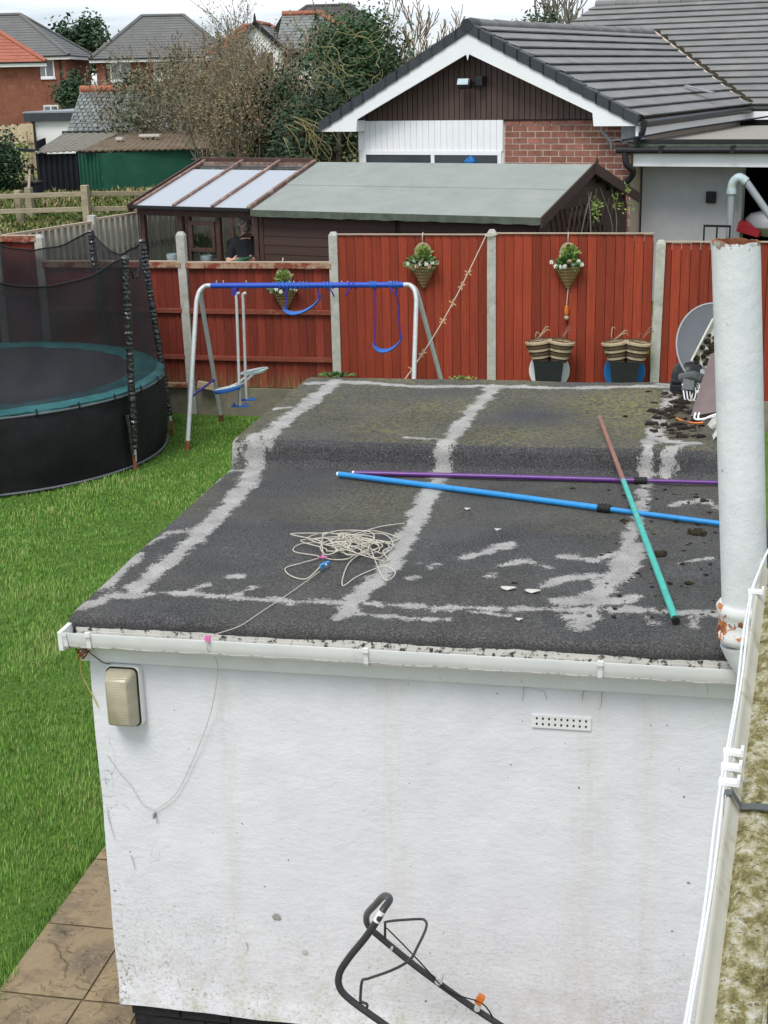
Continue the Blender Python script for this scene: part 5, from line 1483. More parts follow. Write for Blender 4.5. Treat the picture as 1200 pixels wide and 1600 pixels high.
for x, y, lab in flakes:
    z = roof_z(y) + .004; mb = MB(); s_ = .03 if 'largest' in lab else .014
    P = [(x + s_ * math.cos(a) * (1 + .4 * noise.noise((a, x, 0))), y + s_ * .6 * math.sin(a), z + .006 * abs(math.cos(a))) for a in [k * .785 for k in range(8)]]
    mb.poly(P + [(q[0], q[1], q[2] + .003) for q in P], [tuple(range(7, -1, -1)), tuple(range(8, 16))] + [(k, (k + 1) % 8, 8 + (k + 1) % 8, 8 + k) for k in range(8)])
    tag(mb.build('paint_flake', 'paint_flake', at=(x, y, z)), lab, 'flake', 'paint flakes on the felt roof')
# tuft of weeds at the roof's back edge, by the second post
mb = MB(); foliage(mb, (.13, 3.86, 2.13), .13, .03, .02, 120, .014, rng, .4); tag(mb.build('roof_weed', 'leaf_green', at=(.13, 3.86, 2.12)), 'low green weed growing at the back edge of the roof', 'weed')
mb = MB(); foliage(mb, (.95, 3.86, 2.125), .1, .02, .01, 60, .012, rng, .3); tag(mb.build('roof_weed', 'leaf_lime', at=(.95, 3.86, 2.12)), 'thin yellowish moss at the back edge by the line', 'weed')

# ================================================================== neighbours: greenhouse and brown shed
SY = -.30
ST = frame((.69, 12.29, 0), SY)
SE, SRZ, SH = 2.32, 2.815, 1.73      # eave height, ridge height, half depth
GZ = .55
sh = thing('garden_shed', 'dark brown garden shed with green felt roof behind red fence', 'shed', ST @ Vector((-2, 1.7, GZ)))
bd = MB().poly([(0, 0, 0), (1, 0, 0), (1, 1, 0), (0, 1, 0), (0, .35, 1), (1, .35, 1), (1, 1, 1), (0, 1, 1)], [(0, 3, 2, 1), (4, 5, 6, 7), (0, 1, 5, 4), (1, 2, 6, 5), (2, 3, 7, 6), (3, 0, 4, 7)])
bdm = unit_mesh('board', bd, 'shed_brown')
WF = .12                              # the front wall stands back under the eave
for seg, (xa, xb) in enumerate(((-4.04, -2.0), (-1.99, -.12))):
    for k in range(15):
        z = GZ + k * .118
        if z > SE - .05: break
        q = ST @ Vector((xa, WF - .022, z))
        inst(bdm, 'board', sh, q, (xb - xa, .024, .122), (0, 0, SY))
    for x in (xa, xb):
        MB(ST).box((x - .03, WF - .03, GZ), (x + .03, WF + .03, SE + .02)).build('corner_post', 'shed_brown', sh)
# right gable end in boards cut to the slope
for k in range(22):
    z = GZ + k * .118
    if z > SRZ - .1: break
    half = SH - .12 if z < SE - .14 else SH * (SRZ - z - .17) / (SRZ - SE)
    if half < .1: break
    mb = MB(ST); mb.box((-.1, SH - half, z), (-.076, SH + half, z + .115), Matrix.Rotation(-.06, 3, 'Y'))
    mb.build('gable_board', 'shed_brown', sh)
MB(ST).box((-4.0, WF, GZ), (-.11, 2 * SH - .12, SE - .05)).build('core', 'dark_void', sh)
MB(ST).prism([(WF, SE - .06), (2 * SH - WF, SE - .06), (SH, SRZ - .05)], 'x', -4.0, -.115).build('core', 'dark_void', sh)
# roof slopes with lap lines, drip edge, bargeboards
def slope(mb, x0, x1, y0, z0, y1, z1, th=.018, wob=.0):
    P = []; nx = 30
    for x in [x0 + (x1 - x0) * i / nx for i in range(nx + 1)]:
        w = wob * noise.noise((x * 1.4, 0, 3))
        P += [(x, y0, z0 + w), (x, (y0 + y1) / 2, (z0 + z1) / 2 + w * .6), (x, y1, z1), (x, y1, z1 - th), (x, y0, z0 - th + w)]
    F = []
    for i in range(nx):
        for k in range(5): F.append((i * 5 + k, (i + 1) * 5 + k, (i + 1) * 5 + (k + 1) % 5, i * 5 + (k + 1) % 5))
    F += [tuple(range(5)), tuple(nx * 5 + k for k in range(4, -1, -1))]
    mb.poly(P, F)
zl = lambda y: SE + (SRZ - SE) * y / SH
mb = MB(ST); slope(mb, -4.1, .02, -.05, zl(-.05), SH * .52, zl(SH * .52), .018, .012); sr = mb.build('roof', 'green_felt', sh, smooth=True, fix=True)
mb = MB(ST); slope(mb, -4.1, .02, SH * .5, zl(SH * .5) + .008, SH, SRZ + .008, .014, .004); mb.build('upper_felt', 'green_felt', sr, smooth=True, fix=True)
mb = MB(ST); slope(mb, -4.1, .02, 2 * SH + .05, zl(-.05), SH, SRZ + .006); mb.build('back_felt', 'green_felt', sr, fix=True)
mb = MB(ST); P = []; F = []
for i in range(61):
    x = -4.1 + 4.12 * i / 60; P += [(x, -.054, zl(-.05) + .012), (x, -.056, zl(-.05) - .075 + .014 * noise.noise((x * 6, 0, 0)))]
for i in range(60): F.append((2 * i, 2 * i + 1, 2 * i + 3, 2 * i + 2))
mb.poly(P, F); mb.build('drip_edge', 'felt_rim', sr)
for s_ in (0, 1):
    y0, y1 = (-.06, SH) if s_ == 0 else (2 * SH + .06, SH)
    MB(ST).poly([(x, y, z) for x in (.022, .045) for (y, z) in ((y0, zl(-.06) - .11), (y0, zl(-.06) + .02), (y1, SRZ + .03), (y1, SRZ - .11))], [(0, 1, 2, 3), (7, 6, 5, 4), (0, 4, 5, 1), (1, 5, 6, 2), (2, 6, 7, 3), (3, 7, 4, 0)]).build('bargeboard', 'shed_brown', sh)
MB(ST).poly([(.047, SH - .04, SRZ - .1), (.047, SH + .04, SRZ - .1), (.047, SH + .04, SRZ + .05), (.047, SH, SRZ + .11), (.047, SH - .04, SRZ + .05), (.065, SH - .04, SRZ - .1), (.065, SH + .04, SRZ - .1), (.065, SH + .04, SRZ + .05), (.065, SH, SRZ + .11), (.065, SH - .04, SRZ + .05)], [(0, 1, 2, 3, 4), (9, 8, 7, 6, 5), (0, 5, 6, 1), (1, 6, 7, 2), (2, 7, 8, 3), (3, 8, 9, 4), (4, 9, 5, 0)]).build('finial', 'shed_brown', sh)
# trellis with a climber on the gable
tl = thing('trellis', 'brown diamond trellis with yellow-green climber on the shed gable', 'trellis', ST @ Vector((.06, 1.2, GZ)))
for k in range(11):
    for s_ in (-1, 1):
        y0 = .55 + .17 * k; y1 = y0 + s_ * .36
        MB(ST).beam((.03 + .012 * (s_ > 0), y0, 1.6), (.03 + .012 * (s_ > 0), y1, 2.35), .012, .024, (1, 0, 0)).build('lath', 'shed_brown', tl)
cl_ = MB(); r_ = random.Random(4)
for k in range(10): foliage(cl_, ST @ Vector((.09, r_.uniform(1.2, 3.1), 2.15 + r_.uniform(0, .3))), .06, .16, .1, 13, .026, r_)
stuff(cl_.build('climber', 'leaf_lime', tl))
mb = MB()
for k in range(7):
    a = ST @ Vector((.07, r_.uniform(.8, 2.6), 1.6)); mb.tube(smooth_path([a, a + Vector((r_.uniform(-.1, .1), r_.uniform(-.1, .2), .4)), a + Vector((r_.uniform(-.1, .2), r_.uniform(-.1, .4), .9))], 4), .007, 5)
mb.build('stem', 'twig_grey', tl)

gh = thing('greenhouse', 'brown timber greenhouse with pale glazed roof beside the shed', 'greenhouse', ST @ Vector((-5.1, 1.7, GZ)))
X0, X1 = -6.13, -4.13
xs_p = [X0 + .12, -5.36, -4.74, -4.12]
def gbox(nm, lo, hi, m_='frame_brown', par=None, bv=.004): return MB(ST).box(lo, hi).build(nm, m_, par or gh, bevel=bv)
for x in xs_p:
    gbox('post', (x - .035, WF - .035, GZ), (x + .035, WF + .035, SE - .04))
gbox('wall_plate', (X0 + .05, WF - .045, SE - .13), (X1 + .02, WF + .045, SE - .02))
gbox('base_wall', (X0 + .1, WF - .03, GZ), (X1, WF + .03, 1.45))
gbox('sill', (X0 + .08, WF - .05, 1.45), (X1, WF + .05, 1.49))
# opening window frame in the middle bay
for lo, hi in (((-5.2, WF - .055, 2.08), (-4.78, WF - .015, 2.13)), ((-5.2, WF - .055, 1.72), (-4.78, WF - .015, 1.77)), ((-5.2, WF - .055, 1.77), (-5.15, WF - .015, 2.08)), ((-4.83, WF - .055, 1.77), (-4.78, WF - .015, 2.08))): gbox('window_frame', lo, hi)
gbox('frame_strip', (-5.24, WF - .03, 1.49), (-5.2, WF + .03, SE - .13))
for a, b in zip(xs_p[:-1], xs_p[1:]):
    MB(ST).box((a + .036, WF - .003, 1.49), (b - .036, WF + .003, SE - .13)).build('pane', 'pane_clear', gh)
# far side and left end frames seen through the glass
yb = 2 * SH - WF
for x in (X0 + .12, -5.45, -4.8, -4.2): gbox('post', (x - .03, yb - .03, GZ), (x + .03, yb + .03, SE - .04), 'frame_worn')
gbox('wall_plate', (X0 + .05, yb - .04, SE - .12), (X1, yb + .04, SE - .02), 'frame_worn')
for y in (1.1, 2.3): gbox('post', (X0 + .09, y - .03, GZ), (X0 + .15, y + .03, SE + .1), 'frame_worn')
gbox('bench_rail', (X0 + .15, yb - .06, 1.86), (X1 - .2, yb - .02, 1.9))
gbox('bench_rail', (X0 + .15, yb - .06, 1.76), (X1 - .2, yb - .02, 1.8))
gbox('base_wall', (X0 + .1, yb - .03, GZ), (X1, yb + .03, 1.35)); gbox('base_wall', (X0 + .09, WF, GZ), (X0 + .15, yb, 1.35))
MB(ST).box((X0 + .15, yb - .003, 1.35), (X1, yb + .003, SE - .12)).build('pane', 'pane_clear', gh)
MB(ST).box((X0 + .117, WF + .04, 1.35), (X0 + .123, yb - .04, SE - .06)).build('pane', 'pane_clear', gh)
# roof: ridge board, bars, three big whitened panes, end barge
def rbar(x, w, h, m_, y0=-.02, y1=SH, nm='glazing_bar', dz_=.02):
    MB(ST).beam((x, y0, zl(y0) + dz_), (x, y1, zl(y1) + dz_), w, h).build(nm, m_, gh, bevel=.003)
rbx = [X0 + .1, X0 + .76, X0 + 1.4, X1 - .02]
for k, x in enumerate(rbx): rbar(x, .05, .05, 'frame_worn')
rbar(X0 + .01, .03, .12, 'frame_brown', -.06, SH, 'bargeboard', -.01)
for a, b in zip(rbx[:-1], rbx[1:]):
    for ya, yb_, m_ in ((-.03, 1.36, 'roof_pane'), (1.4, SH - .06, 'pane_clear')):
        MB(ST).poly([(a + .03, ya, zl(ya) + .02), (b - .03, ya, zl(ya) + .02), (b - .03, yb_, zl(yb_) + .02), (a + .03, yb_, zl(yb_) + .02), (a + .03, ya, zl(ya) + .01), (b - .03, ya, zl(ya) + .01), (b - .03, yb_, zl(yb_) + .01), (a + .03, yb_, zl(yb_) + .01)], [(0, 1, 2, 3), (7, 6, 5, 4), (0, 4, 5, 1), (1, 5, 6, 2), (2, 6, 7, 3), (3, 7, 4, 0)]).build('roof_pane', m_, gh)
gbox('ridge_board', (X0, SH - .03, SRZ - .08), (X1 - .02, SH + .03, SRZ + .06))
gbox('ridge_strip', (X0 + .1, SH - .1, SRZ - .055), (X1 - .05, SH - .045, SRZ + .0), 'frame_worn')
gbox('eaves_strip', (X0, -.05, SE - .03), (X1, -.02, SE + .015), 'pvc_black')
for x in rbx:
    MB(ST).beam((x, 2 * SH, zl(0)), (x, SH, SRZ), .04, .04).build('back_bar', 'frame_worn', gh)
for a, b in zip(rbx[:-1], rbx[1:]): MB(ST).poly([(a, 2 * SH, zl(0)), (b, 2 * SH, zl(0)), (b, SH, SRZ - .01), (a, SH, SRZ - .01)], [(0, 1, 2, 3)]).build('roof_pane', 'pane_clear', gh)
# seedlings and tubs inside
r_ = random.Random(8)
for k, (x, y, lab) in enumerate(((-5.75, .7, 'at the left end'), (-5.05, .75, 'below the window frame'), (-4.55, .8, 'beside the man'))):
    mb = MB(); c = ST @ Vector((x, y + .4, 1.6)); foliage(mb, c, .3, .2, .22, 260, .04, r_, .6)
    mb.tube([c - Vector((0, 0, .9)), c], .012, 5)
    t_ = thing('seedlings', 'green plants inside the greenhouse ' + lab, 'plant', c - Vector((0, 0, 1.0))); mb.build('leaves', 'leaf_green', t_)
for k, (x, lab) in enumerate(((-5.7, 'leftmost'), (-5.12, 'middle'), (-4.7, 'rightmost'))):
    c = ST @ Vector((x, .32, 1.5)); mb = MB()
    mb.lathe([(.05, 0), (.075, .01), (.085, .13), (.08, .14), (.07, .12), (0, .12)], c, 16)
    tag(mb.build('plastic_tub', 'pale_plastic', at=c, smooth=True), lab + ' clear plastic tub on the greenhouse sill', 'tub', 'tubs on the greenhouse sill')

# ------------------------------------------------------------------ the man in the greenhouse
def make_man():
    base = Vector((-3.469, 13.947, 1.651)); ft = Vector((base.x, base.y, .45))
    fwd = (Vector((2.2, -4.9, 0)) - Vector((ft.x, ft.y, 0))).normalized(); rgt = Vector((-fwd.y, fwd.x, 0))
    def W(r, f, z): return ft + rgt * r + fwd * f + Vector((0, 0, z))
    root = thing('person', 'man in dark T-shirt holding a green bottle inside the greenhouse', 'person', ft)
    J = []; E = []
    def add(p_, r, par=None):
        J.append((p_, r)); i = len(J) - 1
        if par is not None: E.append((par, i))
        return i
    pel = add(W(0, 0, .93), .155)
    wst = add(W(0, .02, 1.08), .15, pel); ch = add(W(0, .03, 1.3), .17, wst); nk = add(W(0, .05, 1.46), .065, ch); hd0 = add(W(0, .07, 1.54), .062, nk)
    hd1 = add(W(.0, .09, 1.6), .078, hd0); hd2 = add(W(0, .09, 1.68), .08, hd1)
    for s_ in (-1, 1):
        hp = add(W(.1 * s_, 0, .86), .1, pel); kn = add(W(.11 * s_, .03, .48), .062, hp); an = add(W(.11 * s_, -.01, .1), .045, kn); add(W(.12 * s_, .13, .04), .04, an)
    for s_ in (-1, 1):
        shd = add(W(.175 * s_, .03, 1.39), .075, ch)
        el = add(W(.25 * s_, .1, 1.14), .048, shd)
        wrt = add(W((.13 if s_ > 0 else -.22), .28, 1.17), .033, el)
        palm = add(W((.08 if s_ > 0 else -.18), .33, 1.18), .036, wrt)
        for q in range(4):
            b_ = W((.035 if s_ > 0 else -.13), .35, 1.215 - .024 * q)
            f1 = add(b_, .0105, palm); f2 = add(b_ + rgt * (-.03 * s_) + fwd * .012, .0095, f1); add(b_ + rgt * (-.04 * s_) + fwd * (-.02), .0085, f2)
        t1 = add(W((.065 if s_ > 0 else -.16), .32, 1.23), .012, palm); add(W((.035 if s_ > 0 else -.13), .33, 1.25), .01, t1)
    me = bpy.data.meshes.new('body'); me.from_pydata([tuple(q - ft) for q, _ in J], E, [])
    o = bpy.data.objects.new('body', me); COL.objects.link(o); o.parent = root
    md = o.modifiers.new('skin', 'SKIN')
    if not me.skin_vertices:
        bm = bmesh.new(); bm.from_mesh(me); bm.verts.layers.skin.verify(); bm.to_mesh(me); bm.free()
    for i, sv in enumerate(me.skin_vertices[0].data):
        r = J[i][1]; sv.radius = (r, r); sv.use_root = (i == 0)
    sub = o.modifiers.new('sub', 'SUBSURF'); sub.levels = 2; sub.render_levels = 2
    bpy.context.view_layer.update()
    dg = bpy.context.evaluated_depsgraph_get()
    me2 = bpy.data.meshes.new_from_object(o.evaluated_get(dg)); me2.name = 'body'
    o.modifiers.clear(); o.data = me2
    me2.materials.clear()
    for m_ in ('skin', 'shirt_navy', 'trousers_black'): me2.materials.append(MATS[m_])
    for pl in me2.polygons:
        c = pl.center; rr = abs(c.dot(rgt)); ff = c.dot(fwd); k = 0
        if c.z < 1.0 and rr < .2 and ff < .18: k = 2
        elif c.z > 1.0 and (c.z < 1.445 or (rr > .075 and c.z < 1.56)) and ff < .17 and (rr < .215 or c.z > 1.2): k = 1
        if c.z < .08: k = 2
        pl.material_index = k; pl.use_smooth = True
    # face, hair and beard
    hc = W(0, .1, 1.645)
    mb = MB(); mb.blob(hc + fwd * .075 - Vector((0, 0, .005)), .018, 1, 8, .1, 1.3); mb.blob(hc + rgt * .08 + Vector((0, 0, -.01)), .016, 2, 8, .1, 1.4); mb.blob(hc - rgt * .08 + Vector((0, 0, -.01)), .016, 3, 8, .1, 1.4)
    mb.build('face_features', 'skin', root, smooth=True)
    mb = MB(); 
    for s_ in (-1, 1): mb.blob(hc + rgt * .03 * s_ + fwd * .077 + Vector((0, 0, .02)), .009, 1, 6, 0)
    stuff(mb.build('eyes', 'dark_void', root))
    MB().blob(hc + fwd * .038 - Vector((0, 0, .062)), .05, 2, 12, .15).build('beard', 'hair_grey', root, smooth=True)
    MB().blob(hc - fwd * .022 + Vector((0, 0, .028)), .092, 5, 14, .12).build('hair', 'hair_grey', root, smooth=True)
    bt = thing('bottle', 'dark green bottle in the hands of the greenhouse man', 'bottle', W(-.1, .385, 1.14))
    MB().tube([W(.06, .385, 1.23), W(.0, .385, 1.215), W(-.05, .385, 1.2), W(-.1, .385, 1.185), W(-.24, .385, 1.14)], [.014, .016, .034, .04, .04], 14).build('glass', 'bottle_green', bt, smooth=True)
    MB().tube([W(.075, .385, 1.235), W(.058, .385, 1.23)], .018, 10).build('cap', 'pvc_black', bt)
make_man()

# ================================================================== the bungalow
BY = -.28
BT = frame((.529, 16.50, 0), BY)
bg = thing('bungalow', 'bungalow with white bargeboards, brown cladding and grey tiled roof', 'bungalow', BT @ Vector((-1.2, 3, .5)))
AP, LE, RE = (-1.266, 4.62), (-3.76, 3.22), (1.29, 3.28)
EZ = 3.27
def b_(nm, lo, hi, m_, par=None, bv=0): return MB(BT).box(lo, hi).build(nm, m_, par or bg, bevel=bv)
# wall core and brickwork on the right half of the gable
b_('wall', (-3.3, .05, .4), (1.12, 12, 3.2), 'pointing')
MB(BT).prism([(-3.3, 3.15), (1.12, 3.15), (1.12, 3.25), (-1.26, 4.5), (-3.3, 3.25)], 'y', .06, 8).build('wall', 'pointing', bg)
bw, bh = .243, .0885
bm_ = unit_mesh('brick', MB().box((0, 0, 0), (bw - .017, .05, bh - .017)), 'brick_near')
for k in range(18):
    z = 3.325 - (k + 1) * bh
    xs0 = -.82 - (bw / 2 if k % 2 else 0)
    for i in range(10):
        x = xs0 + i * bw; x1 = x + bw - .012; sx = 1.0
        if x < -.82: sx = (x1 + .815) / (bw - .012); x = -.815
        if x > 1.1: continue
        if x + (bw - .012) * sx > 1.12: sx = (1.12 - x) / (bw - .012)
        if sx < .15: continue
        inst(bm_, 'brick', bg, BT @ Vector((x, .042 + rng.uniform(-.003, .002), z)), (sx, 1, 1), (0, 0, BY))
# brown vertical cladding in the gable
clm = unit_mesh('cladding_board', MB().box((0, 0, 0), (1, .02, 1)), 'clad_brown')
nb = 44; xa, xb = -3.1, .72
for k in range(nb):
    x = xa + (xb - xa) * k / nb; xm = x + (xb - xa) / nb / 2
    top = AP[1] - .38 - (abs(xm - AP[0])) * .53
    if top < 3.32: top = 3.34
    inst(clm, 'cladding_board', bg, BT @ Vector((x, .012, 3.312 + .0 * k)), ((xb - xa) / nb - .012, 1, max(.03, top - 3.312) + .12), (0, 0, BY))
MB(BT).prism([(xa - .05, 3.29), (xb + .05, 3.29), (xb + .05, 3.45), (AP[0], AP[1] - .24), (xa - .05, 3.45)], 'y', .028, .05).build('cladding_backing', 'dark_void', bg)
# white panel and window on the left half
for k in range(24):
    x = -3.27 + 2.43 * k / 24
    b_('white_panel', (x, .005, 2.86), (x + 2.43 / 24 - .004, .03, 3.305), 'upvc_white')
b_('white_backing', (-3.27, .028, 2.3), (-.84, .05, 3.305), 'upvc_white')
win = b_('window', (-3.2, -.01, 2.8), (-.86, .02, 2.86), 'upvc_white')
for x in (-3.2, -2.02, -.92): b_('frame', (x, -.008, 1.7), (x + .06, .02, 2.8), 'upvc_white', win)
for x0, x1 in ((-3.14, -2.02), (-1.96, -.92)): b_('pane', (x0, .002, 1.7), (x1, .008, 2.8), 'pane_dark', win)
MB(BT).blob((-1.35, -.01, 2.68), .1, 3, 8, .3).build('blue_cloth', 'disc_blue', win)
# bargeboards
def barge(xe, ze, s_):
    ax, az = AP[0], AP[1] - .09
    foot = xe - s_ * .02
    pts = [(ax, az), (foot, ze - .02), (foot, ze - .06), (xe - s_ * .62, ze - .06), (xe - s_ * .64, ze + .12), (ax, az - .28)]
    MB(BT).prism(pts, 'y', -.3, -.27).build('bargeboard', 'upvc_white', bg, fix=True)
    MB(BT).prism([(foot, ze - .02), (foot, ze - .06), (xe - s_ * .62, ze - .06), (xe - s_ * .62, ze + .1)], 'y', -.27, .0).build('box_end', 'upvc_white', bg, fix=True)
barge(LE[0], LE[1], -1); barge(RE[0], RE[1], 1)
MB(BT).poly([(AP[0] - .03, -.305, AP[1] - 0.36), (AP[0], -.305, AP[1] - 0.47), (AP[0] + .03, -.305, AP[1] - 0.36), (AP[0], -.305, AP[1] - 0.30), (AP[0], -.27, AP[1] - 0.38)], [(0, 1, 2, 3), (0, 4, 1), (1, 4, 2), (2, 4, 3), (3, 4, 0)]).build('gable_pendant', 'upvc_white', bg)
# soffit under the verge
for s_, (xe, ze) in ((-1, LE), (1, RE)):
    MB(BT).poly([(AP[0], -.3, AP[1] - .12), (xe, -.3, ze - .05), (xe, .05, ze - .05), (AP[0], .05, AP[1] - .12)], [(0, 1, 2, 3)]).build('soffit', 'upvc_white', bg)
# dry-verge caps: a row of dark interlocking units up each side
def verge(xe, ze, s_):
    n_ = 13
    for k in range(n_):
        t0, t1 = k / n_, (k + 1) / n_ + .012
        a = lerp((xe, 0, ze), (AP[0], 0, AP[1]), t0); c = lerp((xe, 0, ze), (AP[0], 0, AP[1]), t1)
        mb = MB(BT); lift = .03 if k % 1 == 0 else 0
        P = []
        for q, dz in ((a, .022), (c, .004)):
            P += [(q.x, -.325, q.z - .1 + dz), (q.x, -.325, q.z + .05 + dz), (q.x, -.2, q.z + .06 + dz), (q.x, -.2, q.z + .02 + dz)]
        mb.poly(P, [(0, 1, 2, 3), (7, 6, 5, 4), (0, 4, 5, 1), (1, 5, 6, 2), (2, 6, 7, 3), (3, 7, 4, 0)])
        mb.build('verge_cap', 'dark_verge', bg, fix=True)
verge(LE[0] - .03, LE[1] + .02, -1); verge(RE[0] + .03, RE[1] + .02, 1)
MB(BT).tube([(AP[0], -.34, AP[1] + .02), (AP[0], -.2, AP[1] + .04), (AP[0], .0, AP[1] + .03)], .09, 12).build('ridge_end_cap', 'dark_verge', bg, smooth=True)
# tiled slopes, one strip per course; each course laps the one below
def course_strip(mb, A, B, C, D, n_, k, th=.035, skew=0):
    """A,B eave ends; C,D ridge ends (C above B, D above A)"""
    t0, t1 = k / n_, (k + 1) / n_ + .02
    a, b = lerp(A, D, t0), lerp(B, C, t0); c, d = lerp(B, C, min(t1, 1)), lerp(A, D, min(t1, 1))
    nrm = (b - a).cross(d - a).normalized()
    if nrm.z < 0: nrm = -nrm
    P = []; F = []; m_ = max(6, int((b - a).length / .33))
    for i in range(m_ + 1):
        s_ = i / m_; p0, p1 = lerp(a, b, s_), lerp(d, c, s_); w = nrm * (.006 * noise.noise((i * 1.7, k * 3.1, 2)))
        P += [p0 + nrm * (th + .022) + w, p1 + nrm * .006, p0 + nrm * th + w]
    for i in range(m_): F += [(i * 3, (i + 1) * 3, (i + 1) * 3 + 1, i * 3 + 1), (i * 3 + 2, (i + 1) * 3 + 2, (i + 1) * 3, i * 3)]
    mb.poly(P, F)
RZ = AP[1] + .03
NE = 11
t_val, t_top = 6.25, 8.95
V = lambda x, y, z: BT @ Vector((x, y, z))
for k in range(NE):
    mb = MB(); course_strip(mb, V(RE[0] + .05, -.2, RE[1] + .03), V(RE[0] + .05, t_val, RE[1] + .03), V(AP[0], t_top, RZ), V(AP[0], -.2, RZ), NE, k); mb.build('tile_course', 'roof_tile', bg, fix=True)
    mb = MB(); course_strip(mb, V(LE[0] - .05, -.2, LE[1] + .03), V(LE[0] - .05, t_val, LE[1] + .03), V(AP[0], t_top, RZ), V(AP[0], -.2, RZ), NE, k); mb.build('tile_course', 'roof_tile', bg, fix=True)
NR = 20; rz_m, ry_m = 5.28, 6.2 + (5.28 - RE[1]) / .505
for k in range(17):
    mb = MB(); course_strip(mb, V(-4.4, 6.2, RE[1] + .02), V(9.5, 6.2, RE[1] + .02), V(9.5, ry_m, rz_m), V(-2.95, ry_m, rz_m), 17, k); mb.build('main_tile_course', 'roof_tile', bg, fix=True)
for k in range(11):
    y = -.1 + k * .8
    if y + .8 > t_top: break
    MB(BT).tube([(AP[0], y, RZ + .02), (AP[0], y + .79, RZ + .005)], .075, 8).build('ridge_tile', 'roof_tile', bg, smooth=True)
for k in range(26):
    x = -2.95 + k * .46
    MB(BT).tube([(x, ry_m, rz_m + .025), (x + .45, ry_m, rz_m + .012)], .085, 8).build('ridge_tile', 'roof_tile', bg, smooth=True)
MB().poly([V(-2.95, ry_m, rz_m), V(9.5, ry_m, rz_m), V(9.5, ry_m + 4, RE[1]), V(-4.4, ry_m + 4, RE[1])], [(0, 1, 2, 3)]).build('rear_slope', 'roof_tile', bg)
# valley gutter, slipped tile
MB().beam(V(RE[0] + .03, t_val - .02, RE[1] + .085), V(AP[0], t_top, RZ + .05), .12, .05).build('valley', 'moss', bg)
MB().beam(V(RE[0] + .03 - .1, t_val - .1, RE[1] + .1), V(AP[0] - .02, t_top - .12, RZ + .05), .04, .03).build('valley_edge', 'pointing', bg)
a = V(RE[0] - .55, 4.1, RE[1] + .42); mb = MB(); mb.beam(a, a + Vector((.45, -.25, -.12)), .12, .02); mb.build('slipped_tile', 'lead_grey', bg)
# eaves gutter of the wing and fascia
MB().tube([V(RE[0] + .1, -.25, RE[1] - .03), V(RE[0] + .1, t_val, RE[1] - .03)], .055, 8).build('gutter', 'pvc_black', bg, smooth=True)
MB(BT).box((RE[0] - .02, -.25, RE[1] - .2), (RE[0] + .02, t_val, RE[1] - .06)).build('fascia', 'upvc_white', bg)
MB(BT).box((RE[0], 6.0, RE[1] - .2), (9.5, 6.05, RE[1] - .06)).build('fascia', 'upvc_white', bg)
MB().tube([V(RE[0], 6.05, RE[1] - .03), V(9.5, 6.05, RE[1] - .03)], .06, 8).build('gutter', 'pvc_black', bg, smooth=True)
b_('wall', (1.12, 6.4, .4), (9.5, 6.6, 3.3), 'dark_void')  # near-black colour puts the shadow below the main eave into this wall
# floodlight on the gable
fl = thing('floodlight', 'small black floodlight on the brown gable cladding', 'floodlight', BT @ Vector((-1.34, -.1, 3.810)))
mb = MB(BT); mb.box((-1.47, -.24, 3.770), (-1.27, -.12, 3.890), Matrix.Rotation(R(-25), 3, 'X')); mb.build('housing', 'pvc_black', fl, bevel=.01)
mb = MB(BT); mb.box((-1.455, -.262, 3.782), (-1.285, -.252, 3.872), Matrix.Rotation(R(-25), 3, 'X'), (-1.37, -.18, 3.830)); mb.build('glass', 'pale_plastic', fl)
MB(BT).box((-1.22, -.16, 3.790), (-1.1, .01, 3.930)).build('sensor', 'pvc_black', fl, bevel=.02); MB(BT).beam((-1.36, -.02, 3.830), (-1.2, -.05, 3.840), .03, .03).build('bracket', 'pvc_black', fl)

# carport with flat gravelled roof on the right of the wing
cp = thing('carport', 'flat-roofed carport with white fascia right of the bungalow gable', 'carport', BT @ Vector((3.5, 2, .5)))
MB(BT).box((1.16, -.08, 2.9), (8, 6.0, 2.98)).build('roof', 'flat_gravel', cp)
MB(BT).box((1.3, -.13, 2.98), (8, -.08, 3.03)).build('kerb', 'felt_edge', cp)
MB(BT).box((1.13, -.12, 2.91), (8, -.081, 2.975)).build('felt_edge', 'felt_rim', cp)
MB(BT).tube([(.98, -.17, 2.885), (8, -.17, 2.89)], .05, 10).build('gutter', 'pvc_black', cp, smooth=True)
for k in range(7): MB(BT).box((1.6 + k, -.23, 2.84), (1.66 + k, -.11, 2.95)).build('gutter_bracket', 'pvc_black', cp)
MB(BT).box((1.2, -.09, 2.66), (8, -.05, 2.84)).build('fascia', 'upvc_white', cp)
MB().tube(smooth_path([V(1.1, -.17, 2.85), V(1.12, -.17, 2.7), V(1.2, -.1, 2.6), V(1.16, -.05, 2.5), V(1.05, -.02, 2.42), V(.95, -.02, 2.38)], 4), .045, 10).build('downpipe', 'pvc_black', cp, smooth=True)
MB(BT).box((1.02, -.12, 3.0), (1.3, .1, 3.22)).build('lead_box', 'lead_grey', cp)
MB().tube(smooth_path([V(1.38, -.22, 3.26), V(1.36, -.22, 3.12), V(1.28, -.2, 3.05), V(1.26, -.2, 2.96)], 4), .04, 8).build('swan_neck', 'pvc_black', cp, smooth=True)
MB(BT).box((1.16, .5, .5), (2.58, .62, 2.9)).build('white_wall', 'grey_render', cp)
MB(BT).box((2.58, .48, .5), (2.63, .64, 2.9)).build('door_post', 'grey_render', cp)
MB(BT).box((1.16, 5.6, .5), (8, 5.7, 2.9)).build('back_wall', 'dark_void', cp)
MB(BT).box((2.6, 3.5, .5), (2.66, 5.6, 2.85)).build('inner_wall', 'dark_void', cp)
MB(BT).box((7.9, 0, .5), (8, 5.7, 2.9)).build('side_wall', 'grey_render', cp)
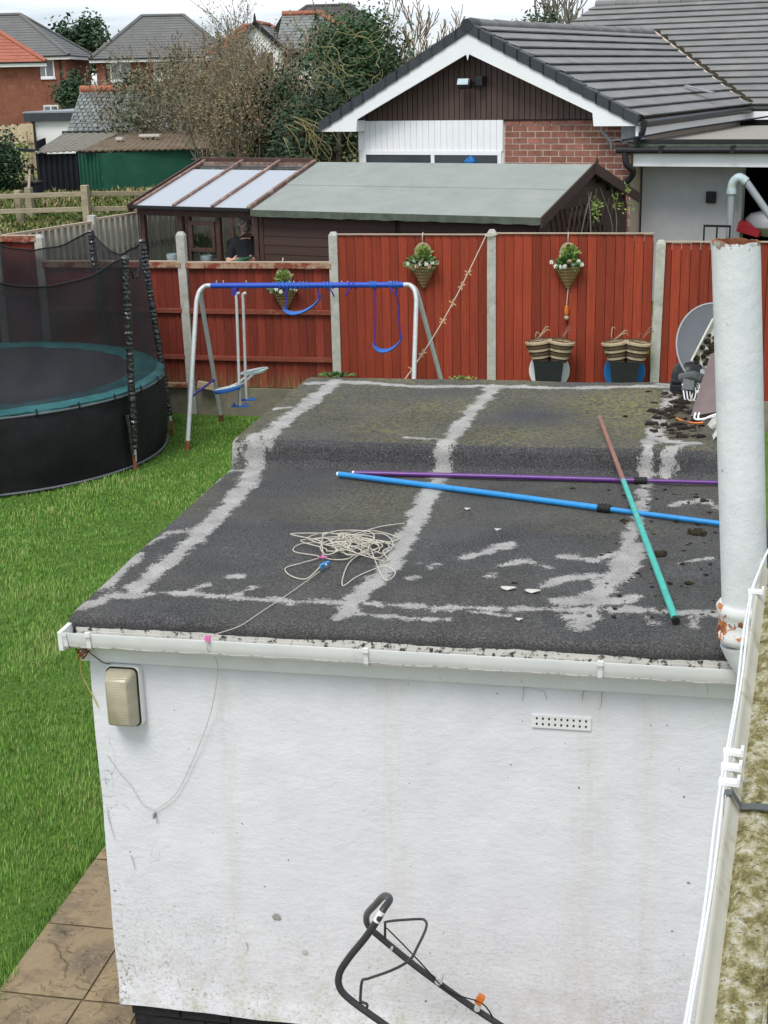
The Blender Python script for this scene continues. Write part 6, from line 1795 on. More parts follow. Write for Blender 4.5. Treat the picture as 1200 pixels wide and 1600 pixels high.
MB(BT).box((2.12, .44, 2.12), (2.26, .5, 2.28)).build('socket_box', 'pvc_black', cp, bevel=.01)
MB(BT).box((2.52, .46, 2.62), (2.55, .5, 2.78)).build('hinge', 'pvc_black', cp)
dp = thing('drain_pipe', 'grey plastic drainpipe with elbow in the carport opening', 'pipe', BT @ Vector((2.55, -.1, 1.7)))
MB().tube([V(2.62, -.1, .6), V(2.62, -.1, 2.36)], .05, 12).build('riser', 'pvc_grey', dp, smooth=True)
MB().tube(smooth_path([V(2.62, -.1, 2.36), V(2.64, -.1, 2.46), V(2.72, -.1, 2.52), V(2.82, -.1, 2.46)], 5), .062, 12).build('elbow', 'pale_plastic', dp, smooth=True)
MB().tube([V(2.62, -.1, 2.3), V(2.62, -.1, 2.36)], .07, 12).build('collar', 'pale_plastic', dp, smooth=True)
MB().tube([V(2.82, -.1, 2.46), V(3.25, -.1, 1.9), V(3.6, -.1, 1.6)], .05, 12).build('slope_pipe', 'pvc_grey', dp, smooth=True)
tag(MB(BT).box((2.3, -.3, 1.86), (2.68, -.27, 1.89)).box((2.3, -.3, 1.6), (2.32, -.28, 1.86)).box((2.66, -.3, 1.6), (2.68, -.28, 1.86)).box((2.48, -.3, 1.6), (2.5, -.28, 1.86)).build('railing', 'pvc_black', at=BT @ Vector((2.5, -.28, 1.6))), 'short black metal railing in front of the carport wall', 'railing')
tag(MB(BT).blob((3.0, .6, 1.85), .32, 2, 12, .2, .6).build('tarpaulin', 'tarp_grey', at=BT @ Vector((3.0, .6, 1.7)), smooth=True), 'crumpled pale grey sheet inside the carport', 'sheet')
tag(MB(BT).box((2.62, .3, 1.7), (2.95, .5, 1.86), Matrix.Rotation(.25, 3, 'Y')).build('red_box', 'box_red', at=BT @ Vector((2.8, .4, 1.6)), bevel=.02), 'red box beside the drainpipe in the carport', 'box')
tag(MB().tube(smooth_path([V(.95, -.05, 3.0), V(1.3, -.3, 3.06), V(2.0, -.6, 3.18), V(3.3, -1.2, 3.36), V(5.5, -2.2, 3.7)], 5), .012, 6).build('overhead_cable', 'pvc_black', at=V(1, 0, 3)), 'black overhead cable running right from the bungalow corner', 'cable')
bc = thing('cable_bracket', 'pale cable knot and bracket on the brick below the bargeboard', 'bracket', BT @ Vector((.75, -.05, 3.0)))
MB().tube(smooth_path([V(.7, -.05, 3.28), V(.72, -.08, 3.15), V(.8, -.1, 3.08), V(.86, -.08, 2.98), V(.86, -.06, 2.9)], 4), .02, 6).build('cord', 'lead_grey', bc)
MB().tube(smooth_path([V(.84, -.08, 3.0), V(.98, -.12, 3.03), V(1.1, -.1, 2.98)], 4), .016, 6).build('cord', 'lead_grey', bc)

# ================================================================== grey fence running back past the greenhouse
gfp = [Vector((-6.62, 9.4, 0)), Vector((-5.98, 11.62, 0)), Vector((-5.45, 13.4, 0)), Vector((-4.93, 15.2, 0)), Vector((-4.4, 17.0, 0)), Vector((-3.88, 18.8, 0)), Vector((-3.35, 20.6, 0))]
for i in range(1, len(gfp) - 1):
    a, b = gfp[i], gfp[i + 1]
    nm = ['', 'nearest the red fence', 'second beyond the red fence', 'beside the greenhouse end', 'behind the greenhouse', 'farthest behind the greenhouse'][i]
    z1 = 2.14 + .03 * i
    t = thing('grey_fence_panel', 'weathered grey fence panel ' + nm, 'fence panel', lerp(a, b, .5) + Vector((0, 0, .6)), 'grey fence panels')
    n_ = 15; d = (b - a) / n_
    for k in range(n_):
        p0 = a + d * k; mb = MB(); mb.beam(p0 + d * .5 + Vector((0, 0, .6)), p0 + d * .5 + Vector((0, 0, z1 - .02)), d.length * .97, .02 + .006 * (k % 2), (d.x, d.y, 0)); 
        mb.v = mb.v; mb.build('board', 'grey_wood', t)
    MB().beam(a + Vector((0, 0, z1)), b + Vector((0, 0, z1)), .06, .03).build('capping', 'cap_pale', t)
    for zz in (.95, 1.75): MB().beam(a + Vector((-.03, 0, zz)), b + Vector((-.03, 0, zz)), .03, .06).build('rail', 'grey_wood', t)
    mb = MB().box((a.x - .05, a.y - .05, .4), (a.x + .05, a.y + .05, z1 + .06))
    tag(mb.build('concrete_post', 'concrete', at=(a.x, a.y, .4), bevel=.008), 'grey concrete fence post at the panel ' + nm, 'post', 'posts of the grey fence')

# ================================================================== paddock: post and rail fence, outbuildings beyond
rf = thing('rail_fence', 'weathered timber post and rail fence across the paddock', 'fence', (-11.252, 25.630, 1.000))
A0, A1, A2 = Vector((-12.547, 23.427, 1.702)), Vector((-9.780, 23.476, 1.759)), Vector((-7.524, 24.971, 1.649))
for (a, b) in ((A0, A1), (A1, A2)):
    for dz in (0, -.31, -.62): MB().beam(a + Vector((0, 0, dz)), b + Vector((0, 0, dz)), .05, .1).build('rail', 'rail_wood', rf, bevel=.01)
for px, d_, w in ((28, 30, .13), (-40, 30, .13), (133, 29.4, .15), (235, 30, .13)):
    q = Vector((-11.379, 23.673, 1.727)) if px == 28 else (Vector((-9.742, 23.403, 1.842)) if px == 133 else (Vector((-12.283, 23.495, 1.748)) if px == -40 else Vector((-8.628, 24.232, 1.716))))
    MB().box((q.x - w / 2, q.y - w / 2, .6), (q.x + w / 2, q.y + w / 2, q.z + .1)).build('post', 'rail_wood', rf, bevel=.015)
q0, q1 = Vector((-11.601, 24.692, 1.714)), Vector((-14.709, 31.568, 1.829))
r2_ = thing('rail_fence', 'short timber fence running back beside the black shed', 'fence', (q0.x, q0.y, .9))
for dz in (.0, -.35): MB().beam(q0 + Vector((0, 0, dz)), q1 + Vector((0, 0, dz)), .05, .1).build('rail', 'rail_wood', r2_)
for t_ in (0, .5, 1):
    q = lerp(q0, q1, t_); MB().box((q.x - .07, q.y - .07, .6), (q.x + .07, q.y + .07, q.z + .1)).build('post', 'rail_wood', r2_)
bn = thing('wheelie_bin', 'dark blue wheelie bin behind the rail fence', 'bin', ((-13.038, 28.055, 1.457)[0] if False else Vector((-13.038, 28.055, 1.457)).x, Vector((-13.038, 28.055, 1.457)).y, .9))
q = Vector((-13.038, 28.055, 1.457)); MB().box((q.x - .16, q.y - .16, .8), (q.x + .16, q.y + .16, q.z + .2)).build('body', 'shirt_navy', bn, bevel=.03); MB().box((q.x - .18, q.y - .19, q.z + .2), (q.x + .18, q.y + .18, q.z + .26)).build('lid', 'pot_black', bn, bevel=.02)
for w_ in (-1, 1): MB().tube([(q.x + .18 * w_, q.y + .2, .95), (q.x + .22 * w_, q.y + .2, .95)], .1, 10).build('wheel', 'rubber', bn)

# corrugated sheds
def corr_wall(mb, a, b, z0, z1, pitch=.14, amp=.03):
    a, b = Vector(a), Vector(b); d = (b - a); ln = d.length; d.normalize(); nv = Vector((d.y, -d.x, 0)); n_ = int(ln / pitch * 6); P = []; F = []
    for i in range(n_ + 1):
        s_ = ln * i / n_; o_ = nv * amp * math.sin(2 * math.pi * s_ / pitch)
        q = a + d * s_ + o_; P += [(q.x, q.y, z0), (q.x, q.y, z1)]
    for i in range(n_): F.append((2 * i, 2 * i + 2, 2 * i + 3, 2 * i + 1))
    mb.poly(P, F)
def corr_roof(mb, A, B, C, D, pitch=.16, amp=.014):
    A, B, C, D = map(Vector, (A, B, C, D)); ln = (B - A).length; n_ = int(ln / pitch * 5); P = []; F = []
    for i in range(n_ + 1):
        t_ = i / n_; o_ = Vector((0, 0, amp * math.sin(2 * math.pi * ln * t_ / pitch)))
        P += [lerp(A, B, t_) + o_, lerp(D, C, t_) + o_, lerp(A, B, t_) + o_ - Vector((0, 0, .03))]
    for i in range(n_): F += [(3 * i, 3 * i + 3, 3 * i + 4, 3 * i + 1), (3 * i + 2, 3 * i + 5, 3 * i + 3, 3 * i)]
    mb.poly(P, F)
k0, k1, k2 = Vector((-13.671, 29.781, 2.264)), Vector((-12.635, 29.990, 2.256)), Vector((-9.635, 31.632, 2.130))
bs = thing('black_shed', 'black corrugated shed with mossy sheet roof in the paddock', 'shed', (k0.x + .5, k0.y, .8))
mb = MB(); corr_wall(mb, (k0.x, k0.y, 0), (k1.x, k1.y, 0), .7, k0.z); mb.build('front_sheet', 'corrugated_black', bs)
mb = MB(); corr_wall(mb, (k0.x - .9, k0.y + 2.6, 0), (k0.x, k0.y, 0), .7, k0.z + .3); mb.build('side_sheet', 'corrugated_black', bs)
mb = MB(); corr_roof(mb, (-13.664, 29.587, 2.322), (-12.438, 29.953, 2.350), (-12.908, 33.788, 2.625), (-14.484, 33.472, 2.644)); mb.build('roof_sheet', simple('asbestos_grey', (.2, .19, .165), .95, .25, 3, dirt=((.14, .12, .07), .5, .65, 3)), bs)
gs = thing('green_shed', 'green corrugated shed with rusty brown sheet roof', 'shed', (k1.x + 1.5, k1.y, .8))
mb = MB(); corr_wall(mb, (k1.x + .01, k1.y - .04, 0), (k1.x + .62, k1.y - .02, 0), .7, k1.z, .1, .025); mb.build('ribbed_sheet', 'corrugated_green', gs)
mb = MB(); corr_wall(mb, (k1.x + .62, k1.y - .02, 0), (k2.x, k2.y, 0), .7, k1.z, .9, .006); mb.build('flat_sheet', 'corrugated_green', gs)
mb = MB(); corr_roof(mb, (-12.419, 29.742, 2.345), (-9.495, 31.494, 2.281), (-10.533, 34.822, 2.670), (-13.101, 34.288, 2.643)); mb.build('roof_sheet', 'asbestos', gs)
for px in (0, 1):
    q = Vector((-12.170, 31.774, 2.532)) if px == 0 else Vector((-11.573, 32.444, 2.577)); MB().box(q - Vector((.09 + .2 * px, .1, .02)), q + Vector((.09 + .2 * px, .1, .04))).build('pale_patch', 'paint_flake', gs)
mb = MB(); corr_wall(mb, (k2.x, k2.y, 0), (k2.x + 1, k2.y + 3, 0), .7, k2.z); mb.build('side_sheet', 'corrugated_green', gs)
mb = MB(); mb.beam((-14.333, 30.210, 2.361), (-13.626, 29.814, 2.341), .06, .08); mb.build('gutter_end', 'pvc_black', bs)

# slate-roofed store behind
sl = thing('slate_store', 'low store with mossy slate roof and red ridge tiles', 'building', Vector((-14.374, 36.648, 0.784)))
sA, sB, sD, sC = Vector((-15.467, 35.926, 2.595)), Vector((-12.321, 38.146, 2.516)), Vector((-16.027, 38.513, 3.717)), Vector((-13.102, 40.703, 3.686))
nrow = 11
for k in range(nrow):
    t0, t1 = k / nrow, (k + 1) / nrow + .03
    a, b, c, d = lerp(sA, sD, t0), lerp(sB, sC, t0), lerp(sB, sC, t1), lerp(sA, sD, t1)
    nrm = (b - a).cross(d - a).normalized(); nrm = nrm if nrm.z > 0 else -nrm
    ns = 24
    for i in range(ns):
        off = .5 if k % 2 else 0
        u0, u1 = max(0, (i - off) / ns), min(1, (i + 1 - off) / ns)
        if u1 <= u0: continue
        g = .004; lift = nrm * (.028 + rng.uniform(-.008, .008))
        P = [lerp(a, b, u0 + g) + lift, lerp(a, b, u1 - g) + lift, lerp(d, c, u1 - g) + nrm * .005, lerp(d, c, u0 + g) + nrm * .005]
        Q = [q - nrm * .014 for q in P]
        MB().poly(P + Q, [(0, 1, 2, 3), (7, 6, 5, 4), (0, 4, 5, 1), (1, 5, 6, 2), (2, 6, 7, 3), (3, 7, 4, 0)]).build('slate', 'slate', sl)
for i in range(11):
    a = lerp(sD, sC, i / 11 + .002); b = lerp(sD, sC, (i + 1) / 11 - .004); MB().tube([a + Vector((0, 0, .05)), b + Vector((0, 0, .04))], .13, 8).build('ridge_tile', 'ridge_red', sl, smooth=True)
bk = (sD - sA); bk = Vector((bk.x, bk.y, 0))
MB().poly([sD, sC, sC + bk + Vector((0, 0, sB.z - sC.z)), sD + bk + Vector((0, 0, sA.z - sD.z))], [(0, 1, 2, 3)]).build('rear_slope', 'slate', sl)
MB().poly([sA + Vector((.15, .2, -.05)), sB + Vector((0, .2, -.05)), (sB.x, sB.y + .2, .5), (sA.x + .15, sA.y + .2, .5)], [(0, 1, 2, 3)]).build('wall', 'dark_void', sl)
MB().poly([sA + Vector((.15, .2, -.05)), sD + Vector((.1, 0, -.1)), sA + bk * 2 + Vector((.15, 0, -.05)), ((sA + bk * 2).x + .15, (sA + bk * 2).y, .5), (sA.x + .15, sA.y + .2, .5)], [(0, 1, 2, 3, 4)]).build('gable_wall', 'white_render', sl)
MB().tube([sA + Vector((-.1, -.08, -.04)), sB + Vector((0, -.08, -.04))], .07, 8).build('gutter', 'pvc_black', sl)
MB().beam(sA + Vector((.2, .0, -.2)), sB + Vector((0, .0, -.2)), .06, .1).build('fascia', 'lead_grey', sl)
# white flat-roofed garage
g0, g1 = Vector((-18.325, 39.680, 2.810)), Vector((-16.420, 41.138, 2.812))
wg_ = thing('white_garage', 'white garage with dark flat roof edge behind black shed', 'garage', (g0.x + 1, g0.y + 1, .6))
MB().box((g0.x, g0.y, .3), (g1.x, g0.y + 4, g0.z)).build('wall', 'white_render', wg_)
MB().box((g0.x - .15, g0.y - .15, g0.z), (g1.x + .1, g0.y + 4.1, g0.z + .26)).build('roof', 'dark_verge', wg_)
MB().box((g0.x - .16, g0.y - .16, g0.z + .26), (g1.x + .1, g0.y + 4.1, g0.z + .31)).build('roof_trim', 'lead_grey', wg_)
MB().tube([(g0.x + .12, g0.y - .05, g0.z), (g0.x + .16, g0.y - .05, .4)], .05, 6).build('downpipe', 'pvc_black', wg_)
# new close-board fence
nf = thing('timber_fence', 'pale new close-boarded timber fence at far left', 'fence', Vector((-18.627, 39.247, 1.626)))
n0, n1 = Vector((-19.889, 39.322, 2.687)), Vector((-18.063, 39.291, 2.759))
nbd = 17
for k in range(nbd):
    a, b = lerp(n0, n1, k / nbd), lerp(n0, n1, (k + .96) / nbd); z1 = a.z + rng.uniform(-.02, .02)
    MB().box((a.x, a.y, .3), (b.x, a.y + .02, z1)).build('board', 'pale_wood', nf)
MB().beam(n0 + Vector((0, -.03, -.55)), n1 + Vector((0, -.03, -.55)), .04, .1).build('rail', 'pale_wood', nf)
q = Vector((-18.232, 39.078, 2.531)); MB().box((q.x - .06, q.y - .1, .3), (q.x + .06, q.y, q.z)).build('post', 'pale_wood', nf)
mb = MB(); foliage(mb, Vector((-17.611, 37.409, 1.915)), .35, .3, .3, 90, .06, rng); wk = stuff(mb.build('weeds', 'leaf_lime', at=Vector((-17.607, 37.380, 1.820)))); wk['label'] = 'yellow-green weeds at the foot of the pale fence'; wk['category'] = 'weeds'

# ================================================================== houses
def strips(nm, A, B, C, D, n_, mat, par, th=.03):
    """one mesh of lapped courses on a far roof slope"""
    mb = MB()
    for k in range(n_):
        t0, t1 = k / n_, min(1, (k + 1) / n_ + .01)
        a, b, c, d = lerp(A, D, t0), lerp(B, C, t0), lerp(B, C, t1), lerp(A, D, t1)
        nrm = (b - a).cross(d - a)
        if nrm.length < 1e-6: continue
        nrm.normalize(); nrm = nrm if nrm.z > 0 else -nrm
        mb.poly([a + nrm * th, b + nrm * th, c + nrm * .004, d + nrm * .004, a, b], [(0, 1, 2, 3), (4, 5, 1, 0)])
    return mb.build(nm, mat, par, fix=False)
def house(name, label, corner, yaw, L_, Wd, rise, hip, tile, wall, wins, side='right', wallh=6.5, ridge_mat=None, eave=.35, pipe=True):
    """corner: front-right (or front-left) eave corner; x runs along the front, y away"""
    T = frame((corner[0], corner[1], 0), yaw); ez = corner[2]
    xl, xr = (-L_, 0) if side == 'right' else (0, L_)
    t = thing(name, label, 'house', T @ Vector(((xl + xr) / 2, Wd / 2, 0)))
    MB(T).box((xl + eave, eave, ez - wallh), (xr - eave, Wd - eave, ez - .02)).build('wall', wall, t)
    V_ = lambda x, y, z: T @ Vector((x, y, z))
    ry = Wd / 2; r0, r1 = V_(xl + hip, ry, ez + rise), V_(xr - hip, ry, ez + rise)
    c = [V_(xl, 0, ez), V_(xr, 0, ez), V_(xr, Wd, ez), V_(xl, Wd, ez)]
    n_ = 16
    rf_ = strips('roof', c[0], c[1], r1, r0, n_, tile, t)
    strips('roof_side', c[1], c[2], r1, r1, n_, tile, rf_); strips('roof_back', c[2], c[3], r0, r1, n_, tile, rf_); strips('roof_side', c[3], c[0], r0, r0, n_, tile, rf_)
    rm = ridge_mat or tile
    for a, b in ((c[0], r0), (c[1], r1), (c[2], r1), (c[3], r0), (r0, r1)):
        MB().tube([a + Vector((0, 0, .05)), b + Vector((0, 0, .05))], .13, 6).build('ridge_tiles', rm, rf_)
    for (x0, y0, x1, y1) in ((xl, 0, xr, 0), (xr, 0, xr, Wd), (xl, 0, xl, Wd)):
        MB().beam(V_(x0, y0, ez - .12), V_(x1, y1, ez - .12), .06, .2).build('fascia', 'upvc_white', t)
        MB().beam(V_(x0, y0 - .05, ez), V_(x1, y1 - .05, ez), .1, .09).build('gutter', 'pvc_black', t)
    if pipe:
        px = xr - .7 if side == 'right' else xl + 1.0
        MB(T).beam((px, eave - .06, ez - .1), (px, eave - .06, ez - wallh), .09, .09, (1, 0, 0)).build('downpipe', 'pvc_black', t)
    for (x, z, w, h) in wins:
        f_ = MB(T).box((x, eave - .04, ez + z), (x + w, eave + .02, ez + z + h)).build('window', 'upvc_white', t)
        m2 = 2
        for q in range(m2):
            a = x + .09 + q * (w - .09) / m2
            MB(T).box((a, eave - .05, ez + z + .12), (a + (w - .09) / m2 - .09, eave - .042, ez + z + h - .1)).build('pane', 'pane_far', f_)
        MB(T).box((x - .06, eave - .1, ez + z - .09), (x + w + .06, eave, ez + z)).build('sill', 'upvc_white', f_)
    return t
house('house', 'red brick house end with orange tiled roof at far left', (-31.864, 71.812, 5.118), .43, 10, 8, 2.9, 4.2, 'tile_red_far', 'brick_far', [], 'right', 6.5, pipe=False)
house('house', 'brick house with grey hipped roof behind the orange-roofed one', (-36.526, 85.989, 5.689), .2, 9.5, 9.0, 2.75, 4.0, 'tile_grey_far', 'brick_far', [(-2.25, -1.35, 1.15, 1.15), (-2.05, -3.65, 1.0, .6)], 'right', 6.5)
house('house', 'brick house with wide grey hipped roof in centre left', (-35.619, 87.163, 5.437), .28, 9.4, 8.0, 2.75, 3.3, 'tile_grey_far', 'brick_far', [(1.25, -1.4, 1.35, 1.2), (4.1, -1.4, 1.0, 1.1), (6.0, -1.4, 1.2, 1.2)], 'left', 6.5)
house('house', 'distant house with dark grey hipped roof behind the trees', (-28.937, 109.539, 7.726), .1, 7.5, 7, 1.75, 2.0, simple('tile_brown_far', (.1, .09, .088), .85, .15, .8), 'brick_far', [], 'left', 6.5, pipe=False)
house('house', 'house roof of orange tiles left of the white gable', (-26.497, 83.708, 5.498), .2, 6.0, 6, 1.7, 2.2, 'tile_red_far', 'brick_far', [], 'left', 6.0, pipe=False)
# white gabled house with black bargeboards and red ridge tiles
hw = (-20.759, 69.935, 5.515); T = frame((hw[0], hw[1], 0), .1)
ez = hw[2]; wh = thing('white_house', 'white house with black bargeboarded gable and slate roof', 'house', T @ Vector((1.5, 2, ez - 6)))
gw, gr = 2.85, 1.22
MB(T).box((.15, .2, ez - 6), (gw - .15, 4, ez)).build('gable_wall', 'white_render', wh)
MB(T).prism([(.15, ez - .01), (gw - .15, ez - .01), (gw / 2, ez + gr - .1)], 'y', .2, 1).build('gable_wall', 'white_render', wh)
for s_ in (0, 1):
    a = (0 if s_ == 0 else gw); MB(T).beam((a, .05, ez - .08), (gw / 2, .05, ez + gr), .1, .24, (0, 0, 1)).build('bargeboard', 'pvc_black', wh)
    V_ = lambda x, y, z: T @ Vector((x, y, z)); strips('gable_slope', V_(a, 0, ez), V_(a, 4.5, ez), V_(gw / 2, 4.5, ez + gr), V_(gw / 2, 0, ez + gr), 8, 'slate', wh)
MB(T).tube([(gw / 2, .02, ez + gr), (gw / 2, .02, ez + gr + .3), (gw / 2, .02, ez + gr + .5)], [.09, .07, .02], 6).build('finial', 'pvc_black', wh)
MB(T).tube([(gw / 2, 0, ez + gr + .05), (gw / 2, 4.5, ez + gr + .05)], .12, 6).build('ridge_tiles', 'tile_red_far', wh)
for x in (.55, 1.6):
    f_ = MB(T).box((x, .15, ez - 1.5), (x + .75, .22, ez - .15)).build('window', 'upvc_white', wh); MB(T).box((x + .07, .13, ez - 1.4), (x + .68, .152, ez - .25)).build('pane', 'clad_brown', f_)
MB(T).box((gw - .2, 1.5, ez - 6), (7.0, 7, ez - .05)).build('wall', 'white_render', wh)
e0, e1, e2, e3 = V_(gw - .6, 1.2, ez - .1), V_(7.3, 1.2, ez - .1), V_(7.3, 7.2, ez - .1), V_(.3, 7.2, ez - .1); r0, r1 = V_(2.2, 4.2, ez + 1.75), V_(4.3, 4.2, ez + 1.75)
strips('roof', e0, e1, r1, r0, 12, 'slate', wh); strips('roof_side', e1, e2, r1, r1, 12, 'slate', wh); strips('roof_back', e2, e3, r0, r1, 12, 'slate', wh)
for a, b in ((e1, r1), (r0, r1), (e2, r1)): MB().tube([a + Vector((0, 0, .06)), b + Vector((0, 0, .06))], .17, 6).build('ridge_tiles', 'tile_red_far', wh)
MB(T).box((2.6, 1.1, ez - .5), (7.2, 1.25, ez - .12)).build('fascia', 'pvc_black', wh)
MB(T).tube([(-.6, .6, ez - 2), (-.6, .6, ez + .6)], .1, 8).build('vent_pipe', 'pvc_black', wh)

# ================================================================== trees and bushes
def branch(mb, p0, d, ln, r, depth, r_, spread, up, wig, segs=4, kids=3, ends=None, minr=.004):
    pts = [Vector(p0)]; dd = Vector(d).normalized()
    for s_ in range(segs):
        dd = (dd + Vector((r_.gauss(0, wig), r_.gauss(0, wig), r_.gauss(0, wig) + up))).normalized()
        pts.append(pts[-1] + dd * ln / segs)
    rs = [max(minr, r * (1 - .6 * i / segs)) for i in range(segs + 1)]
    mb.tube(pts, rs, 3 if r < .02 else 5, False)
    if ends is not None: ends.extend(pts[1:])
    if depth > 0:
        for k in range(kids):
            i = r_.randint(max(1, segs // 2 - 1), segs); a = r_.uniform(0, 6.28)
            nd = (dd + Vector((math.cos(a), math.sin(a), r_.uniform(-.3, .6))) * spread).normalized()
            branch(mb, pts[i], nd, ln * r_.uniform(.5, .8), rs[i] * .62, depth - 1, r_, spread, up, wig, segs, kids, ends, minr)
def leaf_cloud(mb, pts, n, size, r_, spread):
    for _ in range(n):
        c = Vector(r_.choice(pts)); q = c + Vector((r_.gauss(0, spread), r_.gauss(0, spread), r_.gauss(0, spread)))
        d1 = Vector((r_.gauss(0, 1), r_.gauss(0, 1), r_.gauss(0, .7))).normalized(); mb.leaf(q, size * r_.uniform(.6, 1.4), d1, d1.orthogonal().normalized())
def clump_pts(c, rad, k, r_, shell=.5):
    out = []
    for _ in range(k):
        d = Vector((r_.gauss(0, 1), r_.gauss(0, 1), r_.gauss(0, 1))).normalized(); s_ = shell + (1 - shell) * r_.random()
        out.append(Vector(c) + Vector((d.x * rad[0] * s_, d.y * rad[1] * s_, d.z * rad[2] * s_)))
    return out
def shrub(name, label, base, spread_w, height, stems, mat, lmat, leaves, lsize, seed, depth=3, kids=3, up=.1, cat='bush', lspread=.12, wig=.16, minr=.006):
    r_ = random.Random(seed); t = thing(name, label, cat, base); mb = MB(); ends = []; trunk = MB()
    for k in range(stems):
        a = r_.uniform(0, 6.28); q = Vector(base) + Vector((math.cos(a), math.sin(a), 0)) * spread_w * .45 * r_.random()
        d = Vector((math.cos(a) * r_.uniform(.1, .75), math.sin(a) * r_.uniform(.1, .75), 1))
        (trunk if k < 2 else mb).tube([q - Vector((0, 0, .3)), q + d * .15], .03, 5)
        branch(mb, q, d, height * r_.uniform(.38, .58), .026, depth, r_, .6, up, wig, 4, kids, ends, minr)
    trunk.build('trunk', 'bark', t); mb.build('branches', mat, t)
    if leaves:
        ml = MB(); leaf_cloud(ml, ends, leaves, lsize, r_, lspread); ml.build('crown', lmat, t)
    return t
B = lambda q, z: (q[0], q[1], z)
shrub('bare_bush', 'tangled brown leafless bush in front of the slate store', B((-10.835, 35.679, 2.195), .7), 4.4, 4.3, 22, 'twig_brown', 'leaf_brown', 9000, .04, 21, 4, 3, minr=.009, lspread=.14)
shrub('bare_bush', 'dense brown twiggy bush right of the slate store', B((-5.853, 23.978, 2.499), .9), 3.0, 3.7, 22, 'twig_brown', 'leaf_brown', 9000, .032, 22, 4, 3, lspread=.11)
shrub('leafy_bush', 'grey-green leafy bush overhanging the green shed', B((-11.987, 34.926, 2.247), .7), 2.2, 3.6, 12, 'twig_grey', 'leaf_grey', 5200, .07, 23, 3, 3, lspread=.2)
shrub('bare_bush', 'pale bare bush above the middle of the hedge', B((-8.461, 31.009, 2.781), .8), 3.6, 4.6, 14, 'twig_grey', 'leaf_brown', 6000, .036, 24, 4, 3, lspread=.14)
def dense_tree(name, label, base, c, rad, clumps, leaves, size, mat, seed, trunk=.14, sp=.22, cat='tree'):
    r_ = random.Random(seed); t = thing(name, label, cat, base); mb = MB()
    mb.tube(smooth_path([Vector(base) - Vector((0, 0, .3)), lerp(base, c, .5) + Vector((r_.uniform(-.1, .1), 0, 0)), Vector(c)], 4), [trunk * (1 - .07 * i) for i in range(9)], 7)
    P = clump_pts(c, rad, clumps, r_)
    for q in P[::3]: mb.tube(smooth_path([lerp(base, c, .7), lerp(c, q, .5), q], 3), .02, 4)
    mb.build('trunk', 'bark', t)
    ml = MB()
    wts = [r_.uniform(.3, 1.0) for _ in P]
    for q, w in zip(P, wts): leaf_cloud(ml, [q], int(leaves / clumps * w * 1.6), size, r_, sp * r_.uniform(.7, 1.3))
    ml.build('crown', mat, t)
    return t
q = (-3.613, 22.758, 3.959); dense_tree('ivy_tree', 'dark ivy-covered evergreen tree left of the bungalow gable', B(q, .9), (-3.640, 22.771, 4.018), (.85, .8, 1.05), 46, 9500, .045, 'leaf_ivy', 31)
q = (-3.421, 20.342, 2.940); dense_tree('evergreen_bush', 'dark evergreen undergrowth below the twisted branches', B(q, .9), (-3.749, 20.243, 2.840), (1.0, .8, .95), 36, 5200, .05, 'leaf_dark', 32)
q = (-5.271, 23.099, 2.724); dense_tree('evergreen_bush', 'dark evergreen mass behind the brown bushes', B(q, .9), (-5.327, 23.605, 3.011), (1.3, .8, 1.3), 40, 4800, .055, 'leaf_dark', 33)
# contorted yellow-green branches
r_ = random.Random(41); q = (-3.531, 19.843, 3.125); tw = thing('twisted_willow', 'contorted yellow-green bare branches beside the bungalow gable', 'tree', B(q, .9)); mb = MB()
for k in range(30):
    s_ = Vector((-3.465, 20.128, 3.650)) + Vector((r_.gauss(0, .38), r_.gauss(0, .3), r_.gauss(0, .55)))
    pts = [s_]; a = r_.uniform(0, 6.28); dr = Vector((math.cos(a), math.sin(a) * .5, r_.uniform(-.5, .8)))
    for i in range(9):
        a += r_.gauss(.25, .9); dr = (dr * .6 + Vector((math.cos(a), .4 * math.sin(a * 1.3), math.sin(a)))).normalized(); pts.append(pts[-1] + dr * .11)
    mb.tube(smooth_path(pts, 3), [.0085 - .0002 * i for i in range(28)], 4, False)
for k in range(14):
    s_ = Vector((-3.752, 19.572, 3.085)) + Vector((r_.gauss(0, .2), 0, r_.gauss(0, .1)))
    mb.tube(smooth_path([s_, s_ + Vector((r_.uniform(-.3, .1), 0, .1)), s_ + Vector((.1 + r_.uniform(-.2, .2), -.1, -.15)), s_ + Vector((r_.uniform(.0, .3), 0, -.5))], 4), .008, 4, False)
mb.build('crown', 'twig_yellow', tw)
MB().tube(smooth_path([B(q, .6), Vector((-3.492, 19.890, 2.907)), Vector((-3.407, 20.106, 3.542))], 5), [.07 - .004 * i for i in range(11)], 6).build('trunk', 'bark', tw)
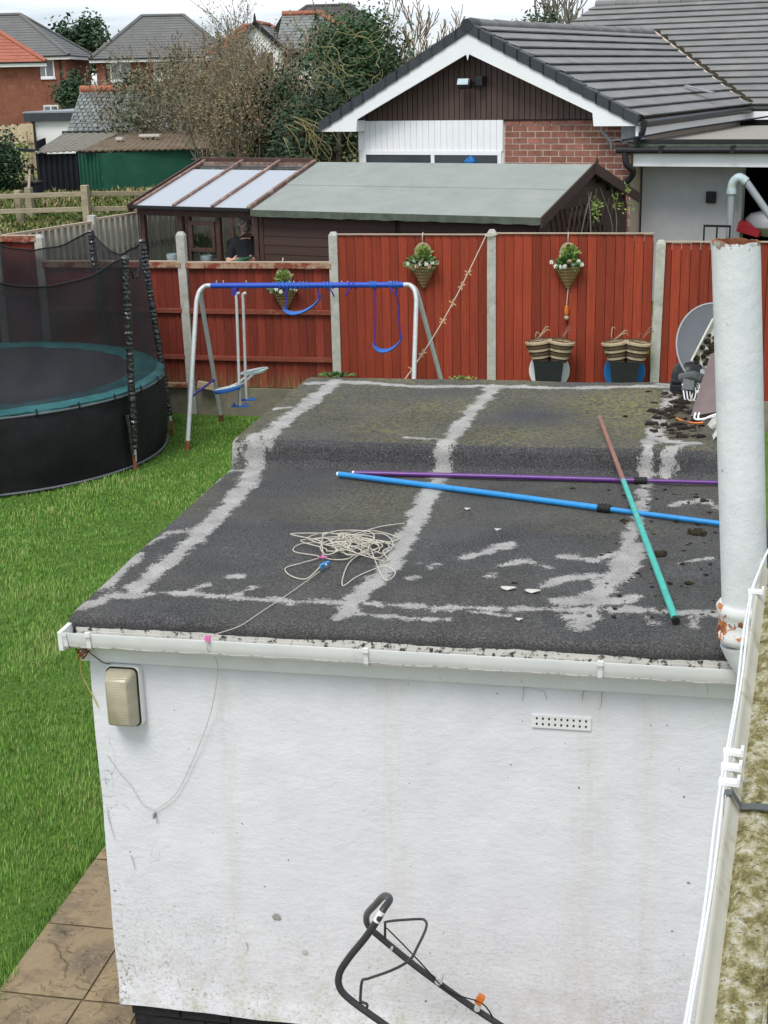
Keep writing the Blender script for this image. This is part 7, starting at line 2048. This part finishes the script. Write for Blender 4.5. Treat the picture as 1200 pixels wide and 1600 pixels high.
# far bare trees on the skyline
def bare_tree(label, base, h, seed, mat='twig_brown', depth=4, minr=.02):
    r_ = random.Random(seed); t = thing('bare_tree', label, 'tree', base); mb = MB()
    branch(mb, Vector(base), (0, 0, 1), h * .45, .16, depth, r_, .55, .12, .12, 4, 4, None, minr)
    mb.build('branches', mat, t); MB().tube([Vector(base) - Vector((0, 0, .4)), Vector(base) + Vector((0, 0, h * .2))], .17, 6).build('trunk', 'bark', t)
bare_tree('distant bare tree behind the ivy tree', B((-10.309, 58.506, 3.130), .6), 7.2, 51)
bare_tree('distant bare tree just left of the gable apex', B((-8.087, 54.696, 3.151), .6), 5.8, 52)
bare_tree('distant reddish bare tree above the gable slope', B((-8.483, 63.115, 3.015), .6), 6.0, 53)
bare_tree('thin bare tree behind the white house roof', B((-13.941, 66.288, 3.068), .6), 7.0, 54, 'twig_grey')
bare_tree('bare tree top rising behind the bungalow roof', B((-2.018, 41.558, 4.974), .6), 5.9, 55, 'twig_grey')
q = (-1.771, 37.417, 5.230); dense_tree('evergreen_bush', 'dark evergreen top behind the bungalow ridge', B(q, .6), (-1.716, 37.417, 5.195), (.5, .5, .35), 10, 500, .07, 'leaf_dark', 36)
q = (-43.315, 104.252, 7.052); dense_tree('conifer', 'dark conifer between the two grey house roofs', B(q, .4), (-42.619, 102.140, 6.673), (2.2, 1.5, 1.7), 26, 2600, .22, 'leaf_hedge', 61, .3, .5)
q = (-22.817, 53.793, 3.065); dense_tree('clipped_bush', 'round dark green bush before the brick house', B(q, .6), (-22.858, 53.907, 3.454), (.62, .6, .72), 26, 2600, .09, 'leaf_hedge', 62, .1, .22, 'bush')
q = (-15.456, 31.328, 1.551); dense_tree('laurel_bush', 'dark green laurel at the left edge of the paddock', B(q, .9), (-15.133, 30.437, 1.905), (.55, .6, .85), 30, 3600, .06, 'leaf_hedge', 63, .1, .2, 'bush')
q = (-23.903, 64.589, 4.143); dense_tree('evergreen_bush', 'small dark bush below the window of the brick house', B(q, .6), (-23.836, 64.564, 4.020), (.7, .5, .35), 10, 700, .09, 'leaf_dark', 64, .08, .2, 'bush')
# rough tussocky grass on the paddock bank
def bank_keep(X, Y): return (X < -4.5 - (Y - 18) * .12) & (X > -9 - (Y - 12) * .62)
g2 = make_grass('paddock_grass', (-22, -3), (12.5, 34), lambda X, Y, mx: 420. if mx else np.full_like(X, 420.), .13, .022, bank_keep, lambda X, Y: np.array([terrain(a, b) for a, b in zip(X, Y)]), 'paddock_blade', .7, (.5, .3))
g2['label'] = 'rough grass on the paddock beyond the fences'; g2['category'] = 'grass'
